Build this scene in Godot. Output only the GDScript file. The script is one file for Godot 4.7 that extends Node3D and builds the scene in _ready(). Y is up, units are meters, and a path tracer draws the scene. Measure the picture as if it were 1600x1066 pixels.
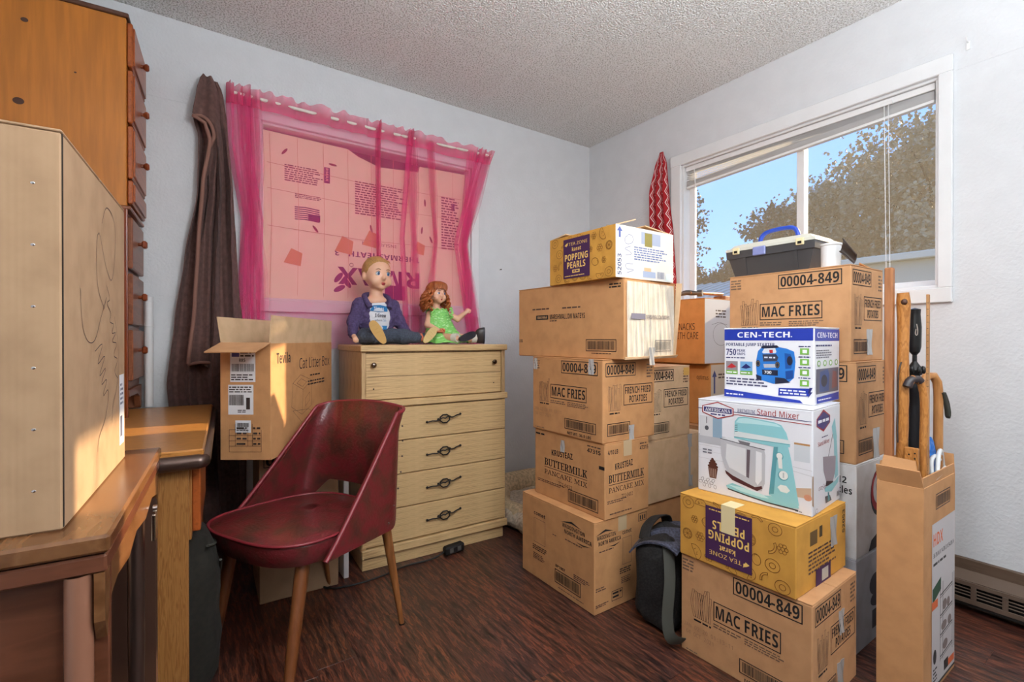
extends Node3D

const UNSEEN_LAMP_AT := Vector3(0.68, 1.77, -0.38)  # unseen pendant, out of view, lights the room
const UNSEEN_LAMP_COLOR := Color(0.965, 0.985, 1.0)
const FILL_UPLIGHT_ENERGY := 9.6  # strength of the added uplighter that brightens the ceiling
const UNSEEN_LAMP_ENERGY := 0.85

func _ready() -> void:
	rng.seed = 1
	var cam := Camera3D.new()
	cam.name = "camera"
	add_child(cam)
	cam.position = Vector3(0, 1.05, 0)
	cam.rotation = Vector3(deg_to_rad(-0.23), deg_to_rad(-34.5), 0)
	cam.fov = 2.0 * rad_to_deg(atan(533.0 / 746.0))
	cam.near = 0.02
	cam.far = 200.0
	cam.current = true
	var sky := ProceduralSkyMaterial.new()
	sky.sky_top_color = Color(0.42, 0.65, 0.96)
	sky.sky_horizon_color = Color(0.66, 0.82, 0.98)
	sky.sky_curve = 0.12
	sky.ground_bottom_color = Color(0.40, 0.37, 0.30)
	sky.ground_horizon_color = Color(0.62, 0.64, 0.62)
	sky.sky_energy_multiplier = 1.3
	var env := Environment.new()
	env.background_mode = Environment.BG_SKY
	env.sky = Sky.new()
	env.sky.sky_material = sky
	env.tonemap_mode = Environment.TONE_MAPPER_LINEAR
	env.tonemap_exposure = 0.95
	env.sdfgi_enabled = true
	env.ssao_enabled = true
	env.ssil_enabled = true
	var we := WorldEnvironment.new()
	we.name = "environment"
	we.environment = env
	add_child(we)
	var sun := DirectionalLight3D.new()
	sun.name = "sun"
	add_child(sun)
	sun.look_at_from_position(Vector3.ZERO, Vector3(-1.0, -0.42, -0.12))
	sun.light_color = Color(1.0, 0.90, 0.74)
	sun.light_energy = 3.6
	sun.light_angular_distance = 0.7
	sun.sky_mode = DirectionalLight3D.SKY_MODE_LIGHT_ONLY
	sun.shadow_enabled = true
	materials()
	lamp()
	added_floor_lamp()
	room()
	outside()
	left_side()
	dresser()
	litter_and_under()
	stack_by_dresser()
	second_row()
	stack_by_tall_box()
	tall_box()
	chair()
	cloths()
	bags()
	dolls()

# ---------------------------------------------------------------- mesh builder
class MB:
	var P := PackedVector3Array()
	var N := PackedVector3Array()
	var T := PackedVector2Array()
	var C := PackedColorArray()
	var X := Transform3D()
	var col := Color.WHITE
	func v(p: Vector3, n: Vector3, uv := Vector2.ZERO) -> void:
		P.append(X * p)
		N.append((X.basis * n).normalized())
		T.append(uv)
		C.append(col)
	func tri(a: Vector3, b: Vector3, c: Vector3) -> void:   # counter-clockwise seen from outside
		var n := (b - a).cross(c - a)
		if n.length_squared() < 1e-20:
			return
		n = n.normalized()
		v(a, n); v(c, n); v(b, n)
	func quad(a: Vector3, b: Vector3, c: Vector3, d: Vector3) -> void:
		tri(a, b, c); tri(a, c, d)
	func oquad(a: Vector3, b: Vector3, c: Vector3, d: Vector3, out: Vector3) -> void:
		if (b - a).cross(c - a).dot(out) < 0.0:
			quad(a, d, c, b)
		else:
			quad(a, b, c, d)
	func box(c: Vector3, s: Vector3, ch := 0.003) -> void:
		var h := s * 0.5
		ch = minf(ch, minf(h.x, minf(h.y, h.z)) * 0.6)
		var i := h - Vector3.ONE * ch
		for k in 3:
			var k1 := (k + 1) % 3
			var k2 := (k + 2) % 3
			for sg in [-1.0, 1.0]:
				var q := []
				for e in [[-1.0, -1.0], [1.0, -1.0], [1.0, 1.0], [-1.0, 1.0]]:
					var p := Vector3.ZERO
					p[k] = h[k] * sg
					p[k1] = i[k1] * e[0]
					p[k2] = i[k2] * e[1]
					q.append(c + p)
				var o := Vector3.ZERO
				o[k] = sg
				oquad(q[0], q[1], q[2], q[3], o)
			for s1 in [-1.0, 1.0]:
				for s2 in [-1.0, 1.0]:
					var q := []
					for e in [[0, -1.0], [0, 1.0], [1, 1.0], [1, -1.0]]:
						var p := Vector3.ZERO
						p[k] = i[k] * e[1]
						p[k1] = (h[k1] if e[0] == 0 else i[k1]) * s1
						p[k2] = (i[k2] if e[0] == 0 else h[k2]) * s2
						q.append(c + p)
					var o := Vector3.ZERO
					o[k1] = s1
					o[k2] = s2
					oquad(q[0], q[1], q[2], q[3], o)
		for sx in [-1.0, 1.0]:
			for sy in [-1.0, 1.0]:
				for sz in [-1.0, 1.0]:
					var a := c + Vector3(h.x * sx, i.y * sy, i.z * sz)
					var b := c + Vector3(i.x * sx, h.y * sy, i.z * sz)
					var d := c + Vector3(i.x * sx, i.y * sy, h.z * sz)
					if (b - a).cross(d - a).dot(Vector3(sx, sy, sz)) < 0.0:
						tri(a, d, b)
					else:
						tri(a, b, d)
	func span(lo: Vector3, hi: Vector3, ch := 0.003) -> void:
		box((lo + hi) * 0.5, (hi - lo).abs(), ch)
	func slab(a: Vector3, b: Vector3, c: Vector3, d: Vector3, t: float) -> void:   # four-cornered plate, t thick against its normal
		var n := (b - a).cross(d - a).normalized() * t
		quad(a, b, c, d)
		quad(a - n, d - n, c - n, b - n)
		var q := [a, b, c, d]
		for k in 4:
			var e: Vector3 = q[k]
			var f: Vector3 = q[(k + 1) % 4]
			quad(e, e - n, f - n, f)
	func tube(pts: Array, r, seg := 10, closed := false, flat := 1.0) -> void:   # r: a number or one radius for each point
		var m := pts.size()
		var rings := []
		var nrm := Vector3.ZERO
		for k in m:
			var t: Vector3
			if closed:
				t = (pts[(k + 1) % m] - pts[(k - 1 + m) % m]).normalized()
			else:
				t = (pts[mini(k + 1, m - 1)] - pts[maxi(k - 1, 0)]).normalized()
			if nrm == Vector3.ZERO:
				nrm = t.cross(Vector3.UP if absf(t.y) < 0.9 else Vector3.RIGHT).normalized()
			nrm = (nrm - t * nrm.dot(t)).normalized()
			var bi := t.cross(nrm)
			var rr: float = r[k] if r is Array else r
			var ring := []
			for s in seg:
				var a := TAU * s / seg
				var dir := nrm * cos(a) + bi * sin(a)
				ring.append([pts[k] + nrm * cos(a) * rr + bi * sin(a) * rr * flat, dir])
			rings.append(ring)
		for k in (m if closed else m - 1):
			var A: Array = rings[k]
			var B: Array = rings[(k + 1) % m]
			for s in seg:
				var z := (s + 1) % seg
				sm(A[s], A[z], B[z], B[s])
		if not closed:
			for e in [0, m - 1]:
				var ring: Array = rings[e]
				for s in seg:
					var z := (s + 1) % seg
					if e == 0:
						tri(pts[0], ring[z][0], ring[s][0])
					else:
						tri(pts[e], ring[s][0], ring[z][0])
	func band(pts: Array, wide: Vector3, w: float, t: float) -> void:   # a flat strap
		var rings := []
		for k in pts.size():
			var d: Vector3 = (pts[mini(k + 1, pts.size() - 1)] - pts[maxi(k - 1, 0)]).normalized()
			var s := (wide - d * wide.dot(d)).normalized()
			var n := d.cross(s)
			var ring := []
			for e in 12:
				var a := TAU * e / 12.0
				var x := signf(cos(a)) * pow(absf(cos(a)), 0.4) * w * 0.5
				var y := signf(sin(a)) * pow(absf(sin(a)), 0.6) * t * 0.5
				ring.append([pts[k] + s * x + n * y, (s * cos(a) * t + n * sin(a) * w).normalized()])
			rings.append(ring)
		for k in rings.size() - 1:
			for e in 12:
				sm(rings[k][e], rings[k][(e + 1) % 12], rings[k + 1][(e + 1) % 12], rings[k + 1][e])
	func sm(a: Array, b: Array, c: Array, d: Array) -> void:   # smooth quad of [point, normal]
		var n: Vector3 = (b[0] - a[0]).cross(c[0] - a[0]) + (c[0] - a[0]).cross(d[0] - a[0])
		if n.dot(a[1] + b[1] + c[1] + d[1]) >= 0.0:
			v(a[0], a[1]); v(c[0], c[1]); v(b[0], b[1])
			v(a[0], a[1]); v(d[0], d[1]); v(c[0], c[1])
		else:
			v(a[0], a[1]); v(b[0], b[1]); v(c[0], c[1])
			v(a[0], a[1]); v(c[0], c[1]); v(d[0], d[1])
	func cyl(a: Vector3, b: Vector3, ra: float, rb: float, seg := 16) -> void:
		tube([a, b], [ra, rb], seg)
	func lathe(prof: Array, seg := 24) -> void:   # [radius, height] from bottom to top, about y
		for k in prof.size() - 1:
			var a: Vector2 = prof[k]
			var b: Vector2 = prof[k + 1]
			var n2 := Vector2(b.y - a.y, a.x - b.x).normalized()
			for s in seg:
				var t0 := TAU * s / seg
				var t1 := TAU * (s + 1) / seg
				var q := []
				for e in [[a, t0], [a, t1], [b, t1], [b, t0]]:
					q.append([Vector3(e[0].x * cos(e[1]), e[0].y, e[0].x * sin(e[1])), Vector3(n2.x * cos(e[1]), n2.y, n2.x * sin(e[1]))])
				sm(q[0], q[1], q[2], q[3])
	func prism(poly: PackedVector2Array, d: float) -> void:   # outline in xy, from z = 0 to z = d
		var ix := Geometry2D.triangulate_polygon(poly)
		for k in range(0, ix.size(), 3):
			var a := poly[ix[k]]
			var b := poly[ix[k + 1]]
			var c := poly[ix[k + 2]]
			if (b - a).cross(c - a) < 0.0:
				var s := b
				b = c
				c = s
			tri(Vector3(a.x, a.y, d), Vector3(b.x, b.y, d), Vector3(c.x, c.y, d))
			tri(Vector3(a.x, a.y, 0), Vector3(c.x, c.y, 0), Vector3(b.x, b.y, 0))
		var cw := Geometry2D.is_polygon_clockwise(poly)
		for k in poly.size():
			var a := poly[k]
			var b := poly[(k + 1) % poly.size()]
			var o := Vector3(b.y - a.y, a.x - b.x, 0)
			oquad(Vector3(a.x, a.y, 0), Vector3(b.x, b.y, 0), Vector3(b.x, b.y, d), Vector3(a.x, a.y, d), o if not cw else -o)
	func sheet(nu: int, nv: int, f: Callable, thick := 0.0) -> void:   # f(u, v) -> point
		var g := []
		for j in nv + 1:
			for i in nu + 1:
				g.append(f.call(float(i) / nu, float(j) / nv))
		var w := nu + 1
		var n := []
		for j in nv + 1:
			for i in nu + 1:
				var du: Vector3 = g[j * w + mini(i + 1, nu)] - g[j * w + maxi(i - 1, 0)]
				var dv: Vector3 = g[mini(j + 1, nv) * w + i] - g[maxi(j - 1, 0) * w + i]
				n.append(du.cross(dv).normalized())
		for side in (2 if thick > 0.0 else 1):
			var sg := 1.0 if side == 0 else -1.0
			for j in nv:
				for i in nu:
					var q := []
					for e in [[0, 0], [1, 0], [1, 1], [0, 1]]:
						var at: int = (j + e[1]) * w + i + e[0]
						q.append([g[at] - n[at] * (thick if side == 1 else 0.0), n[at] * sg, Vector2(float(i + e[0]) / nu, 1.0 - float(j + e[1]) / nv)])
					var order := [0, 2, 1, 0, 3, 2] if side == 0 else [0, 1, 2, 0, 2, 3]
					for k in order:
						v(q[k][0], q[k][1], q[k][2])
		if thick > 0.0:
			var rim := []
			for i in nu:
				rim.append([i, i + 1]); rim.append([nv * w + i + 1, nv * w + i])
			for j in nv:
				rim.append([(j + 1) * w, j * w]); rim.append([j * w + nu, (j + 1) * w + nu])
			for e in rim:
				quad(g[e[0]], g[e[0]] - n[e[0]] * thick, g[e[1]] - n[e[1]] * thick, g[e[1]])
	func ball(c: Vector3, r: Vector3, seg := 14) -> void:
		for j in seg:
			for i in seg * 2:
				var q := []
				for e in [[0, 0], [1, 0], [1, 1], [0, 1]]:
					var a: float = TAU * (i + e[0]) / (seg * 2)
					var b: float = PI * (j + e[1]) / seg
					var d := Vector3(sin(b) * cos(a), cos(b), sin(b) * sin(a))
					q.append([c + d * r, (d / r).normalized()])
				sm(q[0], q[1], q[2], q[3])
	func mesh() -> ArrayMesh:
		var a := []
		a.resize(Mesh.ARRAY_MAX)
		a[Mesh.ARRAY_VERTEX] = P
		a[Mesh.ARRAY_NORMAL] = N
		a[Mesh.ARRAY_TEX_UV] = T
		a[Mesh.ARRAY_COLOR] = C
		var m := ArrayMesh.new()
		m.add_surface_from_arrays(Mesh.PRIMITIVE_TRIANGLES, a)
		return m

# ---------------------------------------------------------------- soft bodies: smooth union of tapered capsules and ellipsoids, surface nets
class Soft:
	var prims := []
	var k := 0.02
	var wob := 0.0
	var wobf := 40.0
	var noise := FastNoiseLite.new()
	func cap(a: Vector3, b: Vector3, ra: float, rb: float, cut := false) -> Soft:
		prims.append([0, a, b, ra, rb, cut, b - a, 1.0 / maxf((b - a).length_squared(), 1e-9)])
		return self
	func ell(c: Vector3, r: Vector3, turn := Vector3.ZERO, cut := false) -> Soft:
		prims.append([1, c, r, Basis.from_euler(turn).inverse(), 0.0, cut])
		return self
	func d(p: Vector3) -> float:
		var res := 1e3
		for q in prims:
			var e: float
			if q[0] == 0:
				var pa: Vector3 = p - q[1]
				var h := clampf(pa.dot(q[6]) * q[7], 0.0, 1.0)
				e = (pa - q[6] * h).length() - lerpf(q[3], q[4], h)
			else:
				var l: Vector3 = q[3] * (p - q[1])
				var k0: float = (l / q[2]).length()
				var k1: float = (l / (q[2] * q[2])).length()
				e = k0 * (k0 - 1.0) / maxf(k1, 1e-6)
			if q[5]:
				var h := clampf(0.5 - 0.5 * (e + res) / k, 0.0, 1.0)
				res = lerpf(res, -e, h) + k * h * (1.0 - h)
			elif e < res + k * 4.0:
				var h := clampf(0.5 + 0.5 * (e - res) / k, 0.0, 1.0)
				res = lerpf(e, res, h) - k * h * (1.0 - h)
		if wob > 0.0 and absf(res) < wob * 4.0 + 0.02:
			res += wob * noise.get_noise_3dv(p * wobf)
		return res
	func into(m: MB, cell: float) -> MB:
		noise.frequency = 1.0
		var lo := Vector3.ONE * 1e3
		var hi := -lo
		for q in prims:
			if q[5]:
				continue
			if q[0] == 0:
				for e in [[q[1], q[3]], [q[2], q[4]]]:
					lo = lo.min(e[0] - Vector3.ONE * e[1]); hi = hi.max(e[0] + Vector3.ONE * e[1])
			else:
				var r: float = maxf(q[2].x, maxf(q[2].y, q[2].z))
				lo = lo.min(q[1] - Vector3.ONE * r); hi = hi.max(q[1] + Vector3.ONE * r)
		var pad := cell * 2.0 + k * 0.3 + wob
		lo -= Vector3.ONE * pad
		hi += Vector3.ONE * pad
		var n := Vector3i(((hi - lo) / cell).ceil()) + Vector3i.ONE
		var val := PackedFloat32Array()
		val.resize(n.x * n.y * n.z)
		val.fill(9.0)
		var st := 5
		for bz in range(0, n.z, st):
			for by in range(0, n.y, st):
				for bx in range(0, n.x, st):
					var ce := d(lo + (Vector3(bx, by, bz) + Vector3.ONE * (st - 1) * 0.5) * cell)
					var far := absf(ce) > cell * st * 1.7 + k
					for z in range(bz, mini(bz + st, n.z)):
						for y in range(by, mini(by + st, n.y)):
							var row := (z * n.y + y) * n.x
							for x in range(bx, mini(bx + st, n.x)):
								val[row + x] = ce if far else d(lo + Vector3(x, y, z) * cell)
		var id := PackedInt32Array()
		id.resize(val.size())
		id.fill(-1)
		var pts := []
		var sx := 1
		var sy := n.x
		var sz := n.x * n.y
		var off := [0, sx, sy, sx + sy, sz, sx + sz, sy + sz, sx + sy + sz]
		var edges := [[0, 1], [2, 3], [4, 5], [6, 7], [0, 2], [1, 3], [4, 6], [5, 7], [0, 4], [1, 5], [2, 6], [3, 7]]
		for z in n.z - 1:
			for y in n.y - 1:
				for x in n.x - 1:
					var b := z * sz + y * sy + x
					var mask := 0
					for c in 8:
						if val[b + off[c]] < 0.0:
							mask |= 1 << c
					if mask == 0 or mask == 255:
						continue
					var s := Vector3.ZERO
					var cnt := 0
					for e in edges:
						var va: float = val[b + off[e[0]]]
						var vb: float = val[b + off[e[1]]]
						if (va < 0.0) != (vb < 0.0):
							var t := va / (va - vb)
							var pa := Vector3(e[0] & 1, (e[0] >> 1) & 1, e[0] >> 2)
							var pb := Vector3(e[1] & 1, (e[1] >> 1) & 1, e[1] >> 2)
							s += pa.lerp(pb, t)
							cnt += 1
					var p := lo + (Vector3(x, y, z) + s / cnt) * cell
					var h := cell * 0.5
					var g := Vector3(1, -1, -1) * d(p + Vector3(h, -h, -h)) + Vector3(-1, -1, 1) * d(p + Vector3(-h, -h, h)) + Vector3(-1, 1, -1) * d(p + Vector3(-h, h, -h)) + Vector3.ONE * d(p + Vector3(h, h, h))
					id[b] = pts.size()
					pts.append([p, g.normalized()])
		for z in range(1, n.z - 1):
			for y in range(1, n.y - 1):
				for x in range(1, n.x - 1):
					var b := z * sz + y * sy + x
					var a := val[b] < 0.0
					if a != (val[b + sx] < 0.0):
						m.sm(pts[id[b - sy - sz]], pts[id[b - sz]], pts[id[b]], pts[id[b - sy]])
					if a != (val[b + sy] < 0.0):
						m.sm(pts[id[b - sx - sz]], pts[id[b - sz]], pts[id[b]], pts[id[b - sx]])
					if a != (val[b + sz] < 0.0):
						m.sm(pts[id[b - sx - sy]], pts[id[b - sy]], pts[id[b]], pts[id[b - sx]])
		return m

# ---------------------------------------------------------------- printing on a face: x, y in metres from its lower left corner
static var glyph_cache := {}
static func glyphs(s: String, font: String, bold: bool) -> Array:
	var key := s + font + str(bold)
	if not glyph_cache.has(key):
		var f := SystemFont.new()
		f.font_names = PackedStringArray([font])
		f.font_weight = 700 if bold else 400
		var t := TextMesh.new()
		t.font = f
		t.text = s
		t.font_size = 48
		t.pixel_size = 0.01
		t.depth = 0.0
		t.curve_step = 3.0
		var a := t.get_mesh_arrays()
		var vs: PackedVector3Array = a[Mesh.ARRAY_VERTEX]
		var out := PackedVector2Array()
		if a[Mesh.ARRAY_INDEX] != null and a[Mesh.ARRAY_INDEX].size():
			for i in a[Mesh.ARRAY_INDEX]:
				out.append(Vector2(vs[i].x, vs[i].y))
		else:
			for p in vs:
				out.append(Vector2(p.x, p.y))
		var lo := Vector2(1e3, 1e3)
		var hi := -lo
		for p in out:
			lo = lo.min(p); hi = hi.max(p)
		glyph_cache[key] = [out, lo, hi]
	return glyph_cache[key]

class Ink:
	var m := MB.new()
	var O := Vector3.ZERO
	var U := Vector3.RIGHT
	var V := Vector3.UP
	var W := 1.0
	var H := 1.0
	var lift := 0.0005
	var T := Transform2D()
	var r := RandomNumberGenerator.new()
	var owner: Node3D
	func pt(p: Vector2) -> Vector3:
		var q := T * p
		return O + U * q.x + V * q.y + U.cross(V) * lift
	func c(col: Color) -> void:
		m.col = col
		lift += 0.00001
	func poly(ps: Array, col: Color) -> void:
		c(col)
		var pk := PackedVector2Array(ps)
		var ix := Geometry2D.triangulate_polygon(pk)
		for i in range(0, ix.size(), 3):
			var a := pk[ix[i]]
			var b := pk[ix[i + 1]]
			var d := pk[ix[i + 2]]
			if (b - a).cross(d - a) < 0.0:
				m.tri(pt(a), pt(d), pt(b))
			else:
				m.tri(pt(a), pt(b), pt(d))
	func rect(x: float, y: float, w: float, h: float, col: Color) -> void:
		c(col)
		m.quad(pt(Vector2(x, y)), pt(Vector2(x + w, y)), pt(Vector2(x + w, y + h)), pt(Vector2(x, y + h)))
	func frame(x: float, y: float, w: float, h: float, t: float, col: Color) -> void:
		rect(x, y, w, t, col); rect(x, y + h - t, w, t, col); rect(x, y, t, h, col); rect(x + w - t, y, t, h, col)
	func line(ps: Array, t: float, col: Color, closed := false) -> void:
		c(col)
		var n := ps.size()
		for i in (n if closed else n - 1):
			var a: Vector2 = ps[i]
			var b: Vector2 = ps[(i + 1) % n]
			var e := (b - a).normalized() * t * 0.5
			var o := Vector2(-e.y, e.x)
			a -= e * 0.6
			b += e * 0.6
			m.quad(pt(a - o), pt(b - o), pt(b + o), pt(a + o))
	func arc(x: float, y: float, rx: float, ry: float, a0: float, a1: float, n := 16, turn := 0.0) -> Array:
		var o := []
		for i in n + 1:
			var a := lerpf(a0, a1, float(i) / n)
			o.append(Vector2(x, y) + Vector2(rx * cos(a), ry * sin(a)).rotated(turn))
		return o
	func disc(x: float, y: float, rx: float, ry: float, col: Color, turn := 0.0, n := 20) -> void:
		var a := arc(x, y, rx, ry, 0.0, TAU, n, turn)
		a.pop_back()
		poly(a, col)
	func ring(x: float, y: float, rx: float, ry: float, t: float, col: Color, turn := 0.0) -> void:
		line(arc(x, y, rx, ry, 0.0, TAU, 18, turn), t, col)
	func text(s: String, x: float, y: float, w: float, h: float, col: Color, bold := true, font := "Droid Sans") -> void:
		c(col)
		var g: Array = glyphs_of.call(s, font, bold)
		var sz: Vector2 = g[2] - g[1]
		var k := Vector2(w / maxf(sz.x, 1e-6), h / maxf(sz.y, 1e-6))
		var q: PackedVector2Array = g[0]
		for i in range(0, q.size() - 2, 3):
			var a: Vector2 = Vector2(x, y) + (q[i] - g[1]) * k
			var b: Vector2 = Vector2(x, y) + (q[i + 1] - g[1]) * k
			var d: Vector2 = Vector2(x, y) + (q[i + 2] - g[1]) * k
			if (b - a).cross(d - a) < 0.0:
				m.tri(pt(a), pt(d), pt(b))
			else:
				m.tri(pt(a), pt(b), pt(d))
	var glyphs_of: Callable
	func tiny(x: float, y: float, w: float, h: float, rows: int, col: Color, fill := 0.8) -> void:   # rows of print too small to read
		var rh := h / rows
		for j in rows:
			var at := 0.0
			var end := w * r.randf_range(0.7, 1.0) * (fill + 0.2)
			while at < end:
				var l := r.randf_range(0.6, 2.6) * rh
				rect(x + at, y + h - (j + 0.75) * rh, minf(l, w - at), rh * 0.5, col)
				at += l + rh * 0.4
				if at >= w:
					break
	func bars(x: float, y: float, w: float, h: float, col: Color, framed := true) -> void:
		if framed:
			frame(x, y, w, h, minf(w, h) * 0.06, col)
			x += w * 0.06; w *= 0.88; y += h * 0.15; h *= 0.7
		var at := 0.0
		while at < w:
			var l: float = w * [0.008, 0.008, 0.016, 0.022][r.randi() % 4]
			rect(x + at, y, minf(l, w - at), h, col)
			at += l + w * [0.008, 0.012, 0.018][r.randi() % 3]
	func fries(x: float, y: float, w: float, h: float, col: Color) -> void:
		for i in 8:
			var cx := x + w * (0.1 + 0.115 * i)
			var hh := h * r.randf_range(0.72, 1.0)
			var bend := w * r.randf_range(-0.12, 0.12)
			var t := w * 0.055
			var a := []
			var b := []
			for s in 6:
				var f := s / 5.0
				var o := bend * sin(f * PI) + (i - 3.5) * w * 0.02 * f + sin(f * 9.0 + i) * w * 0.012
				a.append(Vector2(cx + o - t, y + hh * f))
				b.append(Vector2(cx + o + t, y + hh * f))
			b.reverse()
			line(a + b, w * 0.016, col, true)
	func scrawl(pts: Array, t: float, col: Color) -> void:   # handwriting: a smooth stroke through the points
		var cu := Curve2D.new()
		cu.bake_interval = 0.003
		for i in pts.size():
			var tg: Vector2 = (pts[mini(i + 1, pts.size() - 1)] - pts[maxi(i - 1, 0)]) * 0.2
			cu.add_point(pts[i], -tg, tg)
		var n := pts.size() * 5
		var o := []
		for i in n + 1:
			o.append(cu.sample(0, 0.0) if i == 0 else cu.sample_baked(cu.get_baked_length() * i / n))
		line(o, t, col)

# ---------------------------------------------------------------- nodes
var rng := RandomNumberGenerator.new()
var mats := {}
const BLACK := Color(0.13, 0.12, 0.12)

func add(o: Node3D, parent: Node) -> void:
	parent.add_child(o, true)

func thing(called: String, label: String, category: String, at := Vector3.ZERO, turn := 0.0, group := "") -> Node3D:
	var o := Node3D.new()
	o.name = called
	add(o, self)
	o.position = at
	o.rotation.y = turn
	tag(o, label, category, group)
	return o

func tag(o: Node3D, label: String, category: String, group := "", kind := "") -> void:
	if label: o.set_meta("label", label)
	if category: o.set_meta("category", category)
	if group: o.set_meta("group", group)
	if kind: o.set_meta("kind", kind)

func obj(called: String, m: MB, material: Material, parent: Node = self) -> MeshInstance3D:
	var o := MeshInstance3D.new()
	o.name = called
	o.mesh = m.mesh()
	o.material_override = material
	o.cast_shadow = GeometryInstance3D.SHADOW_CASTING_SETTING_ON
	add(o, parent)
	return o

func struct(called: String, label: String, m: MB, material: Material) -> MeshInstance3D:
	var o := obj(called, m, material)
	tag(o, label, called.split("_")[0], "", "structure")
	return o

# ---------------------------------------------------------------- materials
func ntex(sd: int, freq: float, oct: int, ramp: Array, warp := 0.0, size := 512, kind := FastNoiseLite.TYPE_SIMPLEX_SMOOTH) -> NoiseTexture2D:
	var n := FastNoiseLite.new()
	n.seed = sd
	n.noise_type = kind
	n.frequency = freq
	n.fractal_octaves = oct
	n.fractal_type = FastNoiseLite.FRACTAL_FBM if oct > 1 else FastNoiseLite.FRACTAL_NONE
	if warp > 0.0:
		n.domain_warp_enabled = true
		n.domain_warp_amplitude = warp
		n.domain_warp_frequency = freq * 0.6
	var g := Gradient.new()
	var off := PackedFloat32Array()
	var cs := PackedColorArray()
	for e in ramp:
		off.append(e[0]); cs.append(e[1])
	g.offsets = off
	g.colors = cs
	var t := NoiseTexture2D.new()
	t.width = size
	t.height = size
	t.seamless = true
	t.noise = n
	t.color_ramp = g
	return t

func grey(lo: float, hi: float, a := 0.25, b := 0.75) -> Array:
	return [[0.0, Color(lo, lo, lo)], [a, Color(lo, lo, lo).lerp(Color(hi, hi, hi), 0.15)], [b, Color(hi, hi, hi)], [1.0, Color(hi, hi, hi)]]

func plain(color: Color, rough := 0.8, metal := 0.0) -> StandardMaterial3D:
	var m := StandardMaterial3D.new()
	m.albedo_color = color
	m.roughness = rough
	m.metallic = metal
	return m

func skin(m: StandardMaterial3D, tex: Texture2D, scale: Vector3, world := false) -> StandardMaterial3D:
	m.albedo_texture = tex
	m.uv1_triplanar = true
	m.uv1_world_triplanar = world
	m.uv1_scale = scale
	m.uv1_triplanar_sharpness = 8.0
	return m

func relief(m: StandardMaterial3D, tex: Texture2D, cm: float) -> StandardMaterial3D:
	m.heightmap_enabled = true
	m.heightmap_texture = tex
	m.heightmap_scale = cm
	return m

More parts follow.
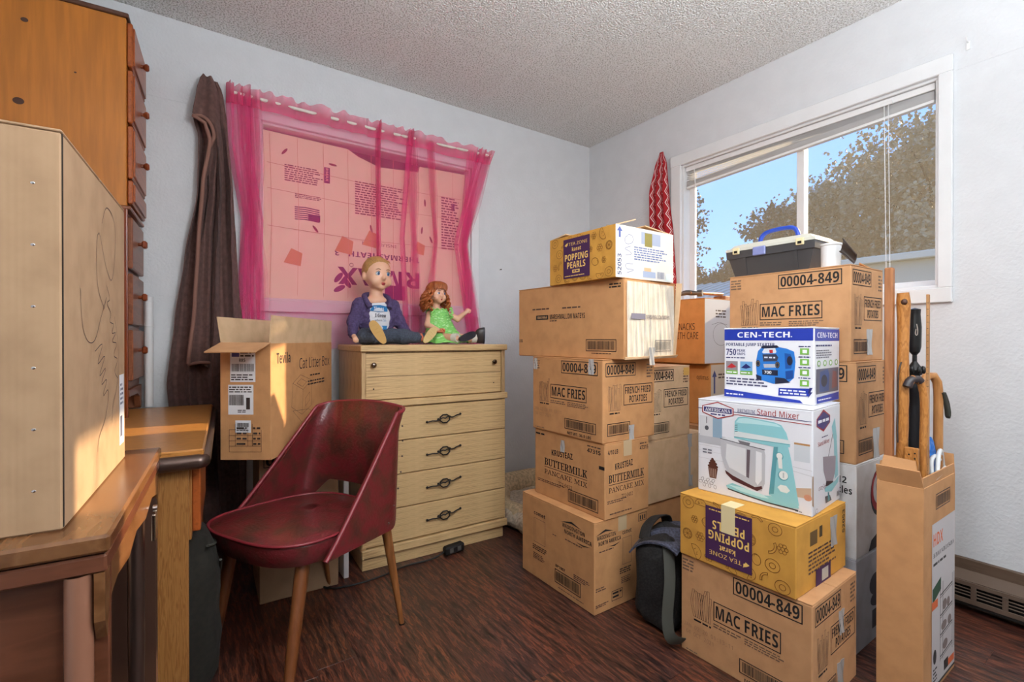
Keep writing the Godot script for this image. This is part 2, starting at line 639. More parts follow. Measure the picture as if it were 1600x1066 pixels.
func materials() -> void:
	var peel := ntex(11, 0.05, 3, grey(0.0, 1.0, 0.3, 0.8))
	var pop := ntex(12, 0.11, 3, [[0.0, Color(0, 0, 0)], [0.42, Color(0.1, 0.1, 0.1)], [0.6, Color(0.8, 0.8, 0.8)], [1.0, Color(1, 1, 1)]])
	var pop_pit_shade := ntex(12, 0.11, 3, [[0.0, Color(0.66, 0.65, 0.63)], [0.32, Color(0.84, 0.835, 0.82)], [0.48, Color(1, 1, 1)], [1.0, Color(1, 1, 1)]])  # same noise as the relief: shade of the pits put into the colour
	var soft := ntex(13, 0.006, 4, grey(0.985, 1.0))
	mats.wall = relief(skin(plain(Color(0.855, 0.862, 0.872), 0.75), soft, Vector3.ONE * 2.2, true), peel, 0.06)
	mats.ceiling = relief(skin(plain(Color(0.975, 0.975, 0.97), 0.95), pop_pit_shade, Vector3.ONE * 1.7, true), pop, 0.5)
	mats.trim = skin(plain(Color(0.90, 0.905, 0.91), 0.5), soft, Vector3.ONE * 2.0)
	mats.white_metal = plain(Color(0.90, 0.90, 0.90), 0.4)
	# floor boards
	var fl := ntex(21, 0.011, 5, [[0.0, Color(0.12, 0.085, 0.08)], [0.30, Color(0.21, 0.145, 0.13)], [0.42, Color(0.37, 0.225, 0.185)], [0.52, Color(0.22, 0.145, 0.13)], [0.64, Color(0.52, 0.31, 0.225)], [0.78, Color(0.31, 0.205, 0.175)], [1.0, Color(0.54, 0.35, 0.26)]], 40.0, 1024)
	var flh := ntex(22, 0.02, 3, grey(0.0, 1.0))
	for k in 6:
		var m := skin(plain([Color(1, 1, 1), Color(0.88, 0.86, 0.86), Color(1.0, 0.93, 0.9), Color(0.92, 0.9, 0.92), Color(1, 0.97, 0.9), Color(0.95, 0.86, 0.82)][k], 0.36), fl, Vector3(4.2, 4.2, 0.55), true)
		m.uv1_offset = Vector3(0.37 * k, 0.0, 0.23 * k)
		mats["floor_%d" % k] = relief(m, flh, 0.12)
	# cardboard
	var card := ntex(31, 0.012, 5, [[0.0, Color(0.93, 0.92, 0.91)], [0.4, Color(0.975, 0.97, 0.965)], [0.7, Color(1, 1, 1)], [1.0, Color(1, 1, 1)]])
	var flute := Image.create(512, 8, false, Image.FORMAT_RGB8)
	for x in 512:
		var s := 0.5 + 0.5 * sin(TAU * x / 8.0) * (0.6 + 0.4 * sin(x * 0.13))
		flute.fill_rect(Rect2i(x, 0, 1, 8), Color(s, s, s))
	var flt := ImageTexture.create_from_image(flute)
	for e in [["kraft", Color(0.77, 0.575, 0.40)], ["kraft_warm", Color(0.78, 0.57, 0.375)], ["kraft_orange", Color(0.82, 0.575, 0.32)], ["kraft_pale", Color(0.83, 0.70, 0.55)], ["kraft_grey", Color(0.66, 0.535, 0.41)], ["kraft_yellow", Color(0.82, 0.60, 0.25)], ["board_white", Color(0.88, 0.87, 0.87)], ["board_grey", Color(0.72, 0.72, 0.75)], ["kraft_tall", Color(0.78, 0.575, 0.385)]]:
		mats[e[0]] = relief(skin(plain(e[1], 0.85), card, Vector3.ONE * 2.0), flt, 0.013)
	mats.worn_lit_board = relief(skin(plain(Color(0.84, 0.80, 0.74), 0.85), card, Vector3.ONE * 2.0), flt, 0.13)  # worn, ridged carton end; its whitish tone also carries the light on it
	mats.glossy_white = plain(Color(0.90, 0.90, 0.92), 0.35)
	mats.ink = plain(Color.WHITE, 0.75)
	mats.ink.vertex_color_use_as_albedo = true
	mats.ink.vertex_color_is_srgb = true
	mats.gloss_ink = mats.ink.duplicate()
	mats.gloss_ink.roughness = 0.4
	mats.tape = plain(Color(0.78, 0.68, 0.54), 0.25)
	mats.clear_tape = plain(Color(0.70, 0.69, 0.68), 0.2)
	mats.masking_tape = plain(Color(0.90, 0.83, 0.64), 0.7)
	# woods
	var grain := ntex(41, 0.012, 5, [[0.0, Color(0.74, 0.69, 0.64)], [0.35, Color(0.90, 0.88, 0.86)], [0.5, Color(1, 1, 1)], [0.62, Color(0.93, 0.915, 0.90)], [1.0, Color(1, 1, 1)]], 12.0)
	var ring := ntex(42, 0.010, 4, [[0.0, Color(0.84, 0.79, 0.73)], [0.34, Color(0.98, 0.97, 0.95)], [0.42, Color(0.80, 0.74, 0.67)], [0.50, Color(1, 1, 1)], [0.60, Color(0.84, 0.79, 0.72)], [0.70, Color(0.98, 0.97, 0.95)], [1.0, Color(0.86, 0.81, 0.75)]], 20.0, 1024)
	var fine := ntex(43, 0.014, 4, grey(0.90, 1.0), 8.0)
	mats.pine = skin(plain(Color(0.74, 0.45, 0.15), 0.38), fine, Vector3(5.0, 0.4, 5.0))
	mats.pine_front = skin(plain(Color(0.66, 0.34, 0.15), 0.32), grain, Vector3(6, 6, 0.35))
	mats.pine_dark = skin(plain(Color(0.36, 0.22, 0.15), 0.5), grain, Vector3(2.4, 2.4, 0.35))
	mats.knot = plain(Color(0.28, 0.15, 0.08), 0.5)
	mats.tower = skin(plain(Color(0.55, 0.33, 0.22), 0.35), grain, Vector3(2.4, 2.4, 0.35))
	mats.tower_post = skin(plain(Color(0.52, 0.24, 0.10), 0.3), grain, Vector3(4, 0.4, 4))
	mats.oak_top = skin(plain(Color(0.76, 0.53, 0.28), 0.28), ring, Vector3(0.5, 5.0, 5.0))
	mats.oak_side = skin(plain(Color(0.66, 0.46, 0.25), 0.4), ring, Vector3(5.5, 0.35, 5.5))
	mats.walnut = skin(plain(Color(0.40, 0.235, 0.16), 0.3), grain, Vector3(0.5, 2.4, 2.4))
	mats.walnut_sunlit = skin(plain(Color(0.46, 0.31, 0.19), 0.25), grain, Vector3(2.4, 2.4, 0.5))  # golden sunlight put into the colour of the cabinet top
	mats.walnut_pale = skin(plain(Color(0.80, 0.58, 0.36), 0.6), grain, Vector3(2.4, 0.5, 2.4))
	mats.blond = skin(plain(Color(0.86, 0.73, 0.53), 0.45), grain, Vector3(0.8, 34.0, 8.0))
	mats.blond_side = skin(plain(Color(0.78, 0.65, 0.47), 0.45), grain, Vector3(14.0, 0.8, 14.0))
	mats.leg_wood = skin(plain(Color(0.58, 0.37, 0.20), 0.35), grain, Vector3(4, 0.6, 4))
	mats.dark_leg = skin(plain(Color(0.48, 0.28, 0.15), 0.35), grain, Vector3(4, 0.6, 4))
	mats.stick_wood = skin(plain(Color(0.76, 0.52, 0.27), 0.35), ring, Vector3(3, 0.7, 3))
	mats.board_wood = skin(plain(Color(0.66, 0.43, 0.26), 0.6), grain, Vector3(4, 0.4, 4))
	mats.cane_wood = skin(plain(Color(0.78, 0.55, 0.33), 0.3), grain, Vector3(5, 0.6, 5))
	mats.yard_wood = skin(plain(Color(0.70, 0.51, 0.32), 0.6), grain, Vector3(5, 0.4, 5))
	# leather, fabrics, plastics, metals
	var hide := ntex(51, 0.010, 5, [[0.0, Color(0.26, 0.14, 0.12)], [0.3, Color(0.34, 0.16, 0.13)], [0.48, Color(0.39, 0.145, 0.14)], [0.66, Color(0.44, 0.13, 0.15)], [1.0, Color(0.35, 0.185, 0.15)]], 25.0)
	mats.vinyl = skin(plain(Color(0.96, 0.98, 0.98), 0.30), hide, Vector3.ONE * 2.2)
	relief(mats.vinyl, ntex(52, 0.06, 3, grey(0, 1)), 0.05)
	mats.piping = plain(Color(0.50, 0.15, 0.18), 0.35)
	var nap := ntex(53, 0.03, 4, grey(0.55, 1.0))
	var nap2 := ntex(54, 0.02, 4, grey(0.80, 1.0))
	mats.fleece = relief(skin(plain(Color(0.42, 0.30, 0.275), 0.95), nap2, Vector3.ONE * 3.0), nap, 0.06)
	mats.fleece.rim_enabled = true
	mats.fleece.rim = 0.5
	mats.fleece_hem = plain(Color(0.52, 0.37, 0.32), 0.9)
	mats.plush = relief(skin(plain(Color(0.86, 0.76, 0.61), 0.95), nap2, Vector3.ONE * 4.0), nap, 0.12)
	mats.plush_pale = relief(skin(plain(Color(0.84, 0.77, 0.68), 0.95), nap2, Vector3.ONE * 4.0), nap, 0.10)
	mats.sheer = plain(Color(0.98, 0.22, 0.54), 0.9)
	mats.sheer.transparency = BaseMaterial3D.TRANSPARENCY_ALPHA
	mats.sheer.albedo_color.a = 0.37
	mats.sheer.backlight_enabled = true
	mats.sheer.backlight = Color(0.5, 0.5, 0.5)
	mats.sheer.cull_mode = BaseMaterial3D.CULL_DISABLED
	mats.sheer_fold = mats.sheer.duplicate()
	mats.sheer_fold.albedo_color.a = 0.2
	mats.sheer_hem = mats.sheer.duplicate()
	mats.sheer_hem.albedo_color = Color(0.92, 0.25, 0.47, 0.55)
	mats.rod = plain(Color(0.92, 0.88, 0.84), 0.4)
	mats.foam = skin(plain(Color(1.0, 0.94, 0.79), 0.5), soft, Vector3.ONE * 3.0)
	mats.black_cloth = relief(skin(plain(Color(0.135, 0.13, 0.13), 0.75), nap, Vector3.ONE * 6.0), nap, 0.1)
	mats.window_sheen_cloth = relief(skin(plain(Color(0.34, 0.36, 0.44), 0.5), nap, Vector3.ONE * 5.0), nap, 0.1)  # bluish grey carries the window reflection on the black bag
	mats.olive_cloth = relief(skin(plain(Color(0.125, 0.11, 0.08), 0.95), nap2, Vector3.ONE * 5.0), nap, 0.03)
	mats.strap = plain(Color(0.22, 0.22, 0.19), 0.7)
	mats.chrome = plain(Color(0.75, 0.74, 0.74), 0.22, 1.0)
	mats.bronze_metal = plain(Color(0.40, 0.33, 0.30), 0.3, 0.8)
	mats.iron = plain(Color(0.16, 0.14, 0.13), 0.45, 0.6)
	mats.black_plastic = plain(Color(0.10, 0.10, 0.10), 0.4)
	mats.toolbox = plain(Color(0.25, 0.245, 0.25), 0.45)
	mats.pale_plastic = plain(Color(0.80, 0.79, 0.74), 0.35)
	mats.cream_plastic = plain(Color(0.90, 0.84, 0.66), 0.4)
	mats.blue_plastic = plain(Color(0.15, 0.29, 0.72), 0.35)
	mats.lilac_plastic = plain(Color(0.52, 0.55, 0.75), 0.35)
	mats.white_plastic = plain(Color(0.88, 0.88, 0.88), 0.4)
	mats.brown_plastic = plain(Color(0.24, 0.19, 0.16), 0.5)
	mats.heater = skin(plain(Color(0.40, 0.33, 0.28), 0.45), soft, Vector3.ONE * 4.0)
	mats.heater_dark = plain(Color(0.10, 0.085, 0.075), 0.6)
	mats.base_wood = skin(plain(Color(0.40, 0.32, 0.26), 0.5), grain, Vector3(4, 4, 0.4))

# ---------------------------------------------------------------- cartons
# F is the lower corner between the face that looks left (local -x) and the face that looks at the camera (local +z); a is the direction of the long edge
var sizes := {}

func frame_of(F: Vector2, a: float, w: float, d: float, y0: float) -> Array:
	var r := deg_to_rad(a)
	var e1 := Vector2(-cos(r), -sin(r))
	var e2 := Vector2(sin(r), -cos(r))
	var c := F + e1 * w * 0.5 + e2 * d * 0.5
	return [Vector3(c.x, y0, c.y), PI / 2 - r]

func carton(called: String, label: String, F: Vector2, a: float, w: float, d: float, y0: float, h: float, material: Material, group := "", tape: Material = null, category := "box") -> Node3D:
	var f := frame_of(F, a, w, d, y0)
	var o := thing(called, label, category, f[0], f[1], group)
	sizes[o] = Vector3(d, h, w)
	var t := 0.004
	var m := MB.new()
	m.span(Vector3(-d / 2, 0, -w / 2), Vector3(d / 2, h - t, w / 2), 0.003)
	obj("body", m, material, o)
	for s in [-1.0, 1.0]:
		m = MB.new()
		if w >= d:
			m.span(Vector3(s * 0.0015, h - t, -w / 2), Vector3(s * d / 2, h, w / 2), 0.0012)
		else:
			m.span(Vector3(-d / 2, h - t, s * 0.0015), Vector3(d / 2, h, s * w / 2), 0.0012)
		obj("top_flap", m, material, o)
	if tape:
		m = MB.new()
		var hw := 0.024
		if w >= d:
			m.span(Vector3(-hw, h - 0.0002, -w / 2), Vector3(hw, h + 0.0006, w / 2 + 0.0006), 0.0001)
			m.span(Vector3(-hw, h - 0.06, w / 2), Vector3(hw, h + 0.0006, w / 2 + 0.0007), 0.0001)
		else:
			m.span(Vector3(-d / 2 - 0.0006, h - 0.0002, -hw), Vector3(d / 2, h + 0.0006, hw), 0.0001)
			m.span(Vector3(-d / 2 - 0.0007, h - 0.06, -hw), Vector3(-d / 2, h + 0.0006, hw), 0.0001)
		obj("tape", m, tape, o)
	return o

func open_carton(called: String, label: String, F: Vector2, a: float, w: float, d: float, y0: float, h: float, material: Material, group := "") -> Node3D:
	var f := frame_of(F, a, w, d, y0)
	var o := thing(called, label, "box", f[0], f[1], group)
	sizes[o] = Vector3(d, h, w)
	var t := 0.004
	var m := MB.new()
	m.span(Vector3(-d / 2 + t, 0.0005, -w / 2 + t), Vector3(d / 2 - t, t, w / 2 - t), 0.001)
	m.span(Vector3(-d / 2, 0, -w / 2), Vector3(-d / 2 + t, h, w / 2), 0.001)
	m.span(Vector3(d / 2 - t, 0, -w / 2), Vector3(d / 2, h, w / 2), 0.001)
	m.span(Vector3(-d / 2 + t, 0, -w / 2), Vector3(d / 2 - t, h, -w / 2 + t), 0.0005)
	m.span(Vector3(-d / 2 + t, 0, w / 2 - t), Vector3(d / 2 - t, h, w / 2), 0.0005)
	obj("body", m, material, o)
	return o

func flap(o: Node3D, side: String, length: float, lift: float, material: Material, inset := 0.0) -> void:   # lift: degrees above level, outward
	var s: Vector3 = sizes[o]
	var m := MB.new()
	var r := deg_to_rad(lift)
	var out: Vector3 = {"left": Vector3.LEFT, "right": Vector3.BACK, "far": Vector3.FORWARD, "away": Vector3.RIGHT}[side]
	var along := Vector3.UP.cross(out)
	var half := (s.z if absf(out.x) > 0.5 else s.x) * 0.5 - inset
	var base := Vector3(0, s.y, 0) + out * ((s.x if absf(out.x) > 0.5 else s.z) * 0.5 - 0.002)
	var tip := (out * cos(r) + Vector3.UP * sin(r)) * length
	m.slab(base - along * half, base + along * half, base + along * (half - 0.004) + tip, base - along * (half - 0.004) + tip, 0.004)
	obj("flap", m, material, o)

func ink(o: Node3D, face: String) -> Ink:
	var s: Vector3 = sizes[o]
	var k := Ink.new()
	k.glyphs_of = glyphs
	k.owner = o
	k.r.seed = hash(o.get_meta("label") + face)
	match face:
		"left":
			k.O = Vector3(-s.x / 2, 0, -s.z / 2); k.U = Vector3.BACK; k.W = s.z
		"right":
			k.O = Vector3(-s.x / 2, 0, s.z / 2); k.U = Vector3.RIGHT; k.W = s.x
		"away":
			k.O = Vector3(s.x / 2, 0, s.z / 2); k.U = Vector3.FORWARD; k.W = s.z
	k.H = s.y
	return k

func printed(k: Ink, called := "print", material: Material = null) -> void:
	obj(called, k.m, material if material else mats.ink, k.owner)

# ---------------------------------------------------------------- the room
const XL := -0.80
const XR := 2.536
const ZB := -2.654
const ZF := 0.90
const CH := 2.5
const WT := 0.12

func room() -> void:
	var m := MB.new()
	m.span(Vector3(XL - WT, -0.1, ZB - WT), Vector3(XR + WT, -0.006, ZF + WT), 0.001)
	var fl := struct("floor", "dark reddish brown laminate floor of long boards running towards the curtained window", m, mats.floor_0)
	var pw := 0.127
	var x := XL
	var r := RandomNumberGenerator.new()
	r.seed = 5
	while x < XR:
		var z := ZB - r.randf() * 1.0
		while z < ZF:
			var z0 := maxf(z, ZB)
			var z1 := minf(z + 1.22, ZF)
			var x1 := minf(x + pw, XR)
			if z1 - z0 > 0.03:
				m = MB.new()
				var c := Vector3((x + x1) / 2, -0.004, (z0 + z1) / 2)
				m.box(Vector3.ZERO, Vector3(x1 - x - 0.0004, 0.008, z1 - z0 - 0.0004), 0.0004)
				var p := obj("plank", m, mats["floor_%d" % (r.randi() % 6)], fl)
				p.position = c
			z += 1.22
		x += pw
	m = MB.new()
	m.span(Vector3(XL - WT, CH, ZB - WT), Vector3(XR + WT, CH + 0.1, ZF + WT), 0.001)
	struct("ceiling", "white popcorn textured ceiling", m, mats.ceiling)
	m = MB.new()
	wall_x(m, ZB - WT, ZB, XL - WT, XR + WT, 0.315, 1.503, 1.245, 2.13)
	struct("wall_back", "pale grey wall behind the dresser and pink curtain", m, mats.wall)
	m = MB.new()
	for e in [[0.0, 1.258, ZB, ZF], [2.12, CH, ZB, ZF], [1.258, 2.12, ZB, -1.836], [1.258, 2.12, -0.62, ZF]]:
		m.span(Vector3(XR, e[0], e[2]), Vector3(XR + WT, e[1], e[3]), 0.001)
	struct("wall_right", "pale grey wall with the window that looks out on trees", m, mats.wall)
	m = MB.new()
	m.span(Vector3(XL - WT, 0, ZB), Vector3(XL, CH, ZF), 0.001)
	struct("wall_left", "pale grey wall behind the desk and chests", m, mats.wall)
	m = MB.new()
	m.span(Vector3(XL - WT, 0, ZF), Vector3(-0.70, CH, ZF + WT), 0.001)
	m.span(Vector3(0.30, 0, ZF), Vector3(XR + WT, CH, ZF + WT), 0.001)
	m.span(Vector3(-0.70, 2.05, ZF), Vector3(0.30, CH, ZF + WT), 0.001)
	struct("wall_front", "pale grey wall with the doorway, behind the camera", m, mats.wall)
	m = MB.new()   # unseen hall out of view, kept dark to lower light on the carton front
	m.span(Vector3(-1.5, 0, ZF + 1.2), Vector3(1.2, CH, ZF + 1.3), 0.001)
	m.span(Vector3(-1.6, 0, ZF + WT), Vector3(-1.5, CH, ZF + 1.3), 0.001)
	m.span(Vector3(1.2, 0, ZF + WT), Vector3(1.3, CH, ZF + 1.3), 0.001)
	m.span(Vector3(-1.6, -0.1, ZF + WT), Vector3(1.3, 0.0, ZF + 1.3), 0.001)
	m.span(Vector3(-1.6, CH, ZF + WT), Vector3(1.3, CH + 0.1, ZF + 1.3), 0.001)
	m.span(Vector3(-1.6, 0, ZF), Vector3(XL - WT, CH, ZF + WT), 0.001)
	struct("wall_hall", "brown panelled hall beyond the doorway behind the camera", m, plain(Color(0.42, 0.34, 0.27), 0.7))
	# base board on the right wall above the heater, and the heater
	m = MB.new()
	m.span(Vector3(XR - 0.016, 0.145, ZB + 0.02), Vector3(XR, 0.192, ZF), 0.003)
	m.span(Vector3(XR - 0.010, 0.0, ZB + 0.02), Vector3(XR, 0.145, ZF), 0.002)
	struct("baseboard_right", "brown wooden baseboard along the right wall above the heater", m, mats.base_wood)
	m = MB.new()
	m.span(Vector3(0.60, 0, ZB), Vector3(XR - 0.02, 0.08, ZB + 0.012), 0.003)
	struct("baseboard_back", "brown wooden baseboard along the wall behind the boxes", m, mats.base_wood)
	var h := thing("baseboard_heater", "brown metal electric baseboard heater with a slotted grille low on the right wall", "heater", Vector3(XR - 0.03, 0.03, -0.75))
	m = MB.new()
	m.span(Vector3(0.0, 0, -1.2), Vector3(0.018, 0.11, 1.5), 0.002)
	m.span(Vector3(-0.042, 0, -1.2), Vector3(0, 0.012, 1.5), 0.002)
	obj("body", m, mats.heater_dark, h)
	m = MB.new()
	m.slab(Vector3(0.01, 0.118, 1.5), Vector3(0.01, 0.118, -1.2), Vector3(-0.038, 0.092, -1.2), Vector3(-0.038, 0.092, 1.5), -0.004)
	obj("top_panel", m, mats.heater, h)
	m = MB.new()
	m.span(Vector3(-0.045, 0.078, -1.2), Vector3(-0.040, 0.094, 1.5), 0.001)
	m.span(Vector3(-0.045, 0.012, -1.2), Vector3(-0.040, 0.030, 1.5), 0.001)
	var z := -1.2
	while z < 1.5:
		m.span(Vector3(-0.045, 0.03, z), Vector3(-0.041, 0.078, z + 0.016), 0.001)
		z += 0.085
	obj("front_panel", m, mats.heater, h)
	for j in 3:
		m = MB.new()
		m.box(Vector3(-0.042, 0.042 + 0.012 * j, 0.15), Vector3(0.004, 0.004, 2.7), 0.001)
		obj("slat", m, mats.heater, h)
	window_right()
	window_back()
	wall_nail()
	var k := thing("wall_hook", "small white metal hook screwed to the wall above the window corner", "hook", Vector3(XR, 2.204, -0.533))
	m = MB.new()
	m.span(Vector3(-0.003, -0.02, -0.006), Vector3(0, 0.014, 0.006), 0.001)
	obj("plate", m, mats.white_metal, k)
	m = MB.new()
	m.tube([Vector3(-0.002, 0.008, 0), Vector3(-0.016, 0.006, 0), Vector3(-0.022, 0.014, 0), Vector3(-0.020, 0.024, 0)], 0.0022, 8)
	obj("hook", m, mats.white_metal, k)

func wall_nail() -> void:
	var p := Vector3(1.725, 1.508, ZB)
	var m := MB.new()
	m.cyl(Vector3(0, 0, 0), Vector3(0.003, 0.002, 0.012), 0.002, 0.002, 8)
	m.cyl(Vector3(0.003, 0.002, 0.012), Vector3(0.0034, 0.0022, 0.0135), 0.005, 0.005, 10)
	var n := obj("wall_nail", m, mats.iron)
	n.position = p
	tag(n, "small dark nail in the bare back wall left of the pearls carton", "nail")

func wall_x(m: MB, z0: float, z1: float, x0: float, x1: float, a: float, b: float, y0: float, y1: float) -> void:
	m.span(Vector3(x0, 0, z0), Vector3(x1, y0, z1), 0.001)
	m.span(Vector3(x0, y1, z0), Vector3(x1, CH, z1), 0.001)
	m.span(Vector3(x0, y0, z0), Vector3(a, y1, z1), 0.001)
	m.span(Vector3(b, y0, z0), Vector3(x1, y1, z1), 0.001)

func glass() -> StandardMaterial3D:
	if not mats.has("glass"):
		var g := plain(Color(0.93, 0.86, 0.74, 0.13), 0.45)   # window glare haze put into the pane colour and backlight
		g.transparency = BaseMaterial3D.TRANSPARENCY_ALPHA
		g.metallic_specular = 0.3
		g.backlight_enabled = true
		g.backlight = Color(0.9, 0.85, 0.75)
		mats.glass = g
	return mats.glass

func window_right() -> void:
	var o := thing("window_1", "white framed sliding window with a raised blind and a view of trees", "window", Vector3(XR, 1.258, -1.228))
	o.set_meta("kind", "structure")
	var hz := 0.608
	var H := 0.862
	var m := MB.new()
	for e in [[-0.06, 0.0, -hz - 0.062, hz + 0.045], [H, H + 0.068, -hz - 0.075, hz + 0.045], [0.0, H, -hz - 0.072, -hz], [0.0, H, hz, hz + 0.045]]:
		m.span(Vector3(-0.018, e[0], e[2]), Vector3(0.0, e[1], e[3]), 0.003)
	obj("casing", m, mats.trim, o)
	m = MB.new()
	m.span(Vector3(0.001, 0, -hz), Vector3(WT, 0.012, hz), 0.002)
	m.span(Vector3(0.001, H - 0.012, -hz), Vector3(WT, H, hz), 0.002)
	m.span(Vector3(0.001, 0.012, -hz), Vector3(WT, H - 0.012, -hz + 0.012), 0.002)
	m.span(Vector3(0.001, 0.012, hz - 0.012), Vector3(WT, H - 0.012, hz), 0.002)
	obj("jamb", m, mats.trim, o)
	for s in [0, 1]:
		m = MB.new()
		var z0 := -hz + 0.012 if s == 0 else 0.033
		var z1 := 0.069 if s == 0 else hz - 0.012
		var x0 := 0.058 if s == 0 else 0.082
		var st := 0.036 if s == 0 else 0.014
		m.span(Vector3(x0, 0.012, z0 + 0.036), Vector3(x0 + 0.022, 0.042, z1 - st), 0.002)
		m.span(Vector3(x0, H - 0.042, z0 + 0.036), Vector3(x0 + 0.022, H - 0.012, z1 - st), 0.002)
		m.span(Vector3(x0, 0.012, z0), Vector3(x0 + 0.022, H - 0.012, z0 + 0.036), 0.002)
		m.span(Vector3(x0, 0.012, z1 - st), Vector3(x0 + 0.022, H - 0.012, z1), 0.002)
		var f := obj("sash", m, mats.trim, o)
		m = MB.new()
		m.quad(Vector3(x0 + 0.011, 0.042, z1 - st), Vector3(x0 + 0.011, 0.042, z0 + 0.036), Vector3(x0 + 0.011, H - 0.042, z0 + 0.036), Vector3(x0 + 0.011, H - 0.042, z1 - st))
		obj("pane", m, glass(), f)
	# the raised blind
	var b := thing("mini_blind", "white slatted mini blind pulled up under the window head, drooping at its far end", "blind", Vector3(XR + 0.028, 2.06, -1.228))
	m = MB.new()
	m.span(Vector3(-0.016, 0.018, -hz + 0.016), Vector3(0.016, 0.046, hz - 0.016), 0.002)
	obj("headrail", m, mats.white_metal, b)
	var L := hz - 0.02
	for i in 15:
		m = MB.new()
		var ya := 0.012 - i * 0.0064
		var yb := 0.014 - i * 0.0022
		if i < 5:
			ya = 0.012 - i * 0.0125
		else:
			ya = -0.045 - (i - 5) * 0.0026
		m.slab(Vector3(0.012, ya, -L), Vector3(-0.012, ya - 0.001, -L), Vector3(-0.012, yb - 0.001, L), Vector3(0.012, yb, L), 0.0009)
		obj("slat", m, mats.white_metal, b)
	m = MB.new()
	m.slab(Vector3(0.013, -0.075, -L), Vector3(-0.013, -0.075, -L), Vector3(-0.013, -0.021, L), Vector3(0.013, -0.021, L), 0.012)
	obj("bottom_rail", m, mats.white_metal, b)
	for e in [[0.42, -0.79, 0.0016], [0.435, -0.90, 0.0014], [-0.53, -0.10, 0.003]]:
		m = MB.new()
		m.cyl(Vector3(-0.02, 0.02, e[0]), Vector3(-0.02, e[1], e[0] + 0.01), e[2], e[2], 6)
		obj("cord" if e[2] < 0.002 else "wand", m, mats.white_metal, b)
	m = MB.new()
	m.span(Vector3(-0.022, 0.016, 0.405), Vector3(-0.016, 0.032, 0.45), 0.001)
	obj("cord_lock", m, mats.white_plastic, b)

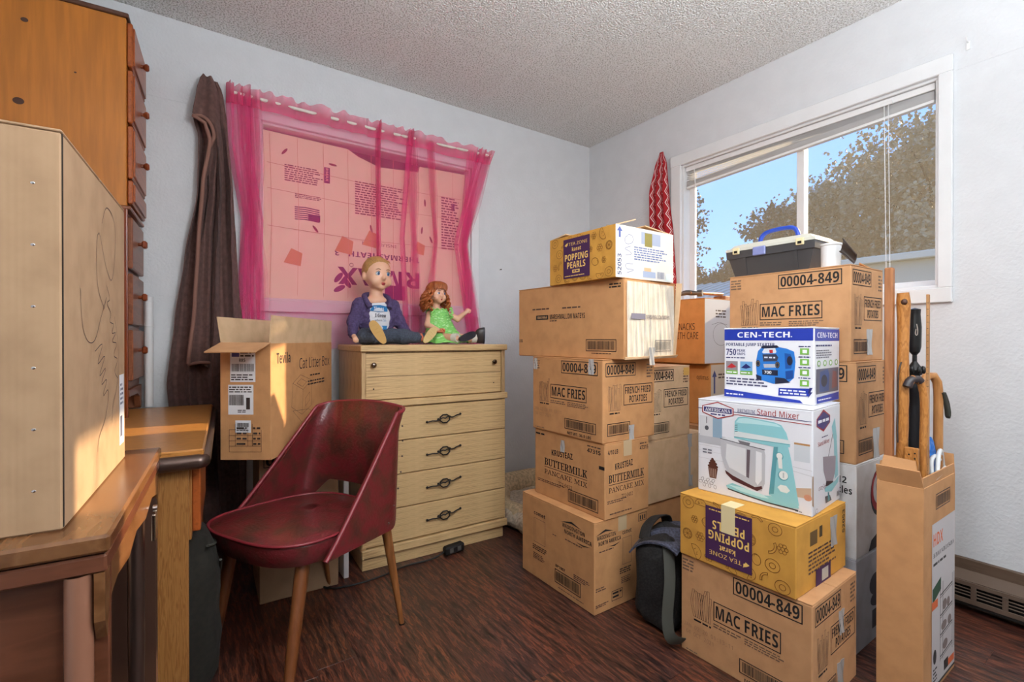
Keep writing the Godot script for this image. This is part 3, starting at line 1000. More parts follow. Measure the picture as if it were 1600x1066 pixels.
func window_back() -> void:
	var o := thing("window_2", "white framed window closed off with foam board behind the pink curtain", "window", Vector3(0.909, 1.245, ZB))
	o.set_meta("kind", "structure")
	var hx := 0.594
	var H := 0.885
	var m := MB.new()
	for e in [[-hx - 0.045, hx + 0.055, -0.058, 0.0], [-hx - 0.045, hx + 0.055, H, H + 0.06], [-hx - 0.045, -hx, 0.0, H], [hx, hx + 0.055, 0.0, H]]:
		m.span(Vector3(e[0], e[2], 0), Vector3(e[1], e[3], 0.018), 0.003)
	obj("casing", m, mats.trim, o)
	m = MB.new()
	m.span(Vector3(-hx, 0, -WT), Vector3(hx, 0.012, -0.001), 0.002)
	m.span(Vector3(-hx, H - 0.012, -WT), Vector3(hx, H, -0.001), 0.002)
	m.span(Vector3(-hx, 0.012, -WT), Vector3(-hx + 0.012, H - 0.012, -0.001), 0.002)
	m.span(Vector3(hx - 0.012, 0.012, -WT), Vector3(hx, H - 0.012, -0.001), 0.002)
	obj("jamb", m, mats.trim, o)
	m = MB.new()
	m.quad(Vector3(-hx, 0, -0.10), Vector3(hx, 0, -0.10), Vector3(hx, H, -0.10), Vector3(-hx, H, -0.10))
	obj("pane", m, glass(), o)
	m = MB.new()
	m.span(Vector3(-hx, 0, -0.118), Vector3(hx, H, -0.108), 0.001)
	obj("gap_shade_board", m, plain(Color(0.30, 0.22, 0.28), 0.8), o)  # added dark sheet, its purple colour stands for shade in the gap
	# foam insulation board standing in the opening, its print upside down
	var W := 1.158
	var BH := 0.855
	var f := thing("insulation_board", "foam insulation board with purple print upside down filling the window behind the pink curtain", "board", Vector3(0.909, 1.258, ZB - 0.045))
	sizes[f] = Vector3(W, BH, 0.0)
	m = MB.new()
	var top := [Vector2(-W / 2, 0), Vector2(W / 2, 0), Vector2(W / 2, BH - 0.01), Vector2(0.27, BH - 0.02), Vector2(0.26, BH - 0.055), Vector2(0.02, BH - 0.075), Vector2(-0.10, BH - 0.04), Vector2(-0.16, BH - 0.01), Vector2(-W / 2, BH - 0.004)]
	m.X = Transform3D(Basis(), Vector3(0, 0, -0.03))
	m.prism(PackedVector2Array(top), 0.03)
	obj("foam", m, mats.foam, f)
	var k := ink(f, "right")
	k.O.z = 0.0
	var P := Color(0.38, 0.12, 0.36)
	var Q := Color(0.50, 0.22, 0.34)
	# pieces that read upside down: turned half round about their own middle
	k.T = Transform2D(PI, Vector2(0.845, 0.19))
	k.text("RMAX", 0.0, 0.0, 0.48, 0.095, P)
	k.T = Transform2D(PI, Vector2(0.845, 0.282))
	k.text("THERMASHEATH", 0.0, 0.0, 0.42, 0.03, P)
	k.text("3", 0.47, 0.0, 0.024, 0.032, P)
	k.T = Transform2D(PI, Vector2(0.70, 0.343))
	k.text("INSULATION", 0.0, 0.0, 0.20, 0.018, Q, false)
	k.T = Transform2D()
	k.rect(0.63, 0.02, 0.125, 0.085, P)
	k.ring(0.44, 0.205, 0.01, 0.01, 0.003, Q)
	for e in [[0.37, 0.13, 0.9], [0.415, 0.105, 2.2], [0.375, 0.07, 0.5]]:
		k.disc(e[0], e[1], 0.034, 0.014, P, e[2])
	for j in 7:
		k.line([Vector2(0.15, 0.42 + j * 0.0105), Vector2(0.20, 0.424 + j * 0.0105), Vector2(0.27, 0.418 + j * 0.0105)], 0.0055, P)
	k.rect(0.215, 0.42, 0.06, 0.035, P)
	k.tiny(0.10, 0.61, 0.19, 0.09, 8, Q)
	k.tiny(0.15, 0.53, 0.13, 0.025, 3, Q)
	k.rect(0.295, 0.635, 0.03, 0.085, P)
	k.T = Transform2D(-PI / 2, Vector2(0.303, 0.715))
	k.text("RMAX", 0.0, 0.0, 0.07, 0.014, Color(0.9, 0.75, 0.65))
	k.T = Transform2D()
	k.tiny(0.46, 0.49, 0.31, 0.19, 14, Q)
	k.tiny(0.99, 0.35, 0.12, 0.33, 20, Q)
	k.rect(1.06, 0.60, 0.022, 0.045, P)
	for e in [[0.40, 0.31, 0.05], [0.14, 0.22, 0.045], [0.84, 0.34, 0.04], [0.55, 0.36, 0.05]]:
		var x: float = e[0]
		var y: float = e[1]
		var s: float = e[2]
		k.poly([Vector2(x - s, y - s * 0.7), Vector2(x + s * 0.8, y - s), Vector2(x + s, y + s * 0.5), Vector2(x - s * 0.2, y + s)], Color(0.88, 0.60, 0.36))
	for e in [[0.10, 0.76], [0.34, 0.74], [0.25, 0.38], [0.55, 0.42], [0.88, 0.62], [0.92, 0.40], [0.86, 0.45]]:
		k.disc(e[0], e[1], 0.022, 0.006, Color(0.52, 0.20, 0.26), e[0] * 9.0)
	for i in 9:
		k.line([Vector2(0.03 + i * 0.13, 0.02), Vector2(0.04 + i * 0.128, 0.42), Vector2(0.03 + i * 0.13, 0.84)], 0.0018, Color(0.86, 0.62, 0.50))
	for y in [0.37, 0.56, 0.69]:
		k.line([Vector2(0.02, y), Vector2(0.5, y - 0.02), Vector2(1.13, y - 0.01)], 0.002, Color(0.75, 0.48, 0.42))
	printed(k, "print")
	curtain()

func curtain() -> void:
	var rod := thing("curtain_rod", "thin white curtain rod across the window inside the pink curtain header", "rod", Vector3(0.92, 2.205, -2.610))
	var m := MB.new()
	m.tube([Vector3(-0.735, 0.012, -0.04), Vector3(-0.735, 0.012, 0), Vector3(0, 0.005, 0), Vector3(0.71, 0.02, 0), Vector3(0.71, 0.02, -0.04)], 0.008, 8)
	obj("rod", m, mats.rod, rod)
	var spans := [[0.0, 0.5], [0.5, 1.0]]
	for s in 2:
		var o := thing("sheer_curtain", ["pink sheer curtain panel beside the brown blanket, gathered on the rod", "pink sheer curtain panel nearer the corner, pinched in at its outer edge"][s], "curtain", Vector3(0.88, 1.0, -2.622), 0.0, "")
		var edge := func(v: float, right: bool) -> float:   # v: 0 bottom, 1 top
			var y := 1.0 + v * 1.25
			if right:
				if y > 1.63: return lerpf(1.44, 1.64, pow((y - 1.63) / 0.62, 1.1))
				return lerpf(1.56, 1.44, clampf((y - 1.0) / 0.63, 0, 1))
			if y > 1.63: return lerpf(0.235, 0.175, clampf((y - 1.63) / 0.35, 0, 1))
			return lerpf(0.215, 0.235, (y - 1.0) / 0.63)
		var point := func(u: float, v: float, ruffle: float) -> Vector3:
			var y := v * 1.25
			var l: float = edge.call(v, false) if s == 0 else 0.888
			var r: float = 0.90 if s == 0 else edge.call(v, true)
			# cloth gathered towards the ends: u runs evenly over cloth, x is crowded at both ends
			var x := 0.0
			if s == 0:
				x = lerpf(l, r, clampf(0.10 * smoothstep(0.0, 0.42, u) + 0.88 * smoothstep(0.30, 0.98, u) + 0.02 * u, 0, 1))
			else:
				x = lerpf(l, r, clampf(0.24 * smoothstep(0.0, 0.2, u) + 0.04 * smoothstep(0.2, 0.42, u) + 0.60 * smoothstep(0.42, 0.72, u) + 0.12 * smoothstep(0.72, 1.0, u), 0, 1))
			var ph := u * 60.0 + sin(u * 17.0) * 2.0 + sin(y * 3.0 + u * 8.0) * 0.35
			var gath := 0.55 + 0.45 * sin(u * 23.0 + s * 2.0)
			var a := 0.010 * gath + 0.004
			x += 0.013 * gath * sin(ph + 1.1)
			var z := a * cos(ph) + 0.003 * sin(u * 150.0) * ruffle
			return Vector3(x - 0.88, y, z + 0.012)
		m = MB.new()
		m.sheet(170, 44, func(u: float, v: float) -> Vector3: return point.call(u, v * 0.955, 0.0))
		obj("cloth", m, mats.sheer, o)
		# cloth gathered in bunches: where each stands at the top, at the pinch and at the bottom, and how wide
		for e in ([[0.235, 0.262, 0.262, 0.105], [0.262, 0.285, 0.29, 0.085], [0.885, 0.885, 0.887, 0.016]] if s == 0 else [[1.083, 1.10, 1.112, 0.055], [1.20, 1.237, 1.17, 0.035], [1.50, 1.425, 1.50, 0.07], [1.60, 1.43, 1.52, 0.065]]):
			m = MB.new()
			m.sheet(44, 44, func(u: float, v: float) -> Vector3:
				var y := v * 1.22
				var p := clampf((y + 1.0 - 1.63) / 0.62, -1.0, 1.0)
				var x: float = lerpf(e[1], e[0], p) if p > 0.0 else lerpf(e[1], e[2], -p)
				var w: float = e[3] * (0.42 + 0.58 * smoothstep(0.0, 0.5, absf(p)))
				return Vector3(x - 0.88 + w * (u - 0.5) + 0.012 * sin(u * 26.0 + y * 2.0) * e[3] * 10.0, y, 0.020 + 0.014 * cos(u * 26.0) + 0.004 * sin(y * 9.0 + u * 6.0)))
			obj("gathered_fold", m, mats.sheer_fold, o)
		m = MB.new()   # double header with a ruffle above the rod
		m.sheet(220, 6, func(u: float, v: float) -> Vector3:
			var p: Vector3 = point.call(u, 0.930 + v * 0.075, v * 2.0)
			p.y += 0.005 * v * sin(u * 61.0) + 0.004 * v * sin(u * 139.0)
			p.z += 0.010 * v * sin(u * 97.0) + 0.006
			return p)
		obj("header", m, mats.sheer_hem, o)

# ---------------------------------------------------------------- outside the window
func outside() -> void:
	var m := MB.new()
	m.span(Vector3(3.2, -0.9, -40), Vector3(60, -0.5, 40), 0.01)
	var g := obj("ground", m, plain(Color(0.46, 0.43, 0.33), 0.95))
	tag(g, "dry ground outside the window", "ground", "", "structure")
	# neighbour's pale flat wall and a low shed with a ribbed metal roof
	var wall := plain(Color(0.70, 0.70, 0.64), 0.9)
	var o := thing("trailer_house", "long pale flat-roofed building seen low in the right window pane", "building", Vector3(8.4, -0.5, -1.0))
	m = MB.new()
	m.span(Vector3(0, 0, -2.45), Vector3(3, 2.66, 9), 0.01)
	obj("wall", m, wall, o)
	m = MB.new()
	m.span(Vector3(-0.12, 2.66, -2.60), Vector3(3.1, 2.76, 9), 0.01)
	obj("roof_edge", m, plain(Color(0.80, 0.79, 0.72), 0.8), o)
	o = thing("metal_shed", "low shed with a ribbed grey metal roof seen behind the toolbox", "shed", Vector3(8.6, -0.5, -6.4))
	m = MB.new()
	m.span(Vector3(0, 0, -1.6), Vector3(2.2, 2.2, 2.4), 0.01)
	obj("wall", m, plain(Color(0.56, 0.55, 0.48), 0.9), o)
	m = MB.new()
	m.slab(Vector3(-0.2, 2.28, 2.6), Vector3(2.4, 2.95, 2.6), Vector3(2.4, 2.95, -1.8), Vector3(-0.2, 2.28, -1.8), 0.06)
	var rf := obj("roof", m, plain(Color(0.66, 0.65, 0.60), 0.5), o)
	var ribm := plain(Color(0.72, 0.71, 0.66), 0.5)
	for i in 18:
		m = MB.new()
		var z := 2.55 - i * 0.25
		m.tube([Vector3(-0.2, 2.29, z), Vector3(2.4, 2.96, z)], 0.022, 6)
		obj("rib", m, ribm, rf)
	# trees: trunk, branches and leaves; x, z, height, spread, tint, leaves, how low the crown starts
	var bark := plain(Color(0.33, 0.28, 0.22), 0.9)
	var spec := [
		["tall bushy tree with the highest crown, at the right of the window view", 15.0, -3.7, 6.9, 1.9, 0, 20000, 0.1],
		["bushy tree just right of the window's middle bar", 15.5, -6.2, 6.0, 1.5, 0, 15000, 0.1],
		["dark open tree left of the window's middle bar", 14.5, -7.2, 5.5, 1.1, 1, 7000, 0.1],
		["thin dark tree at the far left edge of the window", 14.0, -10.3, 6.6, 0.9, 1, 3300, 0.2],
		["broad tree between the two tallest crowns, farther back", 18.5, -5.6, 7.4, 1.9, 0, 16000, 0.05],
		["low bushy tree behind the metal shed, left of the toolbox handle", 15.0, -8.3, 4.4, 0.9, 1, 11000, 0.05],
		["low bush behind the metal shed at the left of the window", 15.0, -9.5, 3.6, 1.0, 1, 11000, 0.0],
		["leafy tree partly cut off by the right window frame", 14.0, -2.3, 6.1, 1.5, 0, 11000, 0.1]]
	var leaf := MB.new()
	leaf.slab(Vector3(-0.5, 0, 0), Vector3(0, 0.0, 0.28), Vector3(0.5, 0, 0), Vector3(0, 0.0, -0.28), 0.01)
	leaf.slab(Vector3(-0.2, 0.1, 0.3), Vector3(0.2, 0.35, 0.0), Vector3(0.5, 0.25, 0.3), Vector3(0.1, -0.1, 0.6), 0.01)
	leaf.slab(Vector3(0.1, -0.3, -0.4), Vector3(0.3, 0.0, -0.1), Vector3(0.0, 0.3, -0.2), Vector3(-0.2, 0.0, -0.5), 0.01)
	var leafmesh := leaf.mesh()
	var greens := []
	for c in [Color(0.66, 0.61, 0.50), Color(0.38, 0.38, 0.31), Color(0.50, 0.48, 0.37)]:
		var lm := plain(c, 0.6)
		lm.backlight_enabled = true
		lm.backlight = Color(0.62, 0.58, 0.46) if greens.is_empty() else Color(0.30, 0.29, 0.22)
		greens.append(lm)
	for t in spec.size():
		var e: Array = spec[t]
		var r := RandomNumberGenerator.new()
		r.seed = 100 + t
		o = thing("tree", e[0], "tree", Vector3(e[1], -0.5, e[2]), 0.0, "trees outside the window")
		var H: float = e[3]
		var R: float = e[4]
		m = MB.new()
		m.tube([Vector3(0, 0, 0), Vector3(0.06, H * 0.35, 0.04), Vector3(-0.05, H * 0.65, 0.02), Vector3(0, H * 0.92, 0)], [0.16, 0.12, 0.07, 0.02], 8)
		obj("trunk", m, bark, o)
		var clumps := []
		m = MB.new()
		for i in 44:
			var y := H * r.randf_range(e[7], 0.97)
			var f := y / H
			var reach := R * sqrt(maxf(0.05, 1.0 - pow(absf(f - 0.45) / 0.56, 2.2))) * r.randf_range(0.45, 1.0)
			var a := r.randf() * TAU
			var c := Vector3(cos(a) * reach, y, sin(a) * reach)
			m.tube([Vector3(0, y * 0.78, 0), c * Vector3(0.5, 0, 0.5) + Vector3(0, y * 0.92, 0), c], [0.04, 0.025, 0.008], 5)
			clumps.append([c, R * r.randf_range(0.26, 0.44)])
		clumps.append([Vector3(0, H * 0.95, 0), R * 0.25])
		obj("branches", m, bark, o)
		var mm := MultiMesh.new()
		mm.transform_format = MultiMesh.TRANSFORM_3D
		mm.mesh = leafmesh
		mm.instance_count = e[6]
		for i in e[6]:
			var c: Array = clumps[r.randi() % clumps.size()]
			var dir: Vector3 = Vector3(r.randfn(), r.randfn() * 0.75, r.randfn()) * c[1] * 0.6
			var b := Basis.from_euler(Vector3(r.randf() * TAU, r.randf() * TAU, r.randf() * TAU)).scaled(Vector3.ONE * r.randf_range(0.07, 0.155))
			mm.set_instance_transform(i, Transform3D(b, c[0] + dir))
		var fo := MultiMeshInstance3D.new()
		fo.name = "foliage"
		fo.multimesh = mm
		fo.material_override = greens[e[5]]
		fo.set_meta("kind", "stuff")
		add(fo, o)

# ---------------------------------------------------------------- chests, desk, dresser
func left_side() -> void:
	# local axes of the furniture on the left: x to the right, z towards the camera, turned by 3.5 degrees
	var turn := deg_to_rad(-3.5)
	# flip-top cabinet in the foreground
	var o := thing("flip_top_cabinet", "dark brown flip-top cabinet with a scratched double top and round legs, nearest the camera", "cabinet", Vector3(-0.085, 0, -0.858), turn)
	var m := MB.new()
	m.span(Vector3(-0.68, 0.755, -0.625), Vector3(0, 0.78, 0), 0.004)
	obj("upper_leaf", m, mats.walnut_sunlit, o)
	m = MB.new()
	m.span(Vector3(-0.675, 0.727, -0.622), Vector3(-0.004, 0.752, -0.004), 0.003)
	obj("lower_leaf", m, mats.walnut, o)
	m = MB.new()
	m.span(Vector3(-0.67, 0.07, -0.05), Vector3(-0.006, 0.727, -0.034), 0.002)
	obj("front_panel", m, mats.walnut, o)
	m = MB.new()
	var ap := PackedVector2Array([Vector2(-0.005, 0.727), Vector2(-0.005, 0.66), Vector2(-0.02, 0.63), Vector2(-0.035, 0.675), Vector2(-0.10, 0.685), Vector2(-0.20, 0.672), Vector2(-0.28, 0.69), Vector2(-0.40, 0.674), Vector2(-0.50, 0.69), Vector2(-0.60, 0.67), Vector2(-0.617, 0.63), Vector2(-0.617, 0.727)])
	m.X = Transform3D(Basis(Vector3(0, 0, 1), Vector3(0, 1, 0), Vector3(-1, 0, 0)), Vector3(-0.006, 0, 0))
	m.prism(ap, 0.012)
	obj("side_apron", m, mats.walnut_sunlit, o)
	for e in [[-0.036, -0.018, 0.016], [-0.62, -0.018, 0.022], [-0.035, -0.50, 0.016], [-0.62, -0.58, 0.022]]:
		m = MB.new()
		m.X = Transform3D(Basis(), Vector3(e[0], 0, e[1]))
		m.lathe([Vector2(0, 0), Vector2(e[2] * 0.7, 0), Vector2(e[2] * 0.75, 0.01), Vector2(e[2], 0.4), Vector2(e[2], 0.727)], 18)
		obj("leg", m, mats.bronze_metal if e[1] == -0.50 else plain(Color(0.55, 0.38, 0.30), 0.22), o)
	m = MB.new()
	m.span(Vector3(-0.67, 0.0, -0.622), Vector3(-0.008, 0.727, -0.604), 0.002)
	obj("rear_panel", m, plain(Color(0.27, 0.18, 0.14), 0.4), o)
	m = MB.new()
	m.span(Vector3(-0.21, 0.742, -0.006), Vector3(-0.185, 0.757, 0.004), 0.001)
	obj("latch", m, mats.iron, o)
	m = MB.new()
	m.span(Vector3(-0.004, 0.60, -0.49), Vector3(0.004, 0.66, -0.465), 0.002)
	m.cyl(Vector3(-0.002, 0.67, -0.48), Vector3(0.006, 0.67, -0.48), 0.008, 0.008, 10)
	obj("hinge_bracket", m, mats.chrome, o)
	# desk
	o = thing("desk", "oak-look laminate desk with a rounded metal edge band, under the wooden chests", "desk", Vector3(0.043, 0, -1.515), turn)
	m = MB.new()
	m.span(Vector3(-0.62, 0.722, -1.045), Vector3(0, 0.755, -0.012), 0.004)
	obj("top", m, mats.oak_top, o)
	m = MB.new()
	m.tube([Vector3(-0.62, 0.722, -0.012), Vector3(-0.012, 0.722, -0.012), Vector3(-0.004, 0.722, -0.02), Vector3(-0.003, 0.722, -1.045)], 0.020, 12)
	obj("edge_band", m, mats.bronze_metal, o)
	m = MB.new()
	m.span(Vector3(-0.60, 0.0, -0.055), Vector3(-0.036, 0.722, -0.032), 0.002)
	obj("end_panel", m, mats.oak_side, o)
	m = MB.new()
	m.span(Vector3(-0.60, 0.50, -0.50), Vector3(-0.03, 0.71, -0.056), 0.002)
	obj("drawer_case", m, mats.oak_side, o)
	m = MB.new()
	m.span(Vector3(-0.030, 0.515, -0.48), Vector3(-0.010, 0.690, -0.075), 0.003)
	obj("drawer", m, mats.pine_front, o)
	m = MB.new()
	m.span(Vector3(-0.60, 0.0, -1.03), Vector3(-0.036, 0.722, -1.008), 0.002)
	obj("end_panel", m, mats.oak_side, o)
	# drawer tower on the desk, pine chest on the tower
	o = thing("drawer_tower", "brown wooden drawer tower with a fluted corner post, standing on the desk", "chest", Vector3(-0.192, 0.755, -2.30), turn)
	m = MB.new()
	m.span(Vector3(-0.42, 0.10, -0.325), Vector3(0.012, 0.782, -0.012), 0.003)
	obj("case", m, mats.tower, o)
	m = MB.new()
	m.span(Vector3(-0.43, 0.782, -0.335), Vector3(0.03, 0.795, 0.008), 0.003)
	obj("top_board", m, mats.tower, o)
	m = MB.new()
	var sec := PackedVector2Array()
	for i in 40:
		var a := TAU * i / 40.0
		var rr := 0.0155 - (0.0025 if (i % 4) < 2 else 0.0)
		sec.append(Vector2(cos(a), sin(a)) * rr)
	m.X = Transform3D(Basis(Vector3.RIGHT, -PI / 2), Vector3(0.004, 0.0, 0.0))
	m.prism(sec, 0.782)
	obj("corner_post", m, mats.tower_post, o)
	for i in 3:
		m = MB.new()
		var y := 0.565 - i * 0.215
		m.span(Vector3(0.012, y, -0.315), Vector3(0.030, y + 0.195, -0.03), 0.004)
		var d := obj("drawer", m, mats.tower, o)
		m = MB.new()
		m.cyl(Vector3(0.03, y + 0.115, -0.165), Vector3(0.042, y + 0.115, -0.165), 0.007, 0.007, 10)
		m.box(Vector3(0.051, y + 0.115, -0.165), Vector3(0.018, 0.030, 0.030), 0.006)
		obj("knob", m, mats.tower_post, d)
	m = MB.new()
	var br := PackedVector2Array([Vector2(0.30, 0.0), Vector2(0.325, 0.0), Vector2(0.325, 0.10), Vector2(0.02, 0.10), Vector2(0.02, 0.075), Vector2(0.22, 0.07), Vector2(0.27, 0.055)])
	m.X = Transform3D(Basis(Vector3(0, 0, -1), Vector3(0, 1, 0), Vector3(1, 0, 0)), Vector3(0.0, 0, 0))
	m.prism(br, 0.02)
	obj("foot_bracket", m, mats.tower, o)
	for e in [[-0.405, -0.312], [-0.405, -0.025], [-0.01, -0.312]]:
		m = MB.new()
		m.box(Vector3(e[0], 0.05, e[1]), Vector3(0.03, 0.10, 0.027), 0.002)
		obj("foot", m, mats.tower, o)
	o = thing("pine_chest", "orange pine chest with knots in its side, stacked on top of the drawer tower", "chest", Vector3(-0.180, 1.55, -2.30), turn)
	m = MB.new()
	m.span(Vector3(-0.46, 0, -0.335), Vector3(0.004, 0.705, 0), 0.003)
	obj("case", m, mats.pine, o)
	m = MB.new()
	m.span(Vector3(-0.47, 0.705, -0.342), Vector3(0.012, 0.722, 0.006), 0.003)
	obj("top_board", m, mats.pine_dark, o)
	for e in [[0.108, 0.198], [0.318, 0.198], [0.530, 0.165], [0.012, 0.088]]:
		m = MB.new()
		m.span(Vector3(0.005, e[0], -0.330), Vector3(0.022, e[0] + e[1], -0.008), 0.004)
		m.span(Vector3(0.021, e[0] + 0.012, -0.318), Vector3(0.0275, e[0] + e[1] - 0.012, -0.020), 0.005)
		var d := obj("drawer", m, mats.pine_front, o)
		if e[1] > 0.1:
			m = MB.new()
			m.X = Transform3D(Basis(Vector3(0, 0, 1), -PI / 2), Vector3(0.027, e[0] + e[1] * 0.5, -0.17))
			m.lathe([Vector2(0.008, 0), Vector2(0.007, 0.008), Vector2(0.014, 0.016), Vector2(0.015, 0.022), Vector2(0.010, 0.028), Vector2(0, 0.029)], 14)
			obj("knob", m, mats.tower_post, d)
	for e in [[-0.272, 0.604, 0.010], [-0.288, 0.320, 0.015], [-0.14, 0.46, 0.004]]:
		m = MB.new()
		m.ball(Vector3(e[0], e[1], 0.0), Vector3(e[2], e[2] * 0.8, 0.0012), 8)
		obj("knot", m, mats.knot, o)
	# white plastic tube leaning behind the tower
	o = thing("plastic_tube", "white plastic tube standing upright on the desk behind the drawer tower", "tube", Vector3(-0.125, 0.757, -2.60))
	m = MB.new()
	m.lathe([Vector2(0, 0), Vector2(0.016, 0), Vector2(0.016, 0.345), Vector2(0.0172, 0.347), Vector2(0.0172, 0.352), Vector2(0.016, 0.354), Vector2(0.0155, 0.455), Vector2(0.017, 0.46), Vector2(0.017, 0.475), Vector2(0, 0.478)], 16)
	obj("tube", m, mats.white_plastic, o)
	# the large carton on the cabinet
	o = carton("large_carton", "large plain carton with pen handwriting on its side, standing on the brown cabinet", Vector2(-0.141, -0.913) - Vector2(sin(deg_to_rad(93.5)), -cos(deg_to_rad(93.5))) * 0.50, 93.5, 0.485, 0.50, 0.78, 0.565, mats.kraft_grey)
	var k := ink(o, "away")
	var P := Color(0.22, 0.18, 0.20)
	var hw := func(pts: Array) -> void:
		var q := []
		for p in pts: q.append(Vector2(k.W * p[0], k.H * p[1]))
		k.scrawl(q, 0.0015, P)
	hw.call([[0.52, 0.86], [0.62, 0.93], [0.78, 0.88], [0.72, 0.70], [0.60, 0.72], [0.46, 0.82], [0.44, 0.66], [0.56, 0.58]])
	hw.call([[0.60, 0.66], [0.66, 0.62], [0.61, 0.60], [0.68, 0.57], [0.66, 0.54], [0.74, 0.53], [0.70, 0.50], [0.78, 0.50], [0.71, 0.47], [0.80, 0.46], [0.74, 0.42], [0.82, 0.40], [0.76, 0.36], [0.83, 0.33]])
	hw.call([[0.20, 0.62], [0.24, 0.50], [0.38, 0.47], [0.50, 0.55], [0.60, 0.62]])
	hw.call([[0.40, 0.44], [0.52, 0.46], [0.44, 0.40], [0.56, 0.42], [0.47, 0.36], [0.58, 0.38], [0.50, 0.33], [0.60, 0.34], [0.53, 0.29], [0.63, 0.30], [0.58, 0.22], [0.46, 0.16], [0.44, 0.12]])
	hw.call([[0.76, 0.56], [0.84, 0.44], [0.82, 0.32], [0.72, 0.24], [0.70, 0.18]])
	printed(k, "handwriting")
	k = ink(o, "away")
	k.rect(k.W * 0.86, k.H * 0.07, k.W * 0.11, k.H * 0.27, Color(0.86, 0.86, 0.88))
	k.rect(k.W * 0.88, k.H * 0.10, k.W * 0.05, k.H * 0.08, Color(0.35, 0.36, 0.45))
	k.tiny(k.W * 0.88, k.H * 0.22, k.W * 0.07, k.H * 0.09, 5, Color(0.4, 0.42, 0.5))
	printed(k, "shipping_label")
	m = MB.new()
	m.span(Vector3(0.2492, 0.004, 0.236), Vector3(0.2503, 0.560, 0.2405), 0.0002)
	obj("gap_shade_strip", m, plain(Color(0.16, 0.12, 0.09), 0.9), o)  # dark strip on the corner, shade of the flap gap in its colour
	for i in 6:
		m = MB.new()
		m.ball(Vector3(0.22, 0.06 + i * 0.085, 0.242), Vector3(0.003, 0.0022, 0.001), 5)
		obj("staple", m, mats.chrome, o)

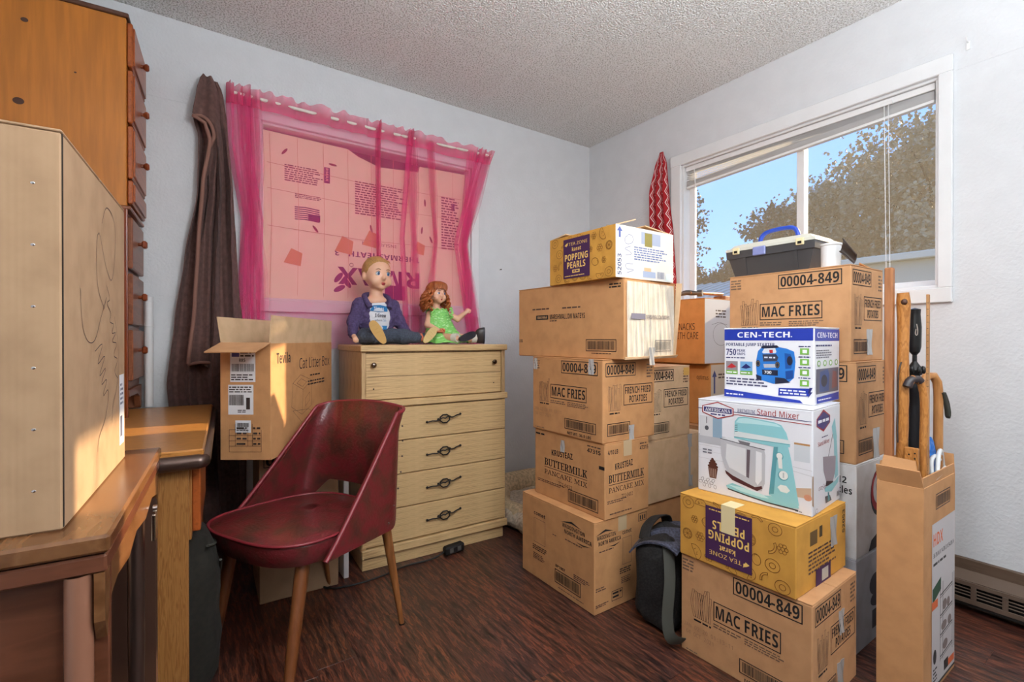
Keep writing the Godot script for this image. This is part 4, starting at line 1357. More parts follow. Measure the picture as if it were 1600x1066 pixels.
func dresser() -> void:
	var f := frame_of(Vector2(0.655, -2.14), 92.3, 0.45, 0.753, 0.0)
	var o := thing("dresser", "blond wood five-drawer dresser with dark iron pulls, under the pink curtain", "dresser", f[0], f[1])
	var W := 0.3765
	var D := 0.225
	var m := MB.new()
	m.span(Vector3(-W, 0.07, -D), Vector3(-W + 0.02, 0.992, D - 0.004), 0.002)
	m.span(Vector3(W - 0.02, 0.07, -D), Vector3(W, 0.992, D - 0.004), 0.002)
	m.span(Vector3(-W + 0.02, 0.07, -D), Vector3(W - 0.02, 0.992, D - 0.022), 0.001)
	obj("case", m, mats.blond_side, o)
	m = MB.new()
	m.span(Vector3(-W - 0.006, 0.992, -D), Vector3(W + 0.008, 1.022, D + 0.010), 0.004)
	obj("top", m, mats.blond, o)
	m = MB.new()
	m.span(Vector3(-W + 0.02, 0.772, D - 0.024), Vector3(W - 0.022, 0.985, D - 0.008), 0.002)
	var dr := obj("drawer", m, mats.blond, o)
	m = MB.new()
	m.box(Vector3(0, 0.878, D - 0.0078), Vector3(0.70, 0.0025, 0.0012), 0.0002)
	obj("groove", m, plain(Color(0.35, 0.27, 0.18), 0.7), dr)
	for x in [-0.325, 0.305]:
		m = MB.new()
		m.X = Transform3D(Basis(Vector3.RIGHT, PI / 2), Vector3(x, 0.932, D - 0.008))
		m.lathe([Vector2(0.005, 0), Vector2(0.004, 0.01), Vector2(0.011, 0.016), Vector2(0.0125, 0.022), Vector2(0.008, 0.028), Vector2(0, 0.03)], 14)
		obj("knob", m, plain(Color(0.45, 0.40, 0.36), 0.2, 1.0), dr)
		m = MB.new()
		m.ball(Vector3(x + 0.004, 0.822, D - 0.0078), Vector3(0.0035, 0.0035, 0.0008), 6)
		obj("screw_hole", m, mats.iron, dr)
	m = MB.new()
	m.span(Vector3(-W - 0.004, 0.737, D - 0.03), Vector3(W + 0.010, 0.768, D + 0.008), 0.003)
	obj("ledge", m, mats.blond, o)
	for i in 4:
		var y := 0.103 + 0.1575 * i
		m = MB.new()
		m.span(Vector3(-W + 0.001, y + 0.002, D - 0.021), Vector3(W - 0.001, y + 0.1555, D), 0.003)
		dr = obj("drawer", m, mats.blond, o)
		var c := Vector3(0.02, y + 0.088, D + 0.001)
		m = MB.new()
		var p := []
		for s in 33:
			var u := -1.0 + s / 16.0
			p.append(c + Vector3(u * 0.085, 0.012 * u + 0.006 * sin(absf(u) * 9.0) * (1.0 - absf(u)), 0.010 + 0.010 * (1.0 - u * u)))
		m.tube(p, 0.0032, 8)
		for e in [-0.088, -0.03, 0.03, 0.088]:
			m.ball(c + Vector3(e, e * 0.14, 0.006), Vector3(0.006, 0.006, 0.006), 6)
		p = []
		for s in 8:
			var a := TAU * (s + 0.5) / 8.0
			p.append(c + Vector3(cos(a) * 0.027, sin(a) * 0.021 - 0.002, 0.016))
		m.tube(p, 0.0036, 6, true)
		obj("pull_handle", m, mats.iron, dr)
	m = MB.new()
	m.span(Vector3(-W - 0.002, 0.062, D - 0.03), Vector3(W + 0.006, 0.099, D + 0.010), 0.003)
	obj("base_rail", m, mats.blond, o)
	m = MB.new()
	m.span(Vector3(-W + 0.004, 0.0, -D), Vector3(W - 0.008, 0.07, D - 0.012), 0.002)
	obj("plinth", m, mats.blond, o)
	# black cord with its plug box on the floor
	o = thing("power_cord", "black power cord with a multi-outlet plug end on the floor along the dresser", "cord", Vector3(1.09, 0, -2.092))
	m = MB.new()
	m.X = Transform3D(Basis(Vector3.UP, 0.12), Vector3(0.0, 0.0, 0.0))
	m.box(Vector3(0, 0.022, 0), Vector3(0.11, 0.042, 0.04), 0.008)
	var pl := obj("plug_box", m, mats.black_plastic, o)
	for x in [-0.025, 0.02]:
		m = MB.new()
		m.X = Transform3D(Basis(Vector3.UP, 0.12), Vector3.ZERO)
		m.box(Vector3(x, 0.024, 0.0205), Vector3(0.022, 0.022, 0.002), 0.0008)
		obj("socket", m, plain(Color(0.32, 0.31, 0.30), 0.5), pl)
	m = MB.new()
	m.tube(curve([Vector3(-0.055, 0.02, 0.005), Vector3(-0.12, 0.006, 0.012), Vector3(-0.25, 0.005, 0.006), Vector3(-0.38, 0.005, 0.035), Vector3(-0.50, 0.005, 0.04), Vector3(-0.60, 0.005, 0.0), Vector3(-0.62, 0.005, -0.15)], 40), 0.0042, 6)
	obj("cable", m, mats.black_plastic, o)
	o = thing("white_board", "narrow white board standing on end between the dresser and the carton", "board", Vector3(0.584, 0, -2.165))
	m = MB.new()
	m.span(Vector3(-0.010, 0, -0.05), Vector3(0.012, 0.72, 0.03), 0.002)
	obj("board", m, mats.trim, o)

func curve(pts: Array, n: int) -> Array:
	var c := Curve3D.new()
	c.bake_interval = 0.004
	for i in pts.size():
		var t: Vector3 = (pts[mini(i + 1, pts.size() - 1)] - pts[maxi(i - 1, 0)]) / 6.0
		c.add_point(pts[i], -t if i > 0 else Vector3.ZERO, t)
	var o := []
	var L := c.get_baked_length()
	for i in n + 1:
		o.append(c.sample_baked(L * i / n))
	return o

# ---------------------------------------------------------------- the chair
func chair() -> void:
	var o := thing("vinyl_chair", "dark red vinyl side chair with a wrap-around back and splayed wooden legs", "chair", Vector3(0.3695, 0, -1.783), deg_to_rad(-62.4))
	# wrapped back: u runs from one front edge round the back to the other
	var bend := func(u: float, y: float) -> Vector3:
		var t := clampf((y - 0.38) / 0.41, 0, 1)
		var W := lerpf(0.262, 0.215, t)
		var B := lerpf(-0.20, -0.275, t)
		var F := lerpf(0.165, -0.215, pow(t, 0.92))
		var r := minf(0.10, (F - B) * 0.9)
		var side := F - B - r
		var arc := r * PI / 2
		var half := side + arc + (W - r)
		var s := absf(u) * half
		var x: float
		var z: float
		if s < W - r:
			x = s
			z = B + 0.02 * (1.0 - pow(s / (W - r), 2.0)) * -0.6
		elif s < W - r + arc:
			var a := (s - (W - r)) / r
			x = W - r + r * sin(a)
			z = B + r * (1.0 - cos(a))
		else:
			x = W
			z = B + r + (s - (W - r) - arc)
		return Vector3(x * signf(u), y, z)
	var low := func(u: float) -> float: return lerpf(0.487, 0.385, smoothstep(0.30, 0.50, absf(u)))
	var top := func(u: float) -> float: return 0.792 - 0.012 * pow(absf(u), 6.0) + 0.006 * cos(u * 3.0)
	var point := func(u: float, v: float) -> Vector3: return bend.call(u, lerpf(low.call(u), top.call(u), v))
	var m := MB.new()
	m.sheet(72, 20, func(a: float, v: float) -> Vector3: return point.call(1.0 - 2.0 * a, v), -0.016)
	m.sheet(72, 20, func(a: float, v: float) -> Vector3:
		var u := 1.0 - 2.0 * a
		var p: Vector3 = point.call(u, v)
		var q := Vector3(p.x * 0.94, p.y, p.z + 0.018 * (1.0 - absf(u)))
		return q + Vector3(0, 0, 0.014 * sin(PI * v) * (1.0 - u * u)), 0.006)
	obj("back_shell", m, mats.vinyl, o)
	var edge := []
	for i in 24: edge.append(bend.call(-1.0, lerpf(0.385, 0.778, i / 24.0)) * Vector3(0.985, 1, 1) + Vector3(0, 0, 0.003))
	for i in 49: edge.append(point.call(-1.0 + i / 24.0, 1.0) * Vector3(0.985, 1, 1))
	for i in 25: edge.append(bend.call(1.0, lerpf(0.778, 0.385, i / 24.0)) * Vector3(0.985, 1, 1) + Vector3(0, 0, 0.003))
	m = MB.new()
	m.tube(edge, 0.0075, 8)
	obj("piping", m, mats.piping, o)
	for s in [-1.0, 1.0]:
		var nails := MB.new()
		for i in 7:
			var y := 0.42 + i * 0.05
			nails.ball(bend.call(s * 0.62, y) + Vector3(s * 0.017, 0, -0.004), Vector3.ONE * 0.0035, 5)
		obj("nail_heads", nails, mats.bronze_metal, o)
	# seat cushion
	var outline := func(a: float) -> Vector2:
		var c := cos(a)
		var s := sin(a)
		var x := signf(c) * pow(absf(c), 0.55)
		var z := signf(s) * pow(absf(s), 0.62)
		var w := lerpf(0.205, 0.252, (z + 1.0) * 0.5)
		return Vector2(x * w, z * 0.235 + 0.03 + (0.02 * (1.0 - x * x) if z > 0.0 else 0.0))
	m = MB.new()
	m.sheet(72, 14, func(u: float, v: float) -> Vector3:
		var e: Vector2 = outline.call(TAU * u)
		var r: float
		var y: float
		if v < 0.5:
			r = v / 0.5
			y = 0.462 - 0.022 * pow(r, 3.0)
			return Vector3(e.x * r, y + 0.010 * e.y / 0.26 * r, e.y * r)
		r = (v - 0.5) / 0.5
		y = lerpf(0.440, 0.372, r)
		var bulge := 1.0 + 0.02 * sin(PI * r) - 0.05 * r
		return Vector3(e.x * bulge, y + 0.010 * e.y / 0.26, e.y * bulge))
	m.sheet(72, 2, func(u: float, v: float) -> Vector3:
		var e: Vector2 = outline.call(-TAU * u)
		return Vector3(e.x * v * 0.95, 0.372 + 0.010 * e.y / 0.26 * v, e.y * v * 0.95))
	obj("seat", m, mats.vinyl, o)
	var rim := []
	for i in 72:
		var e: Vector2 = outline.call(TAU * i / 72.0)
		rim.append(Vector3(e.x * 1.006, 0.441 + 0.010 * e.y / 0.26, e.y * 1.006))
	m = MB.new()
	m.tube(rim, 0.005, 6, true)
	obj("piping", m, mats.piping, o)
	# legs: feet found in the photograph, local to the chair
	var back := Basis(Vector3.UP, deg_to_rad(-62.4)).inverse()
	for e in [[Vector3(0.66, 0, -1.677), Vector3(0.18, 0.39, -0.17), 0], [Vector3(0.509, 0, -2.114), Vector3(-0.18, 0.39, -0.17), 0], [Vector3(0.079, 0, -1.889), Vector3(-0.19, 0.38, 0.16), 1], [Vector3(0.23, 0, -1.452), Vector3(0.17, 0.38, 0.17), 1]]:
		var ft: Vector3 = back * (e[0] - Vector3(0.3695, 0, -1.783))
		m = MB.new()
		var p := []
		for i in 9:
			p.append(ft.lerp(e[1], i / 8.0))
		if e[2] == 0:
			m.tube(p, [0.009, 0.010, 0.0115, 0.013, 0.0145, 0.016, 0.017, 0.018, 0.018], 12)
		else:
			m.tube(p, [0.011, 0.015, 0.0185, 0.020, 0.021, 0.022, 0.023, 0.024, 0.024], 8, false, 0.72)
		obj("leg", m, mats.leg_wood if e[2] == 0 else mats.dark_leg, o)
		m = MB.new()
		m.cyl(ft, ft + Vector3(0, 0.004, 0), 0.0115, 0.0115, 10)
		obj("glide", m, mats.iron, o)

# ---------------------------------------------------------------- printed cartons
func mac_fries(label: String, F: Vector2, a: float, y0: float, h: float, material: Material, w := 0.406, d := 0.305, tape: Material = null) -> Node3D:
	var o := carton("fries_carton", label, F, a, w, d, y0, h, material, "french fries cartons", tape)
	var k := ink(o, "left")
	var W := k.W
	var H := k.H
	var G := Color(0.45, 0.36, 0.29)
	k.frame(W * 0.45, H * 0.80, W * 0.49, H * 0.165, 0.0032, BLACK)
	k.text("00004-849", W * 0.47, H * 0.825, W * 0.45, H * 0.115, BLACK)
	k.frame(W * 0.29, H * 0.455, W * 0.51, H * 0.19, 0.003, BLACK)
	k.text("MAC FRIES", W * 0.31, H * 0.49, W * 0.47, H * 0.12, BLACK)
	k.fries(W * 0.11, H * 0.40, W * 0.16, H * 0.32, Color(0.30, 0.24, 0.20))
	k.tiny(W * 0.12, H * 0.35, W * 0.15, H * 0.035, 1, BLACK, 1.0)
	k.tiny(W * 0.015, H * 0.83, W * 0.10, H * 0.13, 4, G)
	k.tiny(W * 0.29, H * 0.385, W * 0.22, H * 0.05, 2, G)
	k.tiny(W * 0.54, H * 0.375, W * 0.28, H * 0.065, 3, G)
	var D := Color(0.62, 0.47, 0.34)
	k.text("JAN 02 20 01:13:11", W * 0.03, H * 0.265, W * 0.42, H * 0.04, D, false, "Droid Sans Mono")
	k.text("04 OCT 2021", W * 0.05, H * 0.195, W * 0.24, H * 0.04, D, false, "Droid Sans Mono")
	k.tiny(W * 0.05, H * 0.02, W * 0.14, H * 0.02, 1, G)
	k.bars(W * 0.50, H * 0.09, W * 0.42, H * 0.135, BLACK)
	k.text("NET WT. 36.0 LBS", W * 0.54, H * 0.025, W * 0.32, H * 0.035, BLACK)
	printed(k)
	k = ink(o, "right")
	W = k.W
	k.frame(W * 0.05, H * 0.79, W * 0.56, H * 0.165, 0.003, BLACK)
	k.text("00004-849", W * 0.075, H * 0.815, W * 0.51, H * 0.115, BLACK)
	k.frame(W * 0.38, H * 0.43, W * 0.57, H * 0.255, 0.003, BLACK)
	k.text("FRENCH FRIED", W * 0.41, H * 0.57, W * 0.51, H * 0.085, BLACK)
	k.text("POTATOES", W * 0.49, H * 0.46, W * 0.35, H * 0.085, BLACK)
	k.fries(W * 0.10, H * 0.38, W * 0.22, H * 0.33, Color(0.34, 0.29, 0.25))
	k.tiny(W * 0.12, H * 0.33, W * 0.18, H * 0.035, 1, BLACK, 1.0)
	k.bars(W * 0.08, H * 0.08, W * 0.42, H * 0.15, BLACK)
	k.tiny(W * 0.83, H * 0.75, W * 0.12, H * 0.19, 5, G)
	printed(k)
	return o

func fruits(k: Ink, col: Color) -> void:   # line drawings of fruit scattered over the face
	var r := RandomNumberGenerator.new()
	r.seed = 77
	var W := k.W
	var H := k.H
	var t := 0.0016
	var nx := 8
	for j in 4:
		for i in nx:
			var x := W * (i + 0.5 + (0.25 if j % 2 else -0.2)) / nx + r.randf_range(-0.004, 0.004)
			var y := H * (j + 0.5) / 4.0 + r.randf_range(-0.004, 0.004)
			var s := H * r.randf_range(0.075, 0.11)
			if x < s or x > W - s or y < s * 0.9 or y > H - s * 0.9:
				continue
			var kind := r.randi() % 7
			var tn := r.randf() * TAU
			match kind:
				0:   # citrus slice
					k.ring(x, y, s, s, t, col); k.ring(x, y, s * 0.82, s * 0.82, t * 0.7, col)
					for e in 8:
						k.line([Vector2(x, y), Vector2(x, y) + Vector2.from_angle(TAU * e / 8.0) * s * 0.8], t * 0.7, col)
				1:   # halved peach
					k.ring(x, y, s, s * 0.9, t, col); k.ring(x, y, s * 0.42, s * 0.38, t, col)
				2:   # melon wedge
					var a := k.arc(x, y, s * 1.2, s * 1.2, PI, TAU, 14, tn)
					k.line(a, t, col, true)
					for e in 6:
						var q := Vector2(r.randf_range(-0.6, 0.6), r.randf_range(-0.6, -0.15)) * s
						k.disc(x + q.rotated(tn).x, y + q.rotated(tn).y, t * 0.9, t * 0.9, col, 0, 6)
				3:   # banana
					var a := k.arc(x, y, s * 1.2, s * 1.2, 0.3, 2.2, 12, tn)
					var b := k.arc(x, y, s * 0.85, s * 0.9, 0.3, 2.2, 12, tn)
					b.reverse()
					k.line(a + b, t, col, true)
				4:   # berries
					for e in 7:
						var q := Vector2(x, y) + Vector2.from_angle(TAU * e / 6.0) * (s * 0.5 if e < 6 else 0.0)
						k.ring(q.x, q.y, s * 0.27, s * 0.27, t * 0.8, col)
				5:   # pear or plum with a leaf
					k.ring(x, y, s * 0.8, s, t, col, tn)
					k.line(k.arc(x, y, s * 0.4, s * 0.95, 1.2, 2.6, 8, tn), t * 0.8, col)
				6:   # seed fruit
					k.ring(x, y, s, s * 0.7, t, col, tn); k.ring(x, y, s * 0.75, s * 0.2, t, col, tn)
					k.line([Vector2(x, y) - Vector2.from_angle(tn) * s * 0.7, Vector2(x, y) + Vector2.from_angle(tn) * s * 0.7], t * 0.8, col)

func pearls_front(k: Ink, flip: bool) -> void:
	var W := k.W
	var H := k.H
	if flip:
		k.T = Transform2D(PI, Vector2(W, H))
	var PUR := Color(0.27, 0.13, 0.30)
	var YEL := Color(0.94, 0.78, 0.42)
	fruits(k, Color(0.47, 0.30, 0.10))
	var x := W * (0.33 if flip else 0.24)
	var w := W * 0.41
	var y := H * (0.07 if flip else 0.10)
	k.rect(x, y, w, H * 0.83, PUR)
	k.poly([Vector2(x + w * 0.05, y + H * 0.70), Vector2(x + w * 0.13, y + H * 0.67), Vector2(x + w * 0.16, y + H * 0.75), Vector2(x + w * 0.10, y + H * 0.73)], YEL)
	k.poly([Vector2(x + w * 0.10, y + H * 0.68), Vector2(x + w * 0.17, y + H * 0.70), Vector2(x + w * 0.18, y + H * 0.765)], YEL)
	k.text("TEA ZONE", x + w * 0.21, y + H * 0.68, w * 0.70, H * 0.065, YEL, false)
	k.text("karat", x + w * 0.34, y + H * 0.56, w * 0.34, H * 0.085, YEL)
	k.text("POPPING", x + w * 0.06, y + H * 0.37, w * 0.87, H * 0.135, YEL)
	k.text("PEARLS", x + w * 0.15, y + H * 0.205, w * 0.69, H * 0.135, YEL)
	k.rect(x + w * 0.35, y + H * 0.105, w * 0.28, H * 0.065, YEL)
	k.tiny(x + w * 0.39, y + H * 0.115, w * 0.2, H * 0.05, 1, PUR, 1.0)
	k.tiny(x + w * 0.06, y + H * 0.03, w * 0.86, H * 0.035, 1, YEL, 1.0)
	k.T = Transform2D()

func stack_by_dresser() -> void:
	var G := Color(0.36, 0.27, 0.22)
	# foot of the stack
	var o := carton("drinks_cup_carton", "brown carton with a printed cup outline, foot of the stack beside the dresser", Vector2(1.278, -1.309), 90.0, 0.466, 0.305, 0.0, 0.353, mats.kraft_warm, "", mats.tape)
	var k := ink(o, "left")
	for face in 2:
		if face == 1:
			k = ink(o, "right")
		var W := k.W
		var H := k.H
		var lx := 0.58 if face == 0 else 0.02
		var cx := 0.19 if face == 0 else 0.50
		var lw := 0.36 if face == 0 else 0.42
		k.text("comet", W * cx, H * 0.78, W * 0.17, H * 0.045, BLACK)
		k.frame(W * cx, H * 0.44, W * 0.17, H * 0.30, 0.0014, G)
		k.line([Vector2(W * (cx + 0.02), H * 0.72), Vector2(W * (cx + 0.03), H * 0.46)], 0.001, G)
		k.tiny(W * cx * 0.9, H * 0.34, W * 0.22, H * 0.07, 3, BLACK)
		k.tiny(W * cx * 0.95, H * 0.23, W * 0.17, H * 0.08, 4, G)
		k.text("WADDINGTON", W * (lx + 0.02), H * 0.80, W * lw * 0.8, H * 0.045, BLACK)
		k.text("NORTH AMERICA", W * (lx + 0.05), H * 0.735, W * lw * 0.95, H * 0.045, BLACK)
		k.poly([Vector2(W * lx, H * 0.85), Vector2(W * (lx + lw * 0.4), H * 0.90), Vector2(W * (lx + lw * 0.75), H * 0.86), Vector2(W * (lx + lw * 0.4), H * 0.875)], BLACK)
		k.poly([Vector2(W * (lx + lw * 0.55), H * 0.70), Vector2(W * (lx + lw * 0.8), H * 0.685), Vector2(W * (lx + lw * 1.05), H * 0.715), Vector2(W * (lx + lw * 0.8), H * 0.70)], BLACK)
		k.tiny(W * (lx + 0.06), H * 0.655, W * lw * 0.6, H * 0.025, 1, G, 1.0)
		if face == 0:
			k.text("BP1007", W * 0.51, H * 0.285, W * 0.13, H * 0.032, BLACK)
			k.bars(W * 0.50, H * 0.10, W * 0.34, H * 0.16, BLACK)
			k.tiny(W * 0.55, H * 0.05, W * 0.36, H * 0.02, 1, G)
			k.tiny(W * 0.75, H * 0.27, W * 0.2, H * 0.06, 3, G)
			k.tiny(W * 0.47, H * 0.64, W * 0.06, H * 0.02, 1, G)
		else:
			k.tiny(W * 0.02, H * 0.24, W * 0.22, H * 0.05, 2, G)
			k.frame(W * 0.30, H * 0.08, W * 0.2, H * 0.11, 0.002, BLACK)
			k.tiny(W * 0.32, H * 0.10, W * 0.16, H * 0.08, 2, BLACK)
			k.tiny(W * 0.02, H * 0.07, W * 0.22, H * 0.04, 2, G)
			k.frame(W * 0.80, H * 0.87, W * 0.17, H * 0.09, 0.0022, BLACK)
			for i in 3:
				k.rect(W * (0.83 + 0.045 * i), H * 0.885, W * 0.022, H * 0.05, BLACK)
		printed(k)
	# pancake mix
	o = carton("pancake_mix_carton", "brown buttermilk pancake mix carton, second from the floor in the stack beside the dresser", Vector2(1.326, -1.302), 89.5, 0.436, 0.256, 0.353, 0.294, mats.kraft_warm, "", mats.tape)
	for face in 2:
		k = ink(o, "left" if face == 0 else "right")
		var W := k.W
		var H := k.H
		var x0 := 0.16 if face == 0 else 0.08
		var w0 := 0.62 if face == 0 else 0.80
		k.T = Transform2D(0.05, Vector2(0, -H * 0.01))
		k.text("KRUSTEAZ", W * (x0 + w0 * 0.22), H * 0.635, W * w0 * 0.5, H * 0.085, BLACK)
		k.T = Transform2D()
		k.text("BUTTERMILK", W * x0, H * 0.475, W * w0, H * 0.105, BLACK, true, "Droid Serif")
		k.rect(W * x0, H * 0.445, W * w0, 0.0022, BLACK)
		k.text("PANCAKE MIX", W * x0, H * 0.345, W * w0, H * 0.07, BLACK, false, "Droid Serif")
		k.text("721-0412", W * (x0 + w0 * 0.35), H * 0.245, W * w0 * 0.32, H * 0.05, BLACK, false, "Droid Serif")
		k.tiny(W * 0.05, H * 0.20, W * 0.42, H * 0.05, 2, G)
		k.text("47315", W * 0.78, H * 0.84, W * (0.17 if face == 0 else 0.2), H * 0.055, BLACK)
		k.tiny(W * 0.78, H * 0.91, W * 0.17, H * 0.035, 1, G, 1.0)
		if face == 0:
			k.bars(W * 0.52, H * 0.06, W * 0.40, H * 0.18, BLACK)
			k.rect(W * 0.93, H * 0.655, W * 0.068, H * 0.045, BLACK)
			k.tiny(W * 0.02, H * 0.90, W * 0.14, H * 0.05, 1, BLACK, 1.0)
		else:
			k.text("4/10 LB", W * 0.06, H * 0.85, W * 0.22, H * 0.06, BLACK)
			k.tiny(W * 0.1, H * 0.05, W * 0.7, H * 0.03, 1, G)
		printed(k)
	scrap_of_tape("torn_tape", "torn silver tape end stuck to the top edge of the pancake mix carton", o, "left", 0.44, 0.80, 0.05)
	# fries
	o = mac_fries("fries carton on the pancake mix carton, its top pressed by the long cereal carton", Vector2(1.319, -1.307), 89.3, 0.647, 0.324, mats.kraft_warm, 0.436, 0.307)
	scrap_of_tape("torn_tape", "silver tape patch at the top edge of the fries carton beside the dresser", o, "left", 0.86, 0.88, 0.06)
	scrap_of_tape("torn_tape", "silver tape patch at the far top corner of the fries carton beside the dresser", o, "left", 0.05, 0.88, 0.05)
	scrap_of_tape("torn_tape", "silver tape patch low on the pale end of the fries carton beside the dresser", o, "right", 0.53, 0.06, 0.06)
	# long cereal carton
	o = carton("cereal_carton", "long brown cereal carton with a scuffed end, overhanging the stack beside the dresser", Vector2(1.372, -1.247), 85.4, 0.621, 0.346, 0.971, 0.313, mats.kraft_warm)
	k = ink(o, "left")
	var W := k.W
	var H := k.H
	k.rect(W * 0.20, H * 0.53, W * 0.13, H * 0.065, BLACK)
	k.text("Malt-O-Meal", W * 0.215, H * 0.545, W * 0.10, H * 0.04, Color(0.8, 0.62, 0.45))
	k.text("MARSHMALLOW MATEYS", W * 0.345, H * 0.53, W * 0.335, H * 0.07, BLACK)
	k.tiny(W * 0.345, H * 0.495, W * 0.07, H * 0.025, 1, BLACK, 1.0)
	k.tiny(W * 0.16, H * 0.665, W * 0.18, H * 0.04, 1, G, 1.0)
	k.tiny(W * 0.47, H * 0.66, W * 0.17, H * 0.04, 1, G, 1.0)
	k.bars(W * 0.69, H * 0.095, W * 0.25, H * 0.155, BLACK)
	k.tiny(W * 0.74, H * 0.06, W * 0.18, H * 0.02, 1, G)
	k.tiny(W * 0.885, H * 0.88, W * 0.09, H * 0.07, 2, BLACK, 1.0)
	k.tiny(W * 0.01, H * 0.20, W * 0.04, H * 0.05, 2, BLACK)
	printed(k)
	var s: Vector3 = sizes[o]
	var m := MB.new()
	m.sheet(40, 24, func(u: float, v: float) -> Vector3: return Vector3(lerpf(-s.x / 2 + 0.014, s.x / 2 - 0.02, u), lerpf(0.008, s.y - 0.012, v), s.z / 2 + 0.0025 + 0.0018 * sin(u * 140.0) * (0.6 + 0.4 * sin(u * 37.0 + v * 3.0)) + 0.001 * sin(u * 61.0 + v * 6.0)), 0.0)
	obj("scuffed_lit_end", m, mats.worn_lit_board, o)
	m = MB.new()
	m.slab(Vector3(s.x / 2 - 0.022, 0, s.z / 2), Vector3(s.x / 2, 0, s.z / 2), Vector3(s.x / 2 + 0.014, s.y, s.z / 2 + 0.022), Vector3(s.x / 2 - 0.010, s.y, s.z / 2 + 0.012), 0.004)
	m.slab(Vector3(-s.x / 2, 0.0, s.z / 2 + 0.004), Vector3(s.x / 2, 0.0, s.z / 2 + 0.004), Vector3(s.x / 2, 0.012, s.z / 2 + 0.012), Vector3(-s.x / 2, 0.010, s.z / 2 + 0.006), 0.003)
	obj("end_flap", m, mats.kraft_pale, o)
	k = ink(o, "right")
	k.lift = 0.0065
	k.rect(k.W * 0.10, H * 0.50, k.W * 0.26, H * 0.07, Color(0.42, 0.42, 0.50))
	k.text("MARSHMALLOW MATEYS", k.W * 0.38, H * 0.51, k.W * 0.46, H * 0.05, Color(0.42, 0.40, 0.42))
	k.bars(k.W * 0.55, H * 0.09, k.W * 0.32, H * 0.15, Color(0.35, 0.35, 0.36))
	printed(k)
	scrap_of_tape("torn_tape", "crumpled silver tape hanging at the bottom edge of the long cereal carton", o, "right", 0.47, 0.0, 0.07, 0.010)
	# tapioca pearls, top, with loose flaps
	o = open_carton("pearls_carton", "yellow tapioca pearls carton with open flaps and a white address sheet, topmost beside the dresser", Vector2(1.334, -1.256), 89.6, 0.386, 0.344, 1.284, 0.199, mats.kraft_yellow, "tapioca pearls cartons")
	flap(o, "away", 0.17, 174.0, mats.kraft_pale)
	flap(o, "left", 0.12, 163.0, mats.kraft_pale)
	flap(o, "right", 0.10, 167.0, mats.kraft_pale, 0.05)
	flap(o, "far", 0.10, 172.0, mats.kraft_pale)
	k = ink(o, "left")
	pearls_front(k, false)
	printed(k)
	k = ink(o, "right")
	W = k.W
	H = k.H
	var BL := Color(0.35, 0.42, 0.62)
	k.rect(0.0, 0.0, W, H, Color(0.80, 0.80, 0.79))
	k.poly([Vector2(W * 0.05, H * 0.88), Vector2(W * 0.02, H * 0.88), Vector2(W * 0.065, H * 0.97), Vector2(W * 0.11, H * 0.88), Vector2(W * 0.08, H * 0.88), Vector2(W * 0.08, H * 0.76), Vector2(W * 0.05, H * 0.76)], Color(0.25, 0.33, 0.60))
	k.T = Transform2D(PI / 2, Vector2(W * 0.09, H * 0.05))
	k.text("52053", 0.0, 0.0, H * 0.40, W * 0.06, Color(0.20, 0.26, 0.45))
	k.T = Transform2D()
	k.scrawl([Vector2(W * 0.20, H * 0.82), Vector2(W * 0.15, H * 0.76), Vector2(W * 0.17, H * 0.66), Vector2(W * 0.27, H * 0.70), Vector2(W * 0.27, H * 0.82), Vector2(W * 0.20, H * 0.84)], 0.002, BL)
	k.scrawl([Vector2(W * 0.24, H * 0.62), Vector2(W * 0.15, H * 0.56), Vector2(W * 0.22, H * 0.52), Vector2(W * 0.25, H * 0.47), Vector2(W * 0.16, H * 0.44)], 0.002, BL)
	k.scrawl([Vector2(W * 0.28, H * 0.28), Vector2(W * 0.17, H * 0.27), Vector2(W * 0.18, H * 0.18), Vector2(W * 0.29, H * 0.17), Vector2(W * 0.18, H * 0.10)], 0.002, BL)
	k.rect(W * 0.42, H * 0.70, W * 0.34, H * 0.24, Color(0.58, 0.63, 0.74))
	k.rect(W * 0.48, H * 0.66, W * 0.13, H * 0.27, Color(0.48, 0.45, 0.20))
	k.tiny(W * 0.30, H * 0.36, W * 0.60, H * 0.28, 6, BL)
	k.rect(W * 0.45, H * 0.05, W * 0.22, H * 0.12, Color(0.56, 0.62, 0.74))
	k.rect(W * 0.47, H * 0.17, W * 0.12, H * 0.07, Color(0.85, 0.66, 0.52))
	k.bars(W * 0.70, H * 0.05, W * 0.13, H * 0.14, Color(0.45, 0.5, 0.62), false)
	k.rect(W * 0.86, H * 0.03, W * 0.1, H * 0.14, Color(0.78, 0.86, 0.86))
	printed(k, "address_sheet")

func scrap_of_tape(called: String, label: String, o: Node3D, face: String, u: float, v: float, size: float, lift := 0.0016) -> void:
	var k := ink(o, face)
	var n := k.U.cross(k.V)
	var r := k.r
	var m := MB.new()
	var c := k.O + k.U * k.W * u + k.V * k.H * v + n * lift
	m.sheet(6, 6, func(a: float, b: float) -> Vector3: return c + k.U * (a - 0.5) * size * 0.5 + k.V * (b - 0.35) * size + n * (0.0015 * sin(a * 9.0 + b * 5.0) + 0.004 * maxf(0.0, 0.3 - b)), 0.0008)
	obj(called, m, mats.clear_tape, o)

